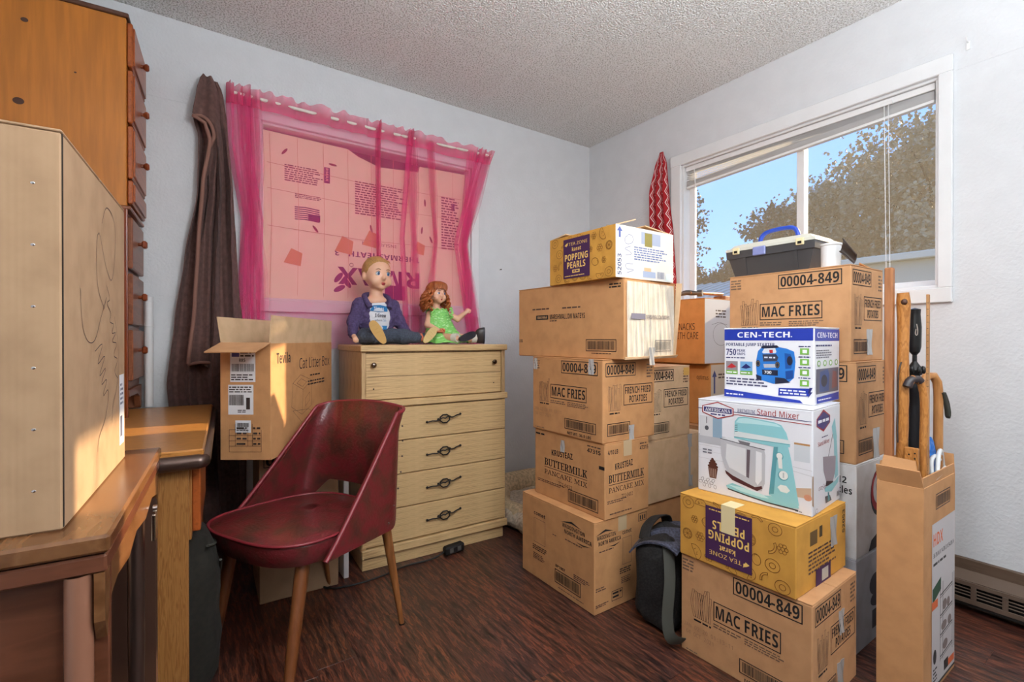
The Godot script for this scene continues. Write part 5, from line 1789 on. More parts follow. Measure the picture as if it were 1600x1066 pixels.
func second_row() -> void:
	var G := Color(0.36, 0.30, 0.26)
	var o := carton("plain_carton", "plain brown carton on the floor, half hidden behind the black bag", Vector2(1.632, -1.37), 90.0, 0.36, 0.405, 0.0, 0.335, mats.kraft_warm)
	o = carton("plain_carton", "blank pale carton closed with a strip of tape, beside the pancake mix carton", Vector2(1.634, -1.36), 90.0, 0.38, 0.42, 0.335, 0.274, mats.kraft_pale)
	scrap_of_tape("tape_strip", "", o, "right", 0.72, 0.86, 0.06)
	scrap_of_tape("tape_strip", "", o, "right", 0.74, 0.18, 0.05)
	var m := MB.new()
	m.span(Vector3(0.085, 0.03, 0.1902), Vector3(0.10, 0.25, 0.1908), 0.0002)
	obj("tape", m, mats.clear_tape, o)
	o = mac_fries("fries carton behind the stack beside the dresser, only its pale end with torn lettering showing", Vector2(1.635, -1.36), 90.0, 0.609, 0.320, mats.kraft_pale, 0.40, 0.302)
	var k := ink(o, "right")
	k.lift = 0.0012
	k.rect(k.W * 0.84, k.H * 0.86, k.W * 0.14, k.H * 0.11, Color(0.84, 0.66, 0.34))
	printed(k, "sticker")
	# the tall pile in the corner
	o = carton("plain_carton", "plain brown carton on the floor in the corner under the snack cartons", Vector2(2.19, -1.47), 90.0, 0.42, 0.31, 0.0, 0.60, mats.kraft)
	o = carton("citrus_carton", "orange brown carton with an arrow on its white end, under the snack carton", Vector2(2.24, -1.45), 90.0, 0.40, 0.275, 0.60, 0.32, mats.kraft_orange)
	k = ink(o, "left")
	k.text("optimus", k.W * 0.80, k.H * 0.72, k.W * 0.17, k.H * 0.10, BLACK, false)
	printed(k)
	k = ink(o, "right")
	k.rect(0.004, 0.004, k.W - 0.008, k.H - 0.008, Color(0.80, 0.74, 0.66))
	k.rect(k.W * 0.10, k.H * 0.52, k.W * 0.05, k.H * 0.28, Color(0.30, 0.32, 0.50))
	k.poly([Vector2(k.W * 0.05, k.H * 0.79), Vector2(k.W * 0.20, k.H * 0.79), Vector2(k.W * 0.125, k.H * 0.90)], Color(0.30, 0.32, 0.50))
	k.tiny(k.W * 0.25, k.H * 0.75, k.W * 0.5, k.H * 0.1, 2, G)
	printed(k)
	o = carton("snack_carton", "orange brown snack carton with a white end, under the window below the hammer", Vector2(2.185, -1.45), 90.0, 0.42, 0.33, 0.921, 0.340, mats.kraft_orange)
	k = ink(o, "left")
	k.text("SNACKS", k.W * 0.60, k.H * 0.52, k.W * 0.27, k.H * 0.105, BLACK, false)
	k.text("WITH CARE", k.W * 0.56, k.H * 0.38, k.W * 0.36, k.H * 0.105, BLACK, false)
	printed(k)
	k = ink(o, "right")
	k.rect(0.004, 0.004, k.W - 0.008, k.H - 0.008, Color(0.84, 0.83, 0.82))
	k.tiny(k.W * 0.30, k.H * 0.70, k.W * 0.3, k.H * 0.14, 3, G)
	k.line(k.arc(k.W * 0.45, k.H * 0.45, k.W * 0.22, k.H * 0.17, 0.5, 5.8, 20), 0.0016, G)
	k.line([Vector2(k.W * 0.2, k.H * 0.6), Vector2(k.W * 0.4, k.H * 0.64), Vector2(k.W * 0.62, k.H * 0.6)], 0.0016, G)
	printed(k)
	# hammer lying on the snack carton
	o = thing("claw_hammer", "claw hammer with a grey head and wooden handle lying on the snack carton", "hammer", Vector3(2.24, 1.263, -1.56), 0.12)
	m = MB.new()
	m.X = Transform3D(Basis(Vector3.UP, 0.25), Vector3.ZERO)
	m.tube([Vector3(-0.005, 0.030, 0.055), Vector3(-0.005, 0.030, 0.03)], [0.018, 0.018], 12)
	m.tube(curve([Vector3(-0.005, 0.030, 0.03), Vector3(-0.005, 0.033, 0.0), Vector3(-0.005, 0.036, -0.03), Vector3(-0.01, 0.022, -0.075), Vector3(-0.015, 0.002, -0.10)], 10), [0.013, 0.015, 0.017, 0.018, 0.017, 0.016, 0.014, 0.012, 0.010, 0.008, 0.004], 10, false, 0.8)
	obj("head", m, plain(Color(0.42, 0.41, 0.40), 0.4, 0.7), o)
	m = MB.new()
	m.tube([Vector3(-0.02, 0.034, 0.0), Vector3(0.06, 0.036, 0.01), Vector3(0.16, 0.038, 0.022), Vector3(0.27, 0.040, 0.034)], [0.010, 0.009, 0.012, 0.013], 10, false, 0.75)
	obj("handle", m, mats.cane_wood, o)
	m = MB.new()
	m.span(Vector3(0.24, 0.0, 0.0), Vector3(0.30, 0.029, 0.07), 0.004)
	obj("rest_block", m, mats.board_wood, o)

func stack_by_tall_box() -> void:
	var G := Color(0.36, 0.27, 0.22)
	var o := mac_fries("fries carton on the floor beside the tall box, foot of the nearest stack", Vector2(1.408, -0.605), 88.0, 0.0, 0.325, mats.kraft, 0.406, 0.320)
	scrap_of_tape("tape_strip", "", o, "right", 0.62, 0.62, 0.07)
	scrap_of_tape("tape_strip", "", o, "right", 0.60, 0.12, 0.09)
	o = carton("pearls_carton", "yellow tapioca pearls carton upside down with masking tape over its edge, under the mixer box", Vector2(1.396, -0.642), 88.5, 0.369, 0.345, 0.325, 0.205, mats.kraft_yellow, "tapioca pearls cartons")
	var k := ink(o, "left")
	pearls_front(k, true)
	printed(k)
	var s: Vector3 = sizes[o]
	var m := MB.new()
	m.span(Vector3(-s.x / 2 - 0.0024, s.y - 0.085, -0.035), Vector3(-s.x / 2 - 0.0014, s.y + 0.0012, 0.010), 0.0003)
	m.span(Vector3(-s.x / 2 - 0.0024, s.y, -0.035), Vector3(-s.x / 2 + 0.055, s.y + 0.0012, 0.010), 0.0003)
	obj("masking_tape", m, mats.masking_tape, o)
	k = ink(o, "right")
	k.rect(k.W * 0.25, k.H * 0.62, k.W * 0.14, k.H * 0.20, Color(0.40, 0.31, 0.18))
	k.rect(k.W * 0.43, k.H * 0.68, k.W * 0.06, k.H * 0.16, Color(0.30, 0.24, 0.16))
	k.tiny(k.W * 0.22, k.H * 0.22, k.W * 0.55, k.H * 0.34, 6, G)
	k.rect(k.W * 0.36, 0.0, k.W * 0.30, k.H * 0.24, Color(0.27, 0.15, 0.30))
	k.rect(k.W * 0.48, k.H * 0.03, k.W * 0.13, k.H * 0.17, Color(0.72, 0.70, 0.66))
	k.T = Transform2D(PI / 2, Vector2(k.W * 0.965, k.H * 0.55))
	k.text("52053", 0.0, 0.0, k.H * 0.36, k.W * 0.05, Color(0.26, 0.2, 0.12))
	k.T = Transform2D()
	printed(k)
	scrap_of_tape("masking_tape", "", o, "right", 0.72, 0.60, 0.09)
	mixer_box()
	jump_box()
	# the rear stack by the window
	o = carton("bottle_carton", "grey white bottle carton on the floor behind the tall box", Vector2(1.832, -0.655), 90.0, 0.40, 0.30, 0.0, 0.316, mats.board_grey)
	k = ink(o, "right")
	var D := Color(0.28, 0.27, 0.30)
	for e in [[0.55, 0.62, 0.18, 0.20], [0.72, 0.66, 0.16, 0.16], [0.62, 0.45, 0.22, 0.14], [0.85, 0.55, 0.12, 0.2]]:
		k.disc(k.W * e[0], k.H * e[1], k.W * e[2], k.H * e[3] * 0.6, D)
	k.rect(k.W * 0.45, k.H * 0.14, k.W * 0.36, k.H * 0.2, D)
	printed(k)
	o = carton("bottle_carton", "white bottle carton with a round red emblem on its end, below the rear fries cartons", Vector2(1.832, -0.655), 90.0, 0.40, 0.30, 0.316, 0.316, mats.board_white)
	k = ink(o, "left")
	k.text("12", k.W * 0.86, k.H * 0.79, k.W * 0.07, k.H * 0.07, BLACK)
	k.text("Bottles", k.W * 0.77, k.H * 0.68, k.W * 0.20, k.H * 0.08, BLACK)
	printed(k)
	k = ink(o, "right")
	k.disc(k.W * 0.66, k.H * 0.62, k.W * 0.27, k.H * 0.27, Color(0.20, 0.17, 0.19))
	k.disc(k.W * 0.66, k.H * 0.64, k.W * 0.25, k.H * 0.24, Color(0.62, 0.14, 0.18))
	k.disc(k.W * 0.66, k.H * 0.66, k.W * 0.19, k.H * 0.18, Color(0.80, 0.78, 0.78))
	k.disc(k.W * 0.66, k.H * 0.68, k.W * 0.10, k.H * 0.10, Color(0.5, 0.36, 0.36))
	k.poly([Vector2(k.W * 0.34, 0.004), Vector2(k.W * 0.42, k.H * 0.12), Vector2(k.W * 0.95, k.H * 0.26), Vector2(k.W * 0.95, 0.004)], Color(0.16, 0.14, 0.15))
	printed(k)
	o = mac_fries("lower fries carton of the rear stack, between the jump starter box and the tall box", Vector2(1.832, -0.657), 89.0, 0.632, 0.342, mats.kraft, 0.41, 0.290)
	scrap_of_tape("tape_strip", "", o, "right", 0.62, 0.10, 0.11)
	o = mac_fries("topmost fries carton of the rear stack by the window, under the toolbox", Vector2(1.832, -0.672), 90.2, 0.974, 0.327, mats.kraft, 0.430, 0.275)
	scrap_of_tape("tape_strip", "", o, "right", 0.55, 0.16, 0.09)
	s = sizes[o]
	m = MB.new()
	m.slab(Vector3(0.05, s.y + 0.001, s.z / 2 - 0.005), Vector3(0.13, s.y + 0.001, s.z / 2 - 0.005), Vector3(0.12, s.y + 0.004, s.z / 2 - 0.06), Vector3(0.07, s.y + 0.030, s.z / 2 - 0.05), 0.003)
	obj("lifted_flap", m, mats.kraft, o)

func mixer_box() -> void:
	var o := carton("mixer_box", "white stand mixer box with a picture of an aqua mixer, under the jump starter box", Vector2(1.505, -0.647), 83.8, 0.352, 0.255, 0.530, 0.315, mats.glossy_white)
	var k := ink(o, "left")
	var W := k.W
	var H := k.H
	var AQ := Color(0.55, 0.78, 0.80)
	var AQD := Color(0.36, 0.60, 0.64)
	var AQL := Color(0.74, 0.89, 0.90)
	var NAVY := Color(0.22, 0.20, 0.42)
	var RED := Color(0.62, 0.16, 0.18)
	var V := func(x: float, y: float) -> Vector2: return Vector2(W * x, H * y)
	var L := func(pts: Array) -> Array:
		var q := []
		for i in range(0, pts.size(), 2): q.append(Vector2(W * pts[i], H * pts[i + 1]))
		return q
	# worktop and things behind
	k.rect(W * 0.005, H * 0.52, W * 0.28, H * 0.10, Color(0.72, 0.72, 0.74))
	k.rect(W * 0.02, H * 0.60, W * 0.13, H * 0.22, Color(0.82, 0.82, 0.83))
	k.rect(W * 0.15, H * 0.60, W * 0.09, H * 0.22, Color(0.56, 0.66, 0.74))
	k.disc(W * 0.09, H * 0.69, W * 0.02, H * 0.025, Color(0.35, 0.35, 0.37))
	k.rect(W * 0.085, H * 0.74, W * 0.008, H * 0.07, Color(0.35, 0.35, 0.37))
	for e in [[0.50, 0.003], [0.44, 0.002], [0.36, 0.003]]:
		k.line(L.call([0.01, e[0], 0.3, e[0] - 0.005]), H * e[1], Color(0.76, 0.75, 0.76))
	k.rect(W * 0.86, H * 0.50, W * 0.12, H * 0.16, Color(0.80, 0.82, 0.84))
	k.rect(W * 0.86, H * 0.655, W * 0.12, H * 0.018, Color(0.70, 0.52, 0.34))
	k.line(L.call([0.85, 0.44, 0.995, 0.43]), H * 0.003, Color(0.72, 0.72, 0.73))
	k.line(L.call([0.85, 0.40, 0.995, 0.38]), H * 0.003, Color(0.72, 0.72, 0.73))
	k.poly(L.call([0.86, 0.24, 0.99, 0.27, 0.99, 0.17, 0.87, 0.16]), Color(0.78, 0.66, 0.56))
	k.disc(W * 0.965, H * 0.175, W * 0.03, H * 0.03, Color(0.80, 0.56, 0.44))
	# cupcake and berries
	k.poly(L.call([0.105, 0.27, 0.20, 0.27, 0.185, 0.16, 0.12, 0.16]), Color(0.42, 0.28, 0.24))
	for e in 4:
		k.line([V.call(0.122 + e * 0.018, 0.26), V.call(0.128 + e * 0.015, 0.17)], 0.0012, Color(0.75, 0.66, 0.60))
	for e in [[0.152, 0.285, 0.052, 0.022], [0.152, 0.315, 0.042, 0.020], [0.150, 0.340, 0.028, 0.018], [0.148, 0.362, 0.013, 0.014]]:
		k.disc(W * e[0], H * e[1], W * e[2], H * e[3], Color(0.35, 0.21, 0.17))
	for e in 9:
		k.ring(W * (0.03 + 0.018 * e), H * (0.10 + 0.035 * sin(e * 2.1)), W * 0.018, H * 0.014, 0.0012, Color(0.45, 0.44, 0.46), e)
	k.tiny(W * 0.05, H * 0.41, W * 0.09, H * 0.06, 2, Color(0.45, 0.45, 0.5), 1.0)
	# the mixer
	k.poly(L.call([0.28, 0.115, 0.34, 0.155, 0.60, 0.10, 0.80, 0.135, 0.89, 0.09, 0.90, 0.055, 0.85, 0.045, 0.62, 0.045, 0.42, 0.065, 0.30, 0.09]), AQ)
	k.line(L.call([0.30, 0.085, 0.45, 0.063, 0.65, 0.04, 0.89, 0.035]), H * 0.012, Color(0.20, 0.21, 0.23))
	k.poly(L.call([0.30, 0.13, 0.42, 0.09, 0.60, 0.075, 0.66, 0.085, 0.60, 0.11, 0.44, 0.13]), AQL)
	k.poly(L.call([0.70, 0.62, 0.805, 0.66, 0.835, 0.52, 0.90, 0.08, 0.66, 0.12]), AQ)
	k.poly(L.call([0.70, 0.62, 0.735, 0.62, 0.70, 0.14, 0.66, 0.13]), AQD)
	k.poly(L.call([0.355, 0.625, 0.36, 0.80, 0.39, 0.845, 0.45, 0.86, 0.70, 0.84, 0.76, 0.82, 0.80, 0.75, 0.83, 0.62, 0.70, 0.60]), AQ)
	k.poly(L.call([0.37, 0.79, 0.40, 0.835, 0.46, 0.848, 0.72, 0.825, 0.76, 0.80, 0.60, 0.80, 0.42, 0.79]), AQL)
	k.poly(L.call([0.355, 0.64, 0.83, 0.65, 0.825, 0.685, 0.36, 0.70]), Color(0.86, 0.88, 0.88))
	k.line(L.call([0.355, 0.64, 0.83, 0.642]), H * 0.006, AQD)
	for e in 4:
		k.line([V.call(0.362, 0.76 - e * 0.022), V.call(0.385, 0.765 - e * 0.022)], 0.002, Color(0.25, 0.35, 0.38))
	# bowl
	k.poly(L.call([0.225, 0.60, 0.62, 0.555, 0.63, 0.50, 0.625, 0.22, 0.60, 0.14, 0.54, 0.135, 0.34, 0.20, 0.27, 0.30, 0.235, 0.42]), Color(0.74, 0.74, 0.76))
	k.poly(L.call([0.285, 0.555, 0.46, 0.535, 0.465, 0.25, 0.31, 0.31, 0.275, 0.40]), Color(0.86, 0.86, 0.87))
	k.poly(L.call([0.47, 0.53, 0.50, 0.53, 0.49, 0.24, 0.465, 0.25]), Color(0.40, 0.35, 0.38))
	k.poly(L.call([0.55, 0.53, 0.60, 0.52, 0.60, 0.25, 0.565, 0.19, 0.545, 0.22]), Color(0.90, 0.90, 0.91))
	k.poly(L.call([0.27, 0.275, 0.34, 0.235, 0.54, 0.165, 0.60, 0.19, 0.605, 0.165, 0.56, 0.13, 0.34, 0.185, 0.28, 0.24]), Color(0.33, 0.19, 0.20))
	k.poly(L.call([0.225, 0.60, 0.30, 0.628, 0.62, 0.585, 0.625, 0.555, 0.40, 0.575]), Color(0.88, 0.89, 0.90))
	k.line(L.call([0.225, 0.60, 0.40, 0.578, 0.625, 0.555]), H * 0.008, Color(0.30, 0.30, 0.32))
	k.poly(L.call([0.39, 0.61, 0.50, 0.60, 0.49, 0.565, 0.41, 0.575]), Color(0.45, 0.44, 0.46))
	# lever, dial and badge
	k.disc(W * 0.745, H * 0.515, W * 0.032, H * 0.04, AQD)
	k.disc(W * 0.745, H * 0.52, W * 0.024, H * 0.03, Color(0.92, 0.92, 0.90))
	k.poly(L.call([0.73, 0.51, 0.765, 0.51, 0.77, 0.40, 0.74, 0.40]), Color(0.90, 0.90, 0.88))
	k.disc(W * 0.775, H * 0.335, W * 0.042, H * 0.048, AQD)
	k.disc(W * 0.778, H * 0.34, W * 0.036, H * 0.042, Color(0.92, 0.92, 0.90))
	k.rect(W * 0.772, H * 0.315, W * 0.012, H * 0.05, Color(0.75, 0.76, 0.76))
	k.poly(L.call([0.73, 0.215, 0.755, 0.245, 0.80, 0.245, 0.83, 0.205, 0.805, 0.175, 0.755, 0.178]), Color(0.90, 0.91, 0.89))
	# names
	k.line(L.call([0.0, 0.90, 0.99, 0.885]), H * 0.006, NAVY)
	k.line(L.call([0.33, 0.872, 0.99, 0.857]), H * 0.006, RED)
	k.poly(L.call([0.045, 0.93, 0.20, 0.985, 0.35, 0.93, 0.35, 0.855, 0.20, 0.80, 0.045, 0.855]), RED)
	k.poly(L.call([0.055, 0.925, 0.20, 0.972, 0.34, 0.925, 0.34, 0.86, 0.20, 0.812, 0.055, 0.86]), Color(0.90, 0.90, 0.92))
	k.poly(L.call([0.062, 0.92, 0.333, 0.92, 0.333, 0.868, 0.062, 0.868]), NAVY)
	k.text("AMERICANA", W * 0.075, H * 0.877, W * 0.245, H * 0.034, Color(0.92, 0.92, 0.94), true, "Droid Serif")
	k.tiny(W * 0.13, H * 0.832, W * 0.14, H * 0.03, 1, NAVY, 1.0)
	k.text("PREMIUM", W * 0.385, H * 0.90, W * 0.155, H * 0.035, NAVY, false, "Droid Serif")
	k.text("Stand Mixer", W * 0.56, H * 0.895, W * 0.34, H * 0.062, RED, false)
	k.tiny(W * 0.87, H * 0.02, W * 0.06, H * 0.015, 1, Color(0.4, 0.4, 0.4))
	printed(k, "print", mats.gloss_ink)
	k = ink(o, "right")
	W = k.W
	L = func(pts: Array) -> Array:
		var q := []
		for i in range(0, pts.size(), 2): q.append(Vector2(W * pts[i], H * pts[i + 1]))
		return q
	k.poly(L.call([0.12, 0.90, 0.36, 0.975, 0.60, 0.90, 0.60, 0.83, 0.36, 0.76, 0.12, 0.83]), RED)
	k.poly(L.call([0.14, 0.895, 0.36, 0.955, 0.58, 0.895, 0.58, 0.835, 0.36, 0.78, 0.14, 0.835]), NAVY)
	k.tiny(W * 0.17, H * 0.84, W * 0.38, H * 0.055, 1, Color(0.9, 0.9, 0.92), 1.0)
	k.tiny(W * 0.30, H * 0.70, W * 0.22, H * 0.02, 1, NAVY, 1.0)
	k.text("Stand Mixer", W * 0.16, H * 0.635, W * 0.42, H * 0.045, RED, false)
	k.poly(L.call([0.66, 0.78, 0.78, 0.86, 0.86, 0.66, 0.84, 0.58, 0.72, 0.66]), AQ)
	k.poly(L.call([0.74, 0.70, 0.86, 0.62, 0.92, 0.26, 0.78, 0.24]), AQ)
	k.line(L.call([0.70, 0.70, 0.54, 0.50]), 0.004, Color(0.40, 0.38, 0.40))
	k.poly(L.call([0.34, 0.52, 0.82, 0.47, 0.80, 0.32, 0.70, 0.22, 0.46, 0.26, 0.36, 0.38]), Color(0.58, 0.54, 0.57))
	k.poly(L.call([0.46, 0.27, 0.72, 0.23, 0.74, 0.19, 0.44, 0.22]), Color(0.26, 0.18, 0.19))
	k.poly(L.call([0.40, 0.21, 0.80, 0.22, 0.94, 0.25, 0.92, 0.19, 0.66, 0.135, 0.42, 0.17]), AQ)
	for e in 5:
		k.ring(W * (0.22 + 0.05 * e), H * (0.23 + 0.02 * sin(e * 3.0)), W * 0.03, H * 0.014, 0.0011, Color(0.55, 0.35, 0.42))
	k.poly(L.call([0.42, 0.125, 0.60, 0.11, 0.66, 0.05, 0.44, 0.055]), Color(0.36, 0.33, 0.35))
	k.poly(L.call([0.52, 0.15, 0.56, 0.145, 0.60, 0.06, 0.52, 0.06]), AQD)
	k.bars(W * 0.86, H * 0.05, W * 0.1, H * 0.05, Color(0.3, 0.3, 0.3), false)
	k.ring(W * 0.12, H * 0.04, W * 0.04, H * 0.02, 0.001, Color(0.3, 0.3, 0.3))
	printed(k, "print", mats.gloss_ink)
	var s: Vector3 = sizes[o]
	var m := MB.new()
	m.X = Transform3D(Basis(), Vector3(-s.x / 2, 0.0, s.z / 2))
	m.slab(Vector3(-0.001, 0.035, 0.0005), Vector3(0.005, 0.030, 0.001), Vector3(0.003, 0.12, 0.001), Vector3(-0.001, 0.12, 0.0005), 0.001)
	obj("torn_edge", m, mats.kraft_grey, o)

func jump_box() -> void:
	var o := carton("jump_starter_box", "blue and white portable jump starter box on top of the mixer box", Vector2(1.590, -0.680), 85.1, 0.282, 0.228, 0.845, 0.243, mats.glossy_white)
	var k := ink(o, "left")
	var W := k.W
	var H := k.H
	var BL := Color(0.13, 0.22, 0.62)
	var DB := Color(0.16, 0.17, 0.40)
	var UB := Color(0.17, 0.46, 0.78)
	var GR := Color(0.47, 0.68, 0.30)
	var WH := Color(0.92, 0.92, 0.94)
	var LG := Color(0.83, 0.85, 0.88)
	var L := func(pts: Array) -> Array:
		var q := []
		for i in range(0, pts.size(), 2): q.append(Vector2(W * pts[i], H * pts[i + 1]))
		return q
	k.rect(W * 0.005, H * 0.825, W * 0.985, H * 0.155, BL)
	k.text("CEN-TECH", W * 0.165, H * 0.865, W * 0.59, H * 0.075, WH)
	k.text(".", W * 0.765, H * 0.868, W * 0.014, H * 0.015, WH)
	k.text("PORTABLE JUMP STARTER", W * 0.025, H * 0.735, W * 0.57, H * 0.055, DB)
	k.rect(W * 0.02, H * 0.60, W * 0.25, H * 0.11, Color(0.88, 0.88, 0.92))
	k.text("750", W * 0.025, H * 0.615, W * 0.125, H * 0.09, DB)
	k.text("PEAK", W * 0.16, H * 0.665, W * 0.10, H * 0.035, DB)
	k.text("AMPS", W * 0.16, H * 0.618, W * 0.10, H * 0.035, DB)
	k.tiny(W * 0.025, H * 0.565, W * 0.23, H * 0.03, 1, DB, 1.0)
	for e in [0.025, 0.20]:
		k.rect(W * e, H * 0.40, W * 0.145, H * 0.13, Color(0.42, 0.62, 0.80) if e > 0.1 else Color(0.55, 0.52, 0.54))
		k.poly(L.call([e + 0.01, 0.44, e + 0.07, 0.50, e + 0.13, 0.45, e + 0.07, 0.43]), Color(0.70, 0.18, 0.20) if e < 0.1 else DB)
		k.rect(W * e, H * 0.345, W * 0.145, H * 0.055, GR)
		k.tiny(W * (e + 0.01), H * 0.355, W * 0.12, H * 0.035, 1, WH, 1.0)
	k.tiny(W * 0.03, H * 0.185, W * 0.5, H * 0.12, 3, Color(0.3, 0.3, 0.42))
	# the machine
	var DK := Color(0.14, 0.16, 0.24)
	k.poly(L.call([0.40, 0.30, 0.385, 0.52, 0.41, 0.68, 0.45, 0.73, 0.60, 0.745, 0.72, 0.72, 0.80, 0.68, 0.815, 0.55, 0.80, 0.34, 0.74, 0.27, 0.58, 0.245]), UB)
	k.poly(L.call([0.455, 0.665, 0.48, 0.715, 0.60, 0.725, 0.615, 0.67, 0.60, 0.655, 0.47, 0.65]), LG)
	k.poly(L.call([0.535, 0.70, 0.575, 0.70, 0.575, 0.655, 0.54, 0.655]), Color(0.72, 0.16, 0.18))
	k.poly(L.call([0.44, 0.735, 0.47, 0.755, 0.62, 0.76, 0.645, 0.735, 0.62, 0.725, 0.46, 0.715]), DK)
	k.poly(L.call([0.46, 0.635, 0.61, 0.645, 0.635, 0.60, 0.62, 0.55, 0.47, 0.54]), Color(0.22, 0.24, 0.32))
	k.tiny(W * 0.48, H * 0.575, W * 0.12, H * 0.04, 1, LG, 1.0)
	k.poly(L.call([0.47, 0.505, 0.61, 0.51, 0.62, 0.465, 0.48, 0.455]), Color(0.68, 0.70, 0.74))
	k.poly(L.call([0.455, 0.43, 0.63, 0.43, 0.63, 0.355, 0.46, 0.36]), DK)
	k.text("700", W * 0.48, H * 0.375, W * 0.08, H * 0.04, WH)
	for e in [[0.41, 0.51], [0.625, 0.50]]:
		k.disc(W * e[0], H * e[1], W * 0.025, H * 0.045, DK)
		k.ring(W * e[0], H * e[1], W * 0.018, H * 0.03, 0.0012, Color(0.6, 0.5, 0.3))
	k.poly(L.call([0.70, 0.66, 0.765, 0.65, 0.79, 0.56, 0.77, 0.46, 0.71, 0.45]), Color(0.11, 0.33, 0.62))
	k.disc(W * 0.755, H * 0.56, W * 0.03, H * 0.06, DK)
	k.poly(L.call([0.71, 0.42, 0.79, 0.44, 0.79, 0.33, 0.715, 0.31]), Color(0.10, 0.28, 0.55))
	k.poly(L.call([0.385, 0.36, 0.45, 0.335, 0.45, 0.275, 0.395, 0.295]), DK)
	k.poly(L.call([0.60, 0.335, 0.70, 0.33, 0.76, 0.275, 0.60, 0.245]), DK)
	# green feature symbols
	for e in 4:
		var y := 0.685 - e * 0.135
		k.tiny(W * 0.845, H * (y + 0.052), W * 0.12, H * 0.025, 1, DB, 1.0)
		k.poly(L.call([0.86, y, 0.86, y + 0.04, 0.95, y + 0.04, 0.95, y - 0.04, 0.86, y - 0.04]), GR)
		k.poly(L.call([0.885, y + 0.022, 0.93, y + 0.022, 0.93, y - 0.022, 0.885, y - 0.022]), WH)
	k.poly(L.call([0.64, 0.195, 0.96, 0.215, 0.95, 0.115, 0.635, 0.095]), BL)
	k.tiny(W * 0.655, H * 0.115, W * 0.27, H * 0.075, 2, WH, 1.0)
	k.poly(L.call([0.955, 0.225, 0.985, 0.225, 0.965, 0.17, 0.985, 0.17, 0.94, 0.09, 0.955, 0.15, 0.94, 0.15]), DB)
	k.poly(L.call([0.005, 0.125, 0.86, 0.055, 0.89, 0.02, 0.005, 0.02]), BL)
	k.tiny(W * 0.03, H * 0.045, W * 0.24, H * 0.035, 1, WH, 1.0)
	printed(k, "print", mats.gloss_ink)
	k = ink(o, "right")
	W = k.W
	L = func(pts: Array) -> Array:
		var q := []
		for i in range(0, pts.size(), 2): q.append(Vector2(W * pts[i], H * pts[i + 1]))
		return q
	k.rect(W * 0.02, H * 0.82, W * 0.96, H * 0.155, BL)
	k.text("CEN-TECH", W * 0.10, H * 0.86, W * 0.80, H * 0.07, WH)
	k.tiny(W * 0.05, H * 0.74, W * 0.70, H * 0.04, 1, DB, 1.0)
	k.tiny(W * 0.06, H * 0.59, W * 0.6, H * 0.12, 4, Color(0.4, 0.4, 0.46))
	for e in 4:
		k.disc(W * (0.16 + 0.23 * e), H * 0.53, W * 0.065, H * 0.04, GR)
		k.disc(W * (0.16 + 0.23 * e), H * 0.53, W * 0.04, H * 0.025, WH)
	k.rect(W * 0.06, H * 0.14, W * 0.88, H * 0.32, Color(0.36, 0.36, 0.42))
	k.poly(L.call([0.18, 0.16, 0.20, 0.42, 0.50, 0.45, 0.56, 0.38, 0.54, 0.16]), Color(0.20, 0.30, 0.50))
	k.disc(W * 0.36, H * 0.30, W * 0.12, H * 0.08, Color(0.14, 0.16, 0.22))
	k.poly(L.call([0.66, 0.18, 0.70, 0.42, 0.86, 0.40, 0.88, 0.20]), Color(0.48, 0.30, 0.30))
	k.poly(L.call([0.08, 0.10, 0.96, 0.12, 0.96, 0.02, 0.08, 0.02]), BL)
	k.tiny(W * 0.14, H * 0.045, W * 0.5, H * 0.03, 1, WH, 1.0)
	printed(k, "print", mats.gloss_ink)

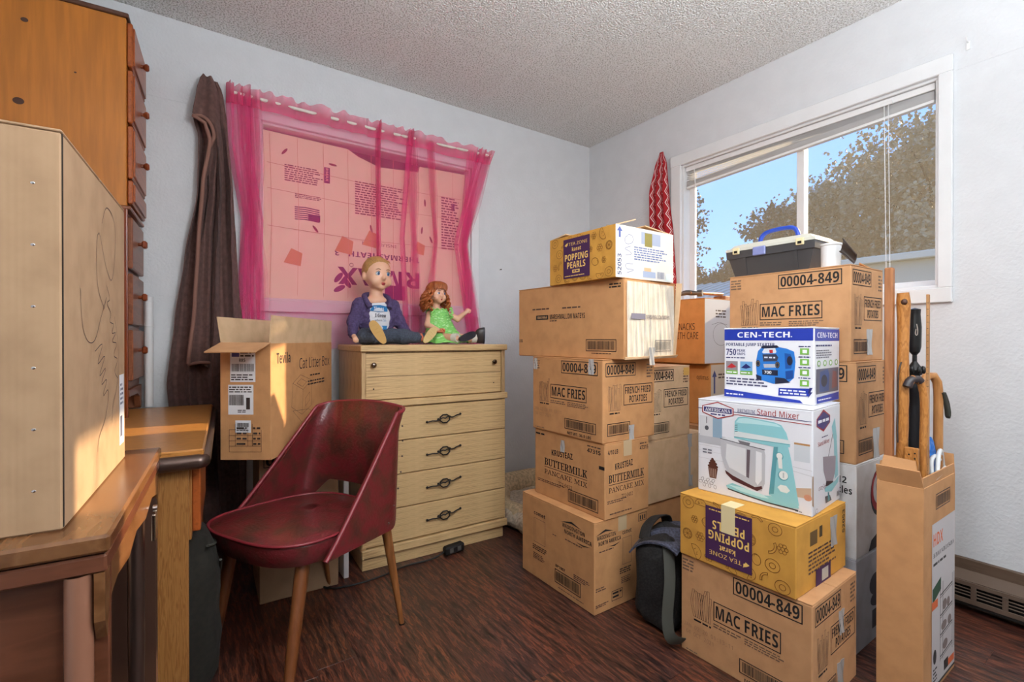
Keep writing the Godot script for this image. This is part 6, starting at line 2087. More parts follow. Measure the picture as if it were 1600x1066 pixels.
func litter_and_under() -> void:
	var o := carton("fries_carton", "tall brown carton on the floor under the litter box carton, behind the chair", Vector2(0.243, -2.112), 92.0, 0.31, 0.30, 0.0, 0.598, mats.kraft_grey)
	# the front of this one faces the camera
	var k := ink(o, "right")
	k.frame(k.W * 0.05, k.H * 0.90, k.W * 0.62, k.H * 0.085, 0.003, BLACK)
	k.text("00457", k.W * 0.08, k.H * 0.912, k.W * 0.55, k.H * 0.06, BLACK)
	k.tiny(k.W * 0.15, k.H * 0.4, k.W * 0.6, k.H * 0.1, 3, BLACK)
	printed(k)
	o = open_carton("litter_box_carton", "open brown cat litter box carton with shipping labels and raised flaps, beside the dresser", Vector2(0.265, -1.968), 35.0, 0.188, 0.585, 0.600, 0.434, mats.kraft_warm)
	flap(o, "away", 0.09, 88.0, mats.kraft_pale)
	flap(o, "left", 0.105, -18.0, mats.kraft)
	flap(o, "right", 0.105, 87.0, mats.kraft_pale)
	flap(o, "far", 0.10, 80.0, mats.kraft_pale)
	var s: Vector3 = sizes[o]
	k = ink(o, "left")
	var W := k.W
	var H := k.H
	var G := Color(0.22, 0.18, 0.16)
	for e in [[0.20, 0.67, 0.50, 0.30], [0.16, 0.39, 0.50, 0.255], [0.30, 0.235, 0.31, 0.105]]:
		k.rect(W * e[0], H * e[1], W * e[2], H * e[3], Color(0.88, 0.88, 0.89))
	k.rect(W * 0.23, H * 0.885, W * 0.15, H * 0.075, Color(0.32, 0.30, 0.55))
	k.tiny(W * 0.40, H * 0.88, W * 0.27, H * 0.08, 3, G)
	k.text("RR5", W * 0.38, H * 0.84, W * 0.12, H * 0.03, G)
	k.bars(W * 0.23, H * 0.76, W * 0.44, H * 0.065, G, false)
	k.tiny(W * 0.22, H * 0.68, W * 0.44, H * 0.06, 3, G)
	k.tiny(W * 0.18, H * 0.575, W * 0.45, H * 0.06, 3, G)
	k.bars(W * 0.18, H * 0.47, W * 0.29, H * 0.09, G, false)
	k.rect(W * 0.52, H * 0.435, W * 0.075, H * 0.10, G)
	k.tiny(W * 0.35, H * 0.405, W * 0.16, H * 0.03, 2, G)
	k.bars(W * 0.34, H * 0.285, W * 0.23, H * 0.035, G, false)
	k.tiny(W * 0.33, H * 0.25, W * 0.24, H * 0.025, 2, G)
	for y in [0.26, 0.21, 0.165, 0.12, 0.07]:
		k.rect(W * 0.18, H * y, W * (0.14 if y > 0.24 else 0.64), 0.0012, G)
	for x in [0.18, 0.30, 0.55, 0.64, 0.815]:
		k.rect(W * x, H * (0.07 if x < 0.2 or x > 0.8 else 0.12), 0.0012, H * 0.19, G)
	for j in 4:
		k.tiny(W * 0.33, H * (0.125 + 0.045 * j), W * 0.2, H * 0.03, 1, G, 1.0)
		k.tiny(W * 0.66, H * (0.125 + 0.045 * j), W * 0.14, H * 0.03, 1, G, 1.0)
	printed(k, "labels")
	k = ink(o, "right")
	W = k.W
	k.text("Tevila", W * 0.075, H * 0.82, W * 0.19, H * 0.10, G)
	k.text("Cat Litter Box", W * 0.40, H * 0.745, W * 0.55, H * 0.11, G, false)
	k.tiny(W * 0.58, H * 0.655, W * 0.18, H * 0.03, 1, G, 1.0)
	k.tiny(W * 0.54, H * 0.565, W * 0.32, H * 0.06, 2, G)
	var q := func(p: Array) -> Array:
		var r := []
		for i in range(0, p.size(), 2): r.append(Vector2(W * p[i], H * p[i + 1]))
		return r
	for e in [[0.30, 0.62, 0.42, 0.69, 0.60, 0.62, 0.46, 0.54], [0.30, 0.62, 0.28, 0.40, 0.44, 0.30, 0.46, 0.54], [0.46, 0.54, 0.60, 0.62, 0.60, 0.36, 0.44, 0.30], [0.36, 0.615, 0.43, 0.65, 0.52, 0.61, 0.45, 0.57], [0.50, 0.45, 0.57, 0.50, 0.57, 0.42, 0.50, 0.37], [0.30, 0.36, 0.44, 0.22, 0.60, 0.30, 0.56, 0.33]]:
		k.line(q.call(e), 0.0012, G, true)
	printed(k)

func tall_box() -> void:
	var o := open_carton("tall_carton", "tall narrow open carton with a shelving label, holding canes and an umbrella, by the wall", Vector2(1.735, -0.455), 90.0, 0.112, 0.30, 0.0, 0.622, mats.kraft_tall)
	var s: Vector3 = sizes[o]
	flap(o, "left", 0.055, 68.0, mats.kraft_tall)
	flap(o, "right", 0.03, 88.0, mats.kraft_tall)
	flap(o, "far", 0.06, 95.0, mats.kraft_tall)
	flap(o, "away", 0.06, 85.0, mats.kraft_tall)
	var m := MB.new()
	m.slab(Vector3(-s.x / 2 - 0.004, s.y + 0.046, -s.z / 2 + 0.012), Vector3(-s.x / 2 - 0.006, s.y + 0.042, s.z / 2 - 0.012), Vector3(-s.x / 2 + 0.004, s.y + 0.076, s.z / 2 - 0.020), Vector3(-s.x / 2 + 0.004, s.y + 0.080, -s.z / 2 + 0.016), 0.004)
	obj("torn_flap", m, mats.kraft_tall, o)
	var k := ink(o, "right")
	var W := k.W
	var H := k.H
	var G := Color(0.22, 0.20, 0.20)
	k.bars(W * 0.36, H * 0.87, W * 0.46, H * 0.075, G)
	var OR := Color(0.86, 0.42, 0.25)
	k.rect(W * 0.24, H * 0.02, W * 0.74, H * 0.79, Color(0.80, 0.78, 0.78))
	k.text("HDX", W * 0.28, H * 0.70, W * 0.30, H * 0.06, OR)
	k.text("36 IN W X 14 IN D X 54 IN H", W * 0.28, H * 0.645, W * 0.66, H * 0.022, G)
	k.tiny(W * 0.28, H * 0.60, W * 0.4, H * 0.025, 1, G, 1.0)
	k.poly([Vector2(W * 0.26, H * 0.50), Vector2(W * 0.52, H * 0.53), Vector2(W * 0.52, H * 0.47), Vector2(W * 0.26, H * 0.43)], Color(0.20, 0.32, 0.24))
	k.rect(W * 0.24, H * 0.40, W * 0.18, H * 0.04, OR)
	for y in [0.44, 0.34, 0.245, 0.14]:
		k.line([Vector2(W * 0.50, H * y), Vector2(W * 0.90, H * (y + 0.015))], 0.004, G)
		k.line([Vector2(W * 0.50, H * (y - 0.012)), Vector2(W * 0.90, H * (y + 0.003))], 0.002, G)
	for x in [0.50, 0.90, 0.58, 0.96]:
		k.line([Vector2(W * x, H * 0.12), Vector2(W * x, H * 0.50)], 0.003, G)
	for e in [[0.64, 0.38, 0.07, 0.026], [0.76, 0.375, 0.05, 0.024], [0.62, 0.28, 0.09, 0.022], [0.80, 0.28, 0.06, 0.024], [0.66, 0.18, 0.08, 0.024]]:
		k.disc(W * e[0], H * e[1], W * e[2], H * e[3], Color(0.52, 0.46, 0.44))
	k.disc(W * 0.33, H * 0.17, W * 0.05, H * 0.035, G)
	k.rect(W * 0.62, H * 0.05, W * 0.14, H * 0.05, G)
	k.rect(W * 0.76, H * 0.05, W * 0.2, H * 0.035, OR)
	k.tiny(W * 0.28, H * 0.05, W * 0.12, H * 0.07, 4, G)
	k.rect(W * 0.24, H * 0.02, W * 0.74, H * 0.012, G)
	printed(k, "product_label")
	# what stands in it; the box's inside runs from x 1.74 to 2.03 and z -0.56 to -0.46
	var t := thing("wooden_board", "plain flat reddish wooden board standing highest in the tall carton", "board", Vector3(1.763, 0.006, -0.545))
	m = MB.new()
	m.box(Vector3(0, 0.63, 0), Vector3(0.022, 1.26, 0.021), 0.003)
	obj("board", m, mats.board_wood, t)
	t = thing("walking_stick", "knobbly varnished log walking stick with a cord loop, in the tall carton", "walking stick", Vector3(1.785, 0.006, -0.518))
	m = MB.new()
	m.tube(curve([Vector3(0, 0, 0), Vector3(0.0, 0.45, 0.0), Vector3(0.003, 0.72, -0.002), Vector3(-0.004, 0.85, 0.001), Vector3(0.0, 0.98, 0), Vector3(0.003, 1.08, 0), Vector3(0.0, 1.15, 0.001), Vector3(-0.002, 1.183, 0)], 44), [0.013, 0.013, 0.013, 0.013, 0.013, 0.014, 0.014, 0.014, 0.014, 0.014, 0.014, 0.014, 0.014, 0.014, 0.014, 0.014, 0.014, 0.015, 0.015, 0.015, 0.015, 0.015, 0.0155, 0.0145, 0.015, 0.016, 0.0155, 0.0145, 0.015, 0.0155, 0.015, 0.0145, 0.0155, 0.015, 0.015, 0.0155, 0.015, 0.0145, 0.0145, 0.0150, 0.0155, 0.016, 0.017, 0.0175, 0.015], 14)
	obj("shaft", m, mats.stick_wood, t)
	m = MB.new()
	m.ball(Vector3(-0.0135, 1.155, 0.006), Vector3(0.006, 0.010, 0.009), 8)
	m.ball(Vector3(-0.014, 0.86, 0.004), Vector3(0.003, 0.008, 0.006), 6)
	obj("knot", m, mats.knot, t)
	m = MB.new()
	m.tube(curve([Vector3(-0.014, 0.975, 0), Vector3(-0.024, 0.94, -0.004), Vector3(-0.022, 0.86, -0.006), Vector3(-0.024, 0.80, -0.006), Vector3(-0.030, 0.75, -0.004), Vector3(-0.027, 0.735, -0.004)], 20), 0.0022, 6)
	obj("cord_loop", m, mats.brown_plastic, t)
	t = thing("scrap_wood", "short yellow wooden block with holes standing in the tall carton below the walking stick", "wood block", Vector3(1.768, 0.006, -0.493))
	m = MB.new()
	m.span(Vector3(-0.012, 0, -0.014), Vector3(0.0, 0.725, 0.020), 0.002)
	obj("block", m, mats.stick_wood, t)
	m = MB.new()
	for e in [[0.705, -0.002], [0.695, 0.012], [0.71, 0.012]]:
		m.ball(Vector3(-0.0122, e[0], e[1]), Vector3(0.001, 0.0025, 0.0025), 5)
	obj("hole", m, mats.iron, t)
	t = thing("umbrella", "closed black umbrella with a padded black handle, standing in the tall carton", "umbrella", Vector3(1.850, 0.006, -0.508))
	m = MB.new()
	m.X = Transform3D(Basis(Vector3(0, 0, 1), 0.0), Vector3.ZERO)
	m.lathe([Vector2(0, 0.10), Vector2(0.006, 0.1), Vector2(0.012, 0.3), Vector2(0.022, 0.60), Vector2(0.024, 0.80), Vector2(0.020, 0.92), Vector2(0.012, 0.935)], 14)
	obj("canopy", m, mats.window_sheen_cloth if false else plain(Color(0.10, 0.10, 0.12), 0.6), t)
	m = MB.new()
	m.lathe([Vector2(0.006, 0.93), Vector2(0.018, 0.935), Vector2(0.022, 0.95), Vector2(0.012, 0.965), Vector2(0.006, 0.975), Vector2(0.006, 0.995), Vector2(0.013, 1.005), Vector2(0.016, 1.02), Vector2(0.017, 1.08), Vector2(0.014, 1.12), Vector2(0.015, 1.135), Vector2(0, 1.14)], 16)
	for i in 8:
		m.ball(Vector3(cos(i * TAU / 8) * 0.022, 0.95, sin(i * TAU / 8) * 0.022), Vector3(0.006, 0.012, 0.006), 5)
	obj("handle", m, mats.black_plastic, t)
	m = MB.new()
	m.tube(curve([Vector3(-0.016, 1.09, 0.009), Vector3(-0.017, 1.07, 0.012), Vector3(-0.016, 1.055, 0.010), Vector3(-0.016, 1.06, 0.006), Vector3(-0.0165, 1.075, 0.008)], 14), 0.0012, 5)
	obj("emblem", m, plain(Color(0.75, 0.70, 0.66), 0.5), t)
	t = thing("yardstick", "thin wooden yardstick standing in front of the umbrella in the tall carton", "yardstick", Vector3(1.812, 0.006, -0.4665))
	m = MB.new()
	m.box(Vector3(0, 0.588, 0), Vector3(0.014, 1.176, 0.006), 0.001)
	obj("stick", m, mats.yard_wood, t)
	m = MB.new()
	for i in 60:
		m.box(Vector3(-0.0071, 0.03 + i * 0.019, 0.001), Vector3(0.0004, 0.0012, 0.0035 if i % 2 else 0.005), 0.0001)
	obj("marks", m, mats.iron, t)
	t = thing("crook_cane", "pale crook-handled cane with a dark strap, at the wall side of the tall carton", "cane", Vector3(1.979, 0.006, -0.4835))
	m = MB.new()
	m.tube(curve([Vector3(0.0, 0, 0.0), Vector3(0.0, 0.45, 0.0), Vector3(0.0, 0.74, 0.0), Vector3(0.0, 0.87, 0.0), Vector3(-0.005, 0.912, -0.003), Vector3(-0.022, 0.932, -0.014), Vector3(-0.040, 0.912, -0.026), Vector3(-0.045, 0.86, -0.029), Vector3(-0.044, 0.835, -0.029)], 44), 0.0125, 14)
	obj("shaft", m, mats.cane_wood, t)
	m = MB.new()
	m.tube(curve([Vector3(-0.004, 0.875, 0.014), Vector3(0.012, 0.845, 0.018), Vector3(0.022, 0.81, 0.020), Vector3(0.020, 0.795, 0.018), Vector3(0.008, 0.83, 0.018), Vector3(-0.006, 0.875, 0.014)], 20), 0.007, 8, false, 0.5)
	obj("strap", m, mats.strap, t)
	t = thing("dark_cane", "dark wooden cane with a curved grey-banded handle beside the umbrella in the tall carton", "cane", Vector3(1.806, 0.006, -0.478))
	m = MB.new()
	m.tube(curve([Vector3(0.0, 0, 0.0), Vector3(-0.004, 0.5, 0.0), Vector3(-0.002, 0.72, 0.004), Vector3(-0.004, 0.86, 0.006), Vector3(-0.012, 0.915, 0.0), Vector3(-0.030, 0.928, -0.012), Vector3(-0.044, 0.905, -0.022)], 34), 0.0105, 12)
	obj("shaft", m, mats.stick_wood, t)
	m = MB.new()
	m.tube(curve([Vector3(-0.014, 0.918, -0.001), Vector3(-0.022, 0.925, -0.006), Vector3(-0.036, 0.922, -0.017), Vector3(-0.045, 0.903, -0.023)], 12), 0.012, 10)
	obj("grip", m, plain(Color(0.20, 0.17, 0.18), 0.4), t)
	t = thing("blue_bag", "bright blue plastic bag stuffed in the top of the tall carton", "bag", Vector3(1.922, 0.345, -0.491))
	m = MB.new()
	var b := Soft.new()
	b.k = 0.015
	b.wob = 0.003
	b.wobf = 60.0
	b.ell(Vector3(0, 0.20, 0), Vector3(0.032, 0.20, 0.014)).ell(Vector3(0.012, 0.33, -0.002), Vector3(0.02, 0.06, 0.012)).ell(Vector3(-0.014, 0.32, 0.002), Vector3(0.018, 0.06, 0.012))
	b.into(m, 0.005)
	obj("bag", m, mats.blue_plastic if false else plain(Color(0.10, 0.40, 0.72), 0.4), t)
	t = thing("plastic_hanger", "pair of white plastic loop handles lying on the blue bag in the tall carton", "hanger", Vector3(1.915, 0.640, -0.4665))
	m = MB.new()
	m.tube(curve([Vector3(-0.06, -0.01, 0.0), Vector3(-0.045, 0.035, -0.006), Vector3(0.0, 0.048, -0.01), Vector3(0.055, 0.03, -0.012), Vector3(0.085, 0.0, -0.01)], 20), 0.006, 8)
	m.tube(curve([Vector3(-0.03, -0.01, 0.004), Vector3(0.0, 0.05, 0.0), Vector3(0.045, 0.06, -0.006), Vector3(0.075, 0.03, -0.01), Vector3(0.085, 0.0, -0.01)], 20), 0.006, 8)
	m.tube([Vector3(-0.06, -0.012, 0.004), Vector3(0.02, -0.002, 0.004), Vector3(0.09, 0.0, -0.006)], 0.006, 8)
	obj("handles", m, mats.white_plastic, t)

# ---------------------------------------------------------------- soft things
func spow(a: float, e: float) -> float:
	return signf(a) * pow(absf(a), e)

func pillow(m: MB, c: Vector3, h: Vector3, e := 0.45, wr := 0.0, n := 26) -> void:   # rounded box, e: 1 ball .. 0 box
	var nz := FastNoiseLite.new()
	nz.seed = 3
	nz.frequency = 9.0
	m.sheet(n * 2, n, func(u: float, v: float) -> Vector3:
		var a := TAU * u
		var b := PI * (0.5 - v)
		var p := Vector3(spow(cos(b), e) * spow(cos(a), e), spow(sin(b), e), spow(cos(b), e) * spow(sin(a), e))
		var q := c + p * h
		return q + p.normalized() * wr * nz.get_noise_3dv(q))

func frustum(m: MB, y0: float, a: Vector2, y1: float, b: Vector2) -> void:
	var lo := [Vector3(-a.x, y0, a.y), Vector3(a.x, y0, a.y), Vector3(a.x, y0, -a.y), Vector3(-a.x, y0, -a.y)]
	var hi := [Vector3(-b.x, y1, b.y), Vector3(b.x, y1, b.y), Vector3(b.x, y1, -b.y), Vector3(-b.x, y1, -b.y)]
	for k in 4:
		m.quad(lo[k], lo[(k + 1) % 4], hi[(k + 1) % 4], hi[k])
	m.quad(hi[0], hi[1], hi[2], hi[3])
	m.quad(lo[3], lo[2], lo[1], lo[0])

func along(tab: Array, y: float) -> float:   # piecewise through [y, value], y falling
	if y >= tab[0][0]: return tab[0][1]
	for i in tab.size() - 1:
		if y >= tab[i + 1][0]:
			var t: float = (tab[i][0] - y) / (tab[i][0] - tab[i + 1][0])
			t = t * t * (3.0 - 2.0 * t) * 0.5 + t * 0.5
			return lerpf(tab[i][1], tab[i + 1][1], t)
	return tab[-1][1]

func cloths() -> void:
	var o := thing("fleece_blanket", "brown fleece blanket hanging in folds from the wall beside the pink curtain", "blanket", Vector3(0.10, 0, ZB + 0.012))
	var Lt := [[2.25, -0.030], [2.19, -0.045], [2.06, -0.062], [1.98, -0.040], [1.72, -0.045], [1.42, -0.093], [1.14, -0.130], [0.85, -0.160], [0.70, -0.150], [0.02, -0.10]]
	var Rt := [[2.25, 0.032], [2.20, 0.055], [2.05, 0.070], [1.72, 0.092], [1.32, 0.112], [1.14, 0.128], [0.5, 0.15], [0.02, 0.145]]
	var m := MB.new()
	m.sheet(90, 70, func(u: float, v: float) -> Vector3:
		var y := lerpf(0.02, 2.25, v)
		var x := lerpf(along(Lt, y), along(Rt, y), u)
		var f := clampf((2.25 - y) / 0.5, 0.12, 1.0)
		var z := 0.036 + 0.034 * f * (1.0 - 2.0 * pow(absf(sin(u * 10.5 + sin(y * 1.6) * 0.5)), 0.7)) + 0.005 * sin(u * 41.0 + y * 2.0)
		return Vector3(x, y, maxf(z * (0.35 + 0.65 * f), 0.002) + 0.056 * smoothstep(0.42, 0.62, u) * f * smoothstep(0.72, 0.95, y)), 0.004)
	obj("cloth", m, mats.fleece, o)
	m = MB.new()   # the corner folded forward over the hook, falling as a second layer
	var L2 := [[2.262, -0.022], [2.24, -0.034], [2.18, -0.048], [2.05, -0.066], [2.03, -0.020], [1.95, 0.0], [1.75, -0.028], [1.5, -0.045], [1.2, -0.060], [0.93, -0.085]]
	var R2 := [[2.262, 0.022], [2.24, 0.034], [2.2, 0.042], [2.0, 0.052], [1.75, 0.040], [1.5, 0.020], [1.2, 0.015], [0.93, 0.010]]
	m.sheet(36, 60, func(u: float, v: float) -> Vector3:
		var y := lerpf(0.93, 2.262, v) + 0.012 * sin(u * 5.0) * (1.0 - v)
		var x := lerpf(along(L2, y), along(R2, y), u)
		return Vector3(x, y, 0.066 + 0.012 * sin(u * 9.0 + y) - 0.030 * pow(u, 4.0) - 0.03 * smoothstep(2.15, 2.262, y)), 0.004)
	obj("folded_corner", m, mats.fleece, o)
	m = MB.new()
	var hp := []
	for i in 46:
		var y := lerpf(0.94, 2.05, i / 45.0)
		hp.append(Vector3(along(L2, y), y, 0.068 + 0.012 * sin(y)))
	m.tube(hp, 0.0085, 8)
	m.tube(curve([Vector3(-0.066, 2.05, 0.068), Vector3(-0.03, 2.055, 0.074), Vector3(0.0, 2.03, 0.074), Vector3(0.015, 1.98, 0.07), Vector3(0.0, 1.93, 0.068)], 16), 0.0085, 8)
	m.tube(curve([Vector3(-0.085, 0.935, 0.07), Vector3(-0.04, 0.945, 0.078), Vector3(0.01, 0.94, 0.06)], 12), 0.007, 8)
	obj("hem", m, mats.fleece_hem, o)
	# red printed cloth beside the right window
	var im := Image.create(160, 512, false, Image.FORMAT_RGB8)
	im.fill(Color(0.62, 0.07, 0.11))
	var W := Color(0.90, 0.86, 0.86)
	for y in 512:
		for b in 5:
			var band := b * 32 + 4
			if b % 2 == 0:
				var x := band + absi((y % 30) - 15)
				im.fill_rect(Rect2i(x, y, 4, 1), W)
				im.fill_rect(Rect2i(x + 9, y, 2, 1), W)
			elif y % 26 > 14:
				im.fill_rect(Rect2i(band + 2 + (y % 26) / 3, y, 7, 1), W)
			elif y % 26 > 4 and y % 26 < 8:
				im.fill_rect(Rect2i(band + 12, y, 8, 1), W)
	var rc := plain(Color(1, 1, 1), 0.9)
	rc.albedo_texture = ImageTexture.create_from_image(im)
	rc.cull_mode = BaseMaterial3D.CULL_DISABLED
	o = thing("printed_cloth", "dark red cloth with white zigzag print hanging between the corner and the window", "cloth", Vector3(XR - 0.012, 1.0, -1.95))
	var L3 := [[2.235, -0.02], [2.15, -0.06], [2.0, -0.10], [1.84, -0.095], [1.6, -0.07], [1.0, -0.05]]
	var R3 := [[2.235, 0.0], [2.15, 0.028], [1.9, 0.045], [1.69, 0.070], [1.37, 0.092], [1.0, 0.10]]
	m = MB.new()
	m.sheet(40, 50, func(u: float, v: float) -> Vector3:
		var y := lerpf(1.0, 2.235, v)
		return Vector3(-0.028 - 0.016 * sin(u * 16.0 + y) * clampf((2.3 - y) * 2.0, 0.2, 1.0), y - 1.0, lerpf(along(L3, y), along(R3, y), u)), 0.002)
	obj("cloth", m, rc, o)

func bags() -> void:
	var o := thing("black_bag", "black shoulder bag with wide straps standing on the floor between the two box stacks", "bag", Vector3(1.500, 0, -1.150), 0.22)
	var m := MB.new()
	pillow(m, Vector3(0, 0.165, 0), Vector3(0.125, 0.165, 0.085), 0.42, 0.02, 30)
	obj("body", m, mats.black_cloth, o)
	m = MB.new()
	m.sheet(24, 16, func(u: float, v: float) -> Vector3:
		var x := lerpf(-0.128, 0.125, u)
		var t := v
		return Vector3(x, 0.322 + 0.012 * sin(u * PI) - 0.055 * pow(absf(t - 0.4) / 0.6, 3.0) + 0.006 * sin(u * 11.0 + v * 5.0), lerpf(0.096, -0.09, t)), 0.006)
	obj("top_flap", m, mats.window_sheen_cloth, o)  # top of the black bag, window reflection painted as its colour
	m = MB.new()
	m.band(curve([Vector3(-0.085, 0.31, -0.05), Vector3(-0.05, 0.345, -0.055), Vector3(0.02, 0.360, -0.055), Vector3(0.09, 0.345, -0.05), Vector3(0.11, 0.31, -0.05)], 24), Vector3(0, 0.3, 1), 0.045, 0.008)
	obj("handle", m, mats.black_cloth, o)
	m = MB.new()
	m.band(curve([Vector3(-0.10, 0.315, 0.05), Vector3(-0.140, 0.22, 0.075), Vector3(-0.180, 0.11, 0.085), Vector3(-0.185, 0.05, 0.10), Vector3(-0.13, 0.022, 0.12), Vector3(-0.07, 0.012, 0.135), Vector3(-0.02, 0.010, 0.13)], 40), Vector3(0.75, 0.2, 0.6), 0.040, 0.006)
	m.band(curve([Vector3(0.035, 0.245, 0.090), Vector3(0.045, 0.19, 0.098), Vector3(0.035, 0.11, 0.106), Vector3(0.0, 0.04, 0.115), Vector3(-0.05, 0.014, 0.128)], 34), Vector3(1, 0.1, 0.1), 0.042, 0.006)
	obj("strap", m, mats.strap, o)
	m = MB.new()
	m.box(Vector3(0.01, 0.245, 0.088), Vector3(0.055, 0.02, 0.008), 0.003)
	m.box(Vector3(-0.10, 0.022, 0.135), Vector3(0.03, 0.012, 0.035), 0.003)
	obj("buckle", m, mats.black_plastic, o)
	m = MB.new()
	m.tube(curve([Vector3(0.07, 0.30, 0.078), Vector3(0.115, 0.24, 0.070), Vector3(0.12, 0.12, 0.075), Vector3(0.11, 0.03, 0.078)], 20), 0.0035, 6)
	m.tube(curve([Vector3(-0.03, 0.305, 0.085), Vector3(-0.035, 0.20, 0.094), Vector3(-0.03, 0.11, 0.094)], 14), 0.002, 6)
	obj("seam", m, mats.strap, o)
	o = thing("dark_backpack", "dark olive backpack standing on the floor under the desk drawer", "backpack", Vector3(-0.012, 0, -1.74), 0.05)
	m = MB.new()
	pillow(m, Vector3(0, 0.245, 0), Vector3(0.10, 0.245, 0.155), 0.6, 0.012, 26)
	obj("body", m, mats.olive_cloth, o)
	m = MB.new()
	m.tube(curve([Vector3(0.06, 0.46, 0.13), Vector3(0.088, 0.43, 0.03), Vector3(0.08, 0.44, -0.10)], 20), 0.004, 6)
	m.tube(curve([Vector3(0.095, 0.40, 0.10), Vector3(0.103, 0.33, 0.0), Vector3(0.095, 0.36, -0.10)], 20), 0.004, 6)
	obj("zipper", m, mats.strap, o)
	m = MB.new()
	m.tube(curve([Vector3(0.02, 0.475, 0.03), Vector3(0.03, 0.498, 0.0), Vector3(0.02, 0.475, -0.05)], 12), 0.008, 8, false, 0.5)
	obj("handle", m, mats.strap, o)
	# pet bed
	o = thing("pet_bed", "beige plush pet bed with a thick bolster on the floor behind the stack", "pet bed", Vector3(1.80, 0, -2.27))
	m = MB.new()
	var ring := []
	var rad := []
	for i in 48:
		var a := TAU * i / 48.0
		var p := Vector3(spow(cos(a), 0.6) * 0.27, 0.085, spow(sin(a), 0.6) * 0.27)
		if p.z < -0.1: p.y = 0.105
		ring.append(p)
		rad.append(0.085 if p.z < -0.1 else 0.062 + 0.004 * sin(i * 2.3))
	for i in 48:
		if rad[i] < 0.08: ring[i].y = 0.066
	m.tube(ring, rad, 18, true)
	obj("bolster", m, mats.plush, o)
	m = MB.new()
	pillow(m, Vector3(0, 0.055, 0.02), Vector3(0.27, 0.055, 0.26), 0.6, 0.02, 22)
	obj("cushion", m, mats.plush_pale, o)
	m = MB.new()
	var sk := Soft.new()
	sk.k = 0.03
	sk.wob = 0.010
	sk.wobf = 26.0
	sk.cap(Vector3(-0.27, 0.055, 0.22), Vector3(-0.10, 0.05, 0.34), 0.055, 0.05).cap(Vector3(-0.30, 0.06, 0.02), Vector3(-0.27, 0.055, 0.22), 0.05, 0.055).ell(Vector3(-0.14, 0.09, 0.22), Vector3(0.11, 0.05, 0.09))
	sk.into(m, 0.011)
	obj("fleece_cover", m, mats.plush_pale, o)
	# toolbox on the rear stack
	o = thing("toolbox", "dark grey plastic toolbox with pale lid and blue handle, on the topmost fries carton", "toolbox", Vector3(1.968, 1.3015, -0.965))
	m = MB.new()
	frustum(m, 0.0, Vector2(0.085, 0.140), 0.078, Vector2(0.098, 0.162))
	frustum(m, 0.078, Vector2(0.104, 0.168), 0.106, Vector2(0.106, 0.170))
	for z in [-0.095, 0.10]:
		m.slab(Vector3(-0.088, 0.004, z - 0.006), Vector3(-0.088, 0.004, z + 0.006), Vector3(-0.102, 0.078, z + 0.006), Vector3(-0.102, 0.078, z - 0.006), 0.006)
	obj("body", m, mats.toolbox, o)
	m = MB.new()
	frustum(m, 0.107, Vector2(0.108, 0.172), 0.118, Vector2(0.106, 0.170))
	frustum(m, 0.118, Vector2(0.098, 0.160), 0.134, Vector2(0.085, 0.145))
	m.span(Vector3(-0.07, 0.134, -0.13), Vector3(0.07, 0.139, 0.13), 0.002)
	obj("lid", m, mats.pale_plastic, o)
	for z in [-0.125, 0.12]:
		m = MB.new()
		m.span(Vector3(-0.112, 0.094, z - 0.014), Vector3(-0.104, 0.120, z + 0.014), 0.002)
		var la := obj("latch", m, mats.cream_plastic, o)
		m = MB.new()
		m.span(Vector3(-0.1128, 0.098, z - 0.007), Vector3(-0.111, 0.108, z + 0.007), 0.0005)
		obj("slot", m, mats.iron, la)
	m = MB.new()
	m.span(Vector3(-0.114, 0.078, -0.055), Vector3(-0.104, 0.112, -0.005), 0.003)
	obj("front_latch", m, mats.lilac_plastic, o)
	m = MB.new()
	m.tube(curve([Vector3(0, 0.136, -0.085), Vector3(0, 0.168, -0.078), Vector3(0, 0.185, -0.055), Vector3(0, 0.190, 0.0), Vector3(0, 0.185, 0.045), Vector3(0, 0.165, 0.062), Vector3(0, 0.136, 0.066)], 34), 0.0085, 10)
	obj("handle", m, mats.blue_plastic, o)
	o = thing("white_jar", "white plastic jar standing behind the right end of the toolbox", "jar", Vector3(1.895, 1.3015, -0.757))
	m = MB.new()
	m.lathe([Vector2(0, 0), Vector2(0.027, 0), Vector2(0.030, 0.004), Vector2(0.031, 0.078), Vector2(0.034, 0.080), Vector2(0.034, 0.086), Vector2(0.029, 0.086), Vector2(0.028, 0.02), Vector2(0, 0.018)], 24)
	obj("jar", m, mats.white_plastic, o)
	o = thing("dark_trough", "short dark half-round plastic trough leaning from the jar down to the carton corner", "trough", Vector3(1.90, 1.3015, -0.70))
	m = MB.new()
	m.X = Transform3D(Basis(Vector3.UP, 0.0), Vector3.ZERO)
	m.sheet(14, 8, func(u: float, v: float) -> Vector3:
		var a := PI * (u * 1.1 - 0.05)
		var r := lerpf(0.021, 0.015, v)
		return Vector3(-0.04, lerpf(0.072, 0.018, v), lerpf(-0.012, 0.030, v)) + Vector3(-sin(a) * 0.0 + cos(a) * r * 0.3, -cos(a) * r, -cos(a) * r * 0.4) + Vector3(sin(a) * r * 0.7, 0, 0), 0.003)
	obj("trough", m, mats.brown_plastic, o)

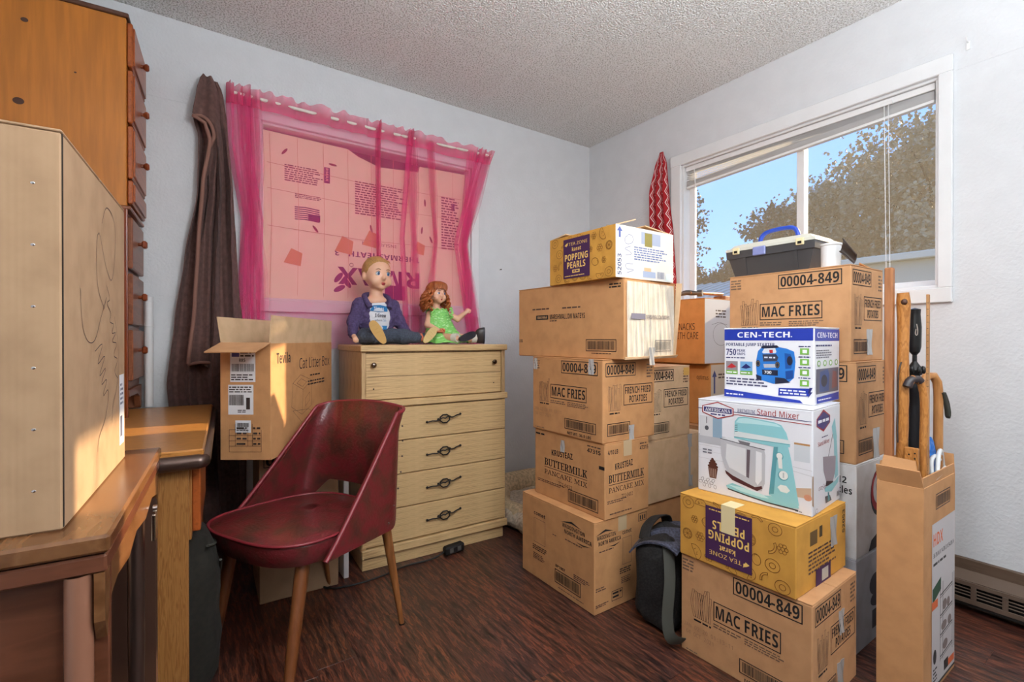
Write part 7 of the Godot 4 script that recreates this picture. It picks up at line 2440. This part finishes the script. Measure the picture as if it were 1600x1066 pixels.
# ---------------------------------------------------------------- the two dolls
func fingers(s: Soft, wrist: Vector3, dir: Vector3, up: Vector3, side: float) -> void:   # a small hand: palm, four fingers and a thumb
	var d := dir.normalized()
	var n := up.normalized()
	var a := d.cross(n).normalized() * side
	s.cap(wrist, wrist + d * 0.014, 0.0085, 0.0105)
	for i in 4:
		var o := a * (i - 1.5) * 0.0066
		var l: float = [0.014, 0.017, 0.016, 0.012][i]
		var k := wrist + d * 0.020 + o
		s.cap(wrist + d * 0.008 + o * 0.8, k, 0.0046, 0.0042)
		s.cap(k, k + d * l * 0.6 - n * l * 0.35, 0.0042, 0.0036)
		s.cap(k + d * l * 0.6 - n * l * 0.35, k + d * l * 0.85 - n * l * 0.95, 0.0036, 0.0032)
	s.cap(wrist + a * -0.006 + d * 0.004, wrist - a * 0.017 + d * 0.014 - n * 0.004, 0.0046, 0.0042)
	s.cap(wrist - a * 0.017 + d * 0.014 - n * 0.004, wrist - a * 0.018 + d * 0.024 - n * 0.010, 0.0042, 0.0034)

func face(o: Node3D, X: Transform3D, ex: float, ey: float, ez: float, sc: float, brow: Material, iris: Color) -> void:
	for s in [-1.0, 1.0]:
		var m := MB.new()
		m.X = X
		m.ball(Vector3(s * ex, ey, ez), Vector3(0.0115, 0.0095, 0.007) * sc, 10)
		var e := obj("eye", m, plain(Color(0.90, 0.90, 0.92), 0.15), o)
		m = MB.new()
		m.X = X
		m.ball(Vector3(s * ex, ey, ez + 0.0045 * sc), Vector3(0.0066, 0.0072, 0.0035) * sc, 10)
		obj("iris", m, plain(iris, 0.15), e)
		m = MB.new()
		m.X = X
		m.ball(Vector3(s * ex, ey, ez + 0.0062 * sc), Vector3(0.0034, 0.0036, 0.0023) * sc, 8)
		m.tube(curve([Vector3(s * ex - 0.0115 * sc, ey + 0.003 * sc, ez + 0.003 * sc), Vector3(s * ex, ey + 0.0100 * sc, ez + 0.0062 * sc), Vector3(s * ex + 0.0115 * sc, ey + 0.003 * sc, ez + 0.003 * sc)], 10), 0.0014 * sc, 6)
		obj("lashes", m, plain(Color(0.10, 0.07, 0.06), 0.4), e)
		m = MB.new()
		m.X = X
		m.tube(curve([Vector3(s * (ex - 0.010 * sc), ey + 0.017 * sc, ez + 0.006 * sc), Vector3(s * ex, ey + 0.021 * sc, ez + 0.006 * sc), Vector3(s * (ex + 0.011 * sc), ey + 0.017 * sc, ez + 0.000)], 8), [0.0013, 0.0016, 0.0018, 0.0018, 0.0018, 0.0017, 0.0015, 0.0012, 0.0008], 6)
		obj("eyebrow", m, brow, o)

func dolls() -> void:
	var flesh := plain(Color(0.90, 0.69, 0.57), 0.35)
	flesh.subsurf_scatter_enabled = true
	flesh.subsurf_scatter_strength = 0.05
	var lips := plain(Color(0.72, 0.24, 0.25), 0.35)
	# boy
	var o := thing("boy_doll", "boy doll with short blond hair, purple hooded jacket and jeans sitting on the dresser", "doll", Vector3(0.818, 1.023, -2.42))
	var HX := Transform3D((Basis(Vector3.UP, 0.16) * Basis(Vector3.RIGHT, 0.02)).scaled(Vector3.ONE * 1.13), Vector3(0.0, -0.052, 0.0))
	var m := MB.new()
	m.X = HX
	var s := Soft.new()
	s.k = 0.016
	s.ell(Vector3(0, 0.372, -0.006), Vector3(0.061, 0.068, 0.064)).ell(Vector3(0, 0.340, 0.010), Vector3(0.052, 0.048, 0.048))
	s.ell(Vector3(-0.027, 0.330, 0.034), Vector3(0.024, 0.024, 0.022)).ell(Vector3(0.027, 0.330, 0.034), Vector3(0.024, 0.024, 0.022)).ell(Vector3(0, 0.306, 0.036), Vector3(0.020, 0.015, 0.017))
	s.cap(Vector3(0, 0.310, -0.008), Vector3(0, 0.250, -0.012), 0.028, 0.032)
	s.ell(Vector3(0, 0.240, -0.006), Vector3(0.052, 0.030, 0.034))
	var s2 := Soft.new()
	s2.k = 0.006
	s2.prims = s.prims.duplicate()
	s2.k = 0.010
	s2.ell(Vector3(0, 0.343, 0.060), Vector3(0.0085, 0.0095, 0.0095)).ell(Vector3(-0.062, 0.350, -0.008), Vector3(0.009, 0.018, 0.012)).ell(Vector3(0.062, 0.350, -0.008), Vector3(0.009, 0.018, 0.012))
	s2.into(m, 0.0042)
	obj("head", m, flesh, o)
	face(o, HX, 0.0235, 0.362, 0.0505, 1.0, plain(Color(0.55, 0.38, 0.22), 0.6), Color(0.20, 0.38, 0.55))
	m = MB.new()
	m.X = HX
	m.ball(Vector3(0, 0.3205, 0.0565), Vector3(0.0105, 0.0032, 0.004), 8)
	m.ball(Vector3(0, 0.3150, 0.0560), Vector3(0.0085, 0.0036, 0.004), 8)
	obj("lips", m, lips, o)
	m = MB.new()
	m.X = HX
	s = Soft.new()
	s.k = 0.006
	s.wob = 0.0016
	s.wobf = 120.0
	s.ell(Vector3(0, 0.377, -0.010), Vector3(0.0635, 0.070, 0.0665))
	s.ell(Vector3(0.0, 0.345, 0.060), Vector3(0.080, 0.072, 0.060), Vector3(-0.25, 0, 0), true)
	s.ell(Vector3(0.0, 0.285, 0.0), Vector3(0.10, 0.045, 0.10), Vector3.ZERO, true)
	s.into(m, 0.0045)
	for i in 9:
		var x := -0.036 + i * 0.009
		m.tube(curve([Vector3(x * 1.1, 0.443 - absf(x) * 0.35, -0.02), Vector3(x * 1.15 + 0.004, 0.441 - absf(x) * 0.4, 0.014), Vector3(x * 1.1 + 0.006, 0.428 - absf(x) * 0.42, 0.034)], 8), [0.003, 0.004, 0.0042, 0.004, 0.004, 0.0036, 0.003, 0.002, 0.001], 6)
	obj("hair", m, relief(skin(plain(Color(0.78, 0.58, 0.34), 0.6), mats.fleece.albedo_texture, Vector3(14, 3, 14)), mats.fleece.albedo_texture, 0.05), o)
	m = MB.new()
	s = Soft.new()
	s.k = 0.02
	s.wob = 0.003
	s.ell(Vector3(0, 0.135, 0.004), Vector3(0.078, 0.098, 0.052)).cap(Vector3(-0.055, 0.200, -0.008), Vector3(0.055, 0.200, -0.008), 0.026, 0.026)
	s.into(m, 0.006)
	obj("shirt", m, plain(Color(0.86, 0.86, 0.88), 0.9), o)
	sizes[o] = Vector3(0.098, 0.14, 0.0)
	var k := ink(o, "right")
	var BL := Color(0.17, 0.45, 0.66)
	k.poly([Vector2(0.0, 0.095), Vector2(0.015, 0.122), Vector2(0.05, 0.125), Vector2(0.09, 0.118), Vector2(0.088, 0.092), Vector2(0.04, 0.088)], BL)
	k.text("Times", 0.018, 0.096, 0.05, 0.02, Color(0.88, 0.90, 0.93))
	k.text("I Grow", 0.022, 0.062, 0.056, 0.018, Color(0.18, 0.2, 0.26))
	k.text("where", 0.020, 0.042, 0.036, 0.011, Color(0.3, 0.32, 0.38), false)
	k.text("I'm", 0.060, 0.040, 0.018, 0.013, BL, false)
	k.rect(0.016, 0.0, 0.07, 0.020, BL)
	for i in k.m.P.size():
		var p: Vector3 = k.m.P[i]
		p.y += 0.075
		var q := Vector2(p.x / 0.079, (p.y - 0.135) / 0.10)
		p.z = 0.004 + 0.053 * sqrt(maxf(0.0, 1.0 - q.length_squared())) + 0.0045 + p.z
		k.m.P[i] = p
	printed(k, "shirt_print")
	m = MB.new()
	s = Soft.new()
	s.k = 0.018
	s.wob = 0.005
	s.wobf = 45.0
	s.ell(Vector3(0, 0.130, -0.004), Vector3(0.094, 0.112, 0.062)).cap(Vector3(-0.075, 0.205, -0.010), Vector3(0.075, 0.205, -0.010), 0.034, 0.034)
	s.cap(Vector3(-0.090, 0.200, -0.005), Vector3(-0.118, 0.115, 0.006), 0.033, 0.028).cap(Vector3(-0.122, 0.115, 0.006), Vector3(-0.134, 0.052, 0.050), 0.028, 0.024)
	s.cap(Vector3(0.090, 0.200, -0.005), Vector3(0.122, 0.115, 0.004), 0.033, 0.028).cap(Vector3(0.122, 0.115, 0.004), Vector3(0.150, 0.062, 0.030), 0.028, 0.024)
	s.ell(Vector3(0.004, 0.13, 0.080), Vector3(0.060, 0.19, 0.062), Vector3.ZERO, true)
	s.ell(Vector3(0, 0.255, 0.012), Vector3(0.045, 0.05, 0.05), Vector3.ZERO, true)
	s.into(m, 0.0062)
	m.tube(curve([Vector3(-0.048, 0.185, 0.046), Vector3(-0.062, 0.222, 0.022), Vector3(-0.055, 0.250, -0.020), Vector3(0, 0.258, -0.045), Vector3(0.055, 0.250, -0.020), Vector3(0.062, 0.222, 0.022), Vector3(0.048, 0.185, 0.046)], 36), 0.014, 10)
	var jk := relief(skin(plain(Color(0.33, 0.27, 0.43), 0.9), mats.fleece.albedo_texture, Vector3.ONE * 8.0), mats.fleece.albedo_texture, 0.1)
	obj("jacket", m, jk, o)
	m = MB.new()
	s = Soft.new()
	s.k = 0.004
	s.cap(Vector3(-0.134, 0.052, 0.050), Vector3(-0.136, 0.040, 0.072), 0.012, 0.011)
	fingers(s, Vector3(-0.136, 0.040, 0.074), Vector3(0.05, -0.40, 0.8), Vector3(0, 0.8, 0.5), 1.0)
	s.cap(Vector3(0.150, 0.062, 0.030), Vector3(0.156, 0.050, 0.042), 0.011, 0.010)
	fingers(s, Vector3(0.156, 0.052, 0.042), Vector3(0.25, -0.3, 0.8), Vector3(0, 0.8, 0.5), -1.0)
	s.into(m, 0.0026)
	obj("hands", m, flesh, o)
	m = MB.new()
	s = Soft.new()
	s.k = 0.024
	s.wob = 0.004
	s.wobf = 50.0
	s.ell(Vector3(0, 0.052, -0.012), Vector3(0.084, 0.050, 0.056))
	s.cap(Vector3(-0.045, 0.044, 0.01), Vector3(-0.085, 0.040, 0.085), 0.042, 0.037).cap(Vector3(-0.085, 0.040, 0.085), Vector3(-0.062, 0.036, 0.150), 0.036, 0.030)
	s.cap(Vector3(0.045, 0.044, 0.01), Vector3(0.120, 0.040, 0.065), 0.042, 0.036).cap(Vector3(0.120, 0.040, 0.065), Vector3(0.195, 0.034, 0.062), 0.035, 0.029)
	s.into(m, 0.0065)
	obj("jeans", m, relief(skin(plain(Color(0.28, 0.31, 0.37), 0.9), mats.fleece.albedo_texture, Vector3.ONE * 9.0), mats.fleece.albedo_texture, 0.06), o)
	var sole := plain(Color(0.78, 0.62, 0.36), 0.6)
	doll_shoe(o, Vector3(-0.054, 0.060, 0.178), Vector3(-0.50, 0.75, 0.12), Vector3(-0.22, -0.10, 0.97), 0.125, 0.054, sole, plain(Color(0.42, 0.30, 0.22), 0.6))
	doll_shoe(o, Vector3(0.256, 0.048, 0.085), Vector3(0.62, 0.70, 0.0), Vector3(-0.05, 0.05, 1.0), 0.105, 0.050, plain(Color(0.84, 0.73, 0.50), 0.6), plain(Color(0.25, 0.27, 0.30), 0.6))
	m = MB.new()
	m.cyl(Vector3(0.190, 0.034, 0.062), Vector3(0.212, 0.036, 0.066), 0.022, 0.021, 14)
	m.cyl(Vector3(0.222, 0.037, 0.068), Vector3(0.236, 0.040, 0.070), 0.021, 0.021, 14)
	obj("sock", m, plain(Color(0.15, 0.22, 0.26), 0.9), o)
	m = MB.new()
	m.cyl(Vector3(0.211, 0.036, 0.066), Vector3(0.223, 0.037, 0.068), 0.0212, 0.0212, 14)
	obj("sock_stripe", m, plain(Color(0.80, 0.45, 0.33), 0.9), o)
	girl(flesh, lips)

func doll_shoe(o: Node3D, c: Vector3, toe: Vector3, out: Vector3, L: float, W: float, sole: Material, upper: Material) -> void:   # a shoe seen from below: out is the way its sole faces
	var n := out.normalized()
	var t := (toe - n * toe.dot(n)).normalized()
	var b := n.cross(t)
	var ring := []
	var poly := PackedVector2Array()
	for i in 32:
		var a := TAU * i / 32.0
		var y := cos(a) * L * 0.5
		var w := W * 0.5 * (0.88 + 0.12 * cos(a))
		poly.append(Vector2(spow(sin(a), 0.72) * w, y))
	var m := MB.new()
	m.X = Transform3D(Basis(-b, t, n).orthonormalized() if Basis(-b, t, n).determinant() > 0.0 else Basis(b, t, n), c)
	m.prism(poly, 0.010)
	for i in 5:
		var y := L * (-0.3 + 0.15 * i)
		m.box(Vector3(0, y, 0.0105), Vector3(W * 0.62, 0.004, 0.0015), 0.0004)
	obj("shoe_sole", m, sole, o)
	m = MB.new()
	var X := Transform3D(Basis(b, t, n) if Basis(b, t, n).determinant() > 0.0 else Basis(-b, t, n), c)
	m.X = X
	m.sheet(28, 12, func(u: float, v: float) -> Vector3:
		var a := TAU * u
		var y := cos(a) * L * 0.48
		var w := W * 0.48 * (0.88 + 0.12 * cos(a))
		var f := cos(v * PI / 2)
		return Vector3(spow(sin(a), 0.72) * w * f, y * lerpf(0.55, 1.0, f) - L * 0.10 * (1.0 - f), -sin(v * PI / 2) * 0.042))
	obj("shoe", m, upper, o)

func girl(flesh: Material, lips: Material) -> void:
	var o := thing("girl_doll", "girl doll with curly auburn hair and a green dress sitting on the dresser", "doll", Vector3(1.180, 1.023, -2.42))
	var HX := Transform3D(Basis(Vector3.UP, 0.22) * Basis(Vector3.BACK, -0.05), Vector3(-0.040, 0.0, 0.01))
	var m := MB.new()
	m.X = HX
	var s := Soft.new()
	s.k = 0.010
	s.ell(Vector3(0, 0.285, -0.004), Vector3(0.048, 0.052, 0.050)).ell(Vector3(0, 0.262, 0.010), Vector3(0.041, 0.038, 0.038))
	s.ell(Vector3(-0.020, 0.254, 0.030), Vector3(0.018, 0.019, 0.016)).ell(Vector3(0.020, 0.254, 0.030), Vector3(0.018, 0.019, 0.016)).ell(Vector3(0, 0.236, 0.030), Vector3(0.015, 0.012, 0.013))
	s.ell(Vector3(0, 0.264, 0.049), Vector3(0.0062, 0.0068, 0.0065))
	s.cap(Vector3(0, 0.240, -0.006), Vector3(0.008, 0.195, -0.012), 0.020, 0.024).ell(Vector3(0.012, 0.182, -0.010), Vector3(0.048, 0.022, 0.028))
	s.into(m, 0.0036)
	obj("head", m, flesh, o)
	face(o, HX, 0.0185, 0.276, 0.0405, 0.78, plain(Color(0.45, 0.24, 0.12), 0.6), Color(0.24, 0.34, 0.50))
	m = MB.new()
	m.X = HX
	m.ball(Vector3(0, 0.2455, 0.0455), Vector3(0.0075, 0.0025, 0.003), 8)
	m.ball(Vector3(0, 0.2412, 0.0450), Vector3(0.006, 0.0028, 0.003), 8)
	obj("lips", m, lips, o)
	m = MB.new()
	m.X = HX
	s = Soft.new()
	s.k = 0.008
	s.wob = 0.003
	s.wobf = 90.0
	s.ell(Vector3(0, 0.292, -0.012), Vector3(0.057, 0.058, 0.058)).ell(Vector3(0, 0.250, -0.028), Vector3(0.052, 0.05, 0.036))
	s.ell(Vector3(0.0, 0.262, 0.052), Vector3(0.043, 0.046, 0.045), Vector3.ZERO, true)
	s.into(m, 0.0046)
	var r := RandomNumberGenerator.new()
	r.seed = 8
	for i in 11:   # fringe
		var a := -0.85 + 1.7 * i / 10.0
		m.tube(curve([Vector3(sin(a) * 0.030, 0.343 - absf(a) * 0.010, 0.010), Vector3(sin(a) * 0.050, 0.328, cos(a) * 0.046), Vector3(sin(a) * 0.053, 0.300 - absf(a) * 0.008, cos(a) * 0.052)], 9), [0.005, 0.0075, 0.0085, 0.0085, 0.008, 0.0075, 0.007, 0.006, 0.0045, 0.002], 7)
	for i in 24:   # ringlets round the sides and back
		var a := lerpf(0.95, TAU - 0.95, i / 23.0)
		var base := Vector3(sin(a) * 0.056, 0.290, cos(a) * 0.050 - 0.010)
		var p := []
		var len := r.randf_range(0.085, 0.115)
		var ph := r.randf() * TAU
		for j in 22:
			var f := j / 21.0
			var q := base + Vector3(sin(a) * 0.020 * sin(f * 2.2), -len * f, cos(a) * 0.016 * sin(f * 2.2))
			p.append(q + Vector3(cos(ph + f * 15.0), 0, sin(ph + f * 15.0)) * 0.0085 * smoothstep(0.0, 0.3, f))
		m.tube(p, 0.0072, 7)
	obj("hair", m, relief(skin(plain(Color(0.70, 0.38, 0.17), 0.45), mats.fleece.albedo_texture, Vector3(18, 4, 18)), mats.fleece.albedo_texture, 0.06), o)
	m = MB.new()   # arms and legs
	s = Soft.new()
	s.k = 0.004
	s.cap(Vector3(-0.062, 0.168, -0.005), Vector3(-0.084, 0.105, 0.012), 0.018, 0.017).cap(Vector3(-0.084, 0.105, 0.012), Vector3(-0.045, 0.074, 0.062), 0.017, 0.013)
	fingers(s, Vector3(-0.045, 0.074, 0.062), Vector3(0.6, -0.1, 0.6), Vector3(0, 1, 0.1), 1.0)
	s.cap(Vector3(0.055, 0.166, -0.008), Vector3(0.098, 0.140, 0.016), 0.018, 0.017).cap(Vector3(0.098, 0.140, 0.016), Vector3(0.135, 0.176, 0.040), 0.017, 0.012)
	fingers(s, Vector3(0.135, 0.176, 0.040), Vector3(0.55, 0.7, 0.25), Vector3(-0.6, 0.5, 0.5), -1.0)
	s.cap(Vector3(-0.02, 0.034, 0.05), Vector3(0.012, 0.032, 0.150), 0.027, 0.022)
	s.cap(Vector3(0.05, 0.034, 0.05), Vector3(0.165, 0.030, 0.085), 0.027, 0.021)
	s.into(m, 0.0036)
	obj("limbs", m, flesh, o)
	m = MB.new()
	var gn := FastNoiseLite.new()
	gn.frequency = 14.0
	m.sheet(64, 24, func(u: float, v: float) -> Vector3:
		var a := TAU * u
		var t := 1.0 - v   # 0 at the neck
		var rx := lerpf(0.052, 0.078, minf(t * 2.2, 1.0)) + 0.050 * pow(maxf(0.0, t - 0.45) / 0.55, 1.4)
		var rz := lerpf(0.036, 0.050, minf(t * 2.2, 1.0)) + 0.075 * pow(maxf(0.0, t - 0.45) / 0.55, 1.4)
		var f := 1.0 + (0.05 + 0.06 * t) * sin(a * 9.0 + sin(t * 4.0) * 1.5) * t
		var c := Vector3(-0.012 + 0.035 * t * t, lerpf(0.190, 0.006, pow(t, 0.9)), 0.0 + 0.030 * t * t)
		if t < 0.02: f *= 0.8
		var p := c + Vector3(cos(a) * rx * f, 0.004 * sin(a * 7.0) * t, sin(a) * rz * f)
		return p + Vector3.ONE * 0.004 * gn.get_noise_3dv(p * 6.0), 0.002)
	var im := Image.create(256, 256, false, Image.FORMAT_RGB8)
	im.fill(Color(0.52, 0.80, 0.40))
	for i in 900:
		var c: Color = [Color(0.66, 0.88, 0.52), Color(0.40, 0.70, 0.34), Color(0.74, 0.90, 0.66), Color(0.45, 0.76, 0.38)][r.randi() % 4]
		im.fill_rect(Rect2i(r.randi() % 256, r.randi() % 256, 2 + r.randi() % 9, 2 + r.randi() % 5), c)
	var green := plain(Color(1, 1, 1), 0.55)
	green.albedo_texture = ImageTexture.create_from_image(im)
	obj("dress", m, green, o)
	m = MB.new()   # frills at the neck, the arm holes and the hem
	for e in [[Vector3(-0.060, 0.172, 0.0), Vector3(0.030, 0.032, 0.030)], [Vector3(0.050, 0.172, 0.0), Vector3(0.030, 0.032, 0.030)]]:
		var q := []
		for i in 40:
			var a := TAU * i / 40.0
			q.append(e[0] + Vector3(0.012 * sin(a * 6.0) * 0.4, cos(a) * e[1].y, sin(a) * e[1].z) + Vector3(signf(e[0].x) * 0.010 * absf(sin(a * 5.0)), 0, 0))
		m.tube(q, 0.006, 6, true)
	var q2 := []
	for i in 60:
		var a := TAU * i / 60.0
		q2.append(Vector3(-0.012 + cos(a) * 0.047, 0.190 + 0.004 * sin(a * 10.0), sin(a) * 0.034))
	m.tube(q2, 0.005, 6, true)
	obj("frill", m, plain(Color(0.60, 0.84, 0.46), 0.6), o)
	m = MB.new()
	m.ball(Vector3(-0.045, 0.066, 0.085), Vector3(0.030, 0.005, 0.024), 10)
	for i in 7:
		m.ball(Vector3(-0.030 + 0.010 * cos(i * 0.9), 0.072 + 0.004 * (i % 3), 0.085 + 0.012 * sin(i * 0.9)), Vector3.ONE * 0.006, 6)
	obj("bracelet_flower", m, plain(Color(0.86, 0.52, 0.36), 0.6), o)
	for e in [[Vector3(0.008, 0.032, 0.135), Vector3(0.020, 0.033, 0.165)], [Vector3(0.150, 0.030, 0.080), Vector3(0.178, 0.031, 0.088)]]:
		m = MB.new()
		m.tube(curve([e[0], e[0].lerp(e[1], 0.5), e[1]], 8), [0.0245, 0.026, 0.0245, 0.026, 0.0245, 0.026, 0.025, 0.0255, 0.023], 14)
		obj("sock", m, plain(Color(0.86, 0.84, 0.80), 0.9), o)
	var dk := plain(Color(0.13, 0.13, 0.17), 0.4)
	doll_shoe(o, Vector3(0.062, 0.040, 0.192), Vector3(0.90, 0.36, 0.0), Vector3(-0.10, 0.0, 1.0), 0.098, 0.046, dk, dk)
	doll_shoe(o, Vector3(0.215, 0.047, 0.096), Vector3(0.15, 1.0, 0.1), Vector3(0.95, 0.0, 0.30), 0.094, 0.044, dk, plain(Color(0.20, 0.16, 0.15), 0.4))

# ---------------------------------------------------------------- unseen pendant and added fill uplighter, both out of view
func lamp() -> void:
	var o := thing("unseen_pendant_lamp", "white glass globe pendant lamp on a cord from the middle of the ceiling", "lamp", Vector3(UNSEEN_LAMP_AT.x, CH, UNSEEN_LAMP_AT.z))
	var dy := UNSEEN_LAMP_AT.y - CH
	var m := MB.new()
	m.lathe([Vector2(0, -0.03), Vector2(0.05, -0.025), Vector2(0.06, 0.0), Vector2(0, 0)], 20)
	m.cyl(Vector3(0, -0.03, 0), Vector3(0, dy + 0.13, 0), 0.004, 0.004, 8)
	obj("cord", m, mats.white_metal, o)
	m = MB.new()
	m.ball(Vector3(0, dy, 0), Vector3.ONE * 0.125, 14)
	var g := plain(Color(0.95, 0.95, 0.93), 0.4)
	g.emission_enabled = true
	g.emission = UNSEEN_LAMP_COLOR
	g.emission_energy_multiplier = 3.0
	obj("glowing_globe", m, g, o)
	var l := OmniLight3D.new()  # out of view, placed to light the walls, cartons and ceiling
	l.name = "unseen_lamp_light"
	l.light_color = UNSEEN_LAMP_COLOR
	l.light_energy = UNSEEN_LAMP_ENERGY
	l.light_size = 0.11
	l.omni_range = 12.0
	l.omni_attenuation = 2.0
	l.shadow_enabled = true
	add(l, o)
	l.position = Vector3(0, dy, 0)

func added_floor_lamp() -> void:
	var o := thing("added_floor_lamp", "tall uplighter floor lamp with a metal bowl, behind the camera", "lamp", Vector3(0.75, 0, 0.66))
	var m := MB.new()
	m.lathe([Vector2(0, 0), Vector2(0.13, 0), Vector2(0.13, 0.015), Vector2(0.02, 0.03), Vector2(0.012, 0.05), Vector2(0.012, 1.42), Vector2(0, 1.42)], 20)
	obj("stand", m, mats.bronze_metal, o)
	m = MB.new()
	m.lathe([Vector2(0.012, 1.40), Vector2(0.09, 1.43), Vector2(0.15, 1.48), Vector2(0.15, 1.484), Vector2(0.088, 1.436), Vector2(0.012, 1.408)], 24)
	obj("bowl", m, mats.bronze_metal, o)
	m = MB.new()
	m.lathe([Vector2(0.0, 1.452), Vector2(0.10, 1.455), Vector2(0.10, 1.459), Vector2(0, 1.459)], 20)
	var g := plain(Color(0.95, 0.95, 0.93), 0.4)
	g.emission_enabled = true
	g.emission = UNSEEN_LAMP_COLOR
	g.emission_energy_multiplier = 3.0
	obj("glowing_disc", m, g, o)
	var l := SpotLight3D.new()  # added fill light aimed up at the ceiling
	l.name = "fill_uplight"
	l.light_color = UNSEEN_LAMP_COLOR
	l.light_energy = FILL_UPLIGHT_ENERGY
	l.light_size = 0.10
	l.spot_range = 12.0
	l.spot_attenuation = 2.0
	l.spot_angle = 82.0
	l.spot_angle_attenuation = 0.7
	l.shadow_enabled = true
	add(l, o)
	l.position = Vector3(0, 1.50, 0)
	l.rotation = Vector3(PI / 2, 0, 0)
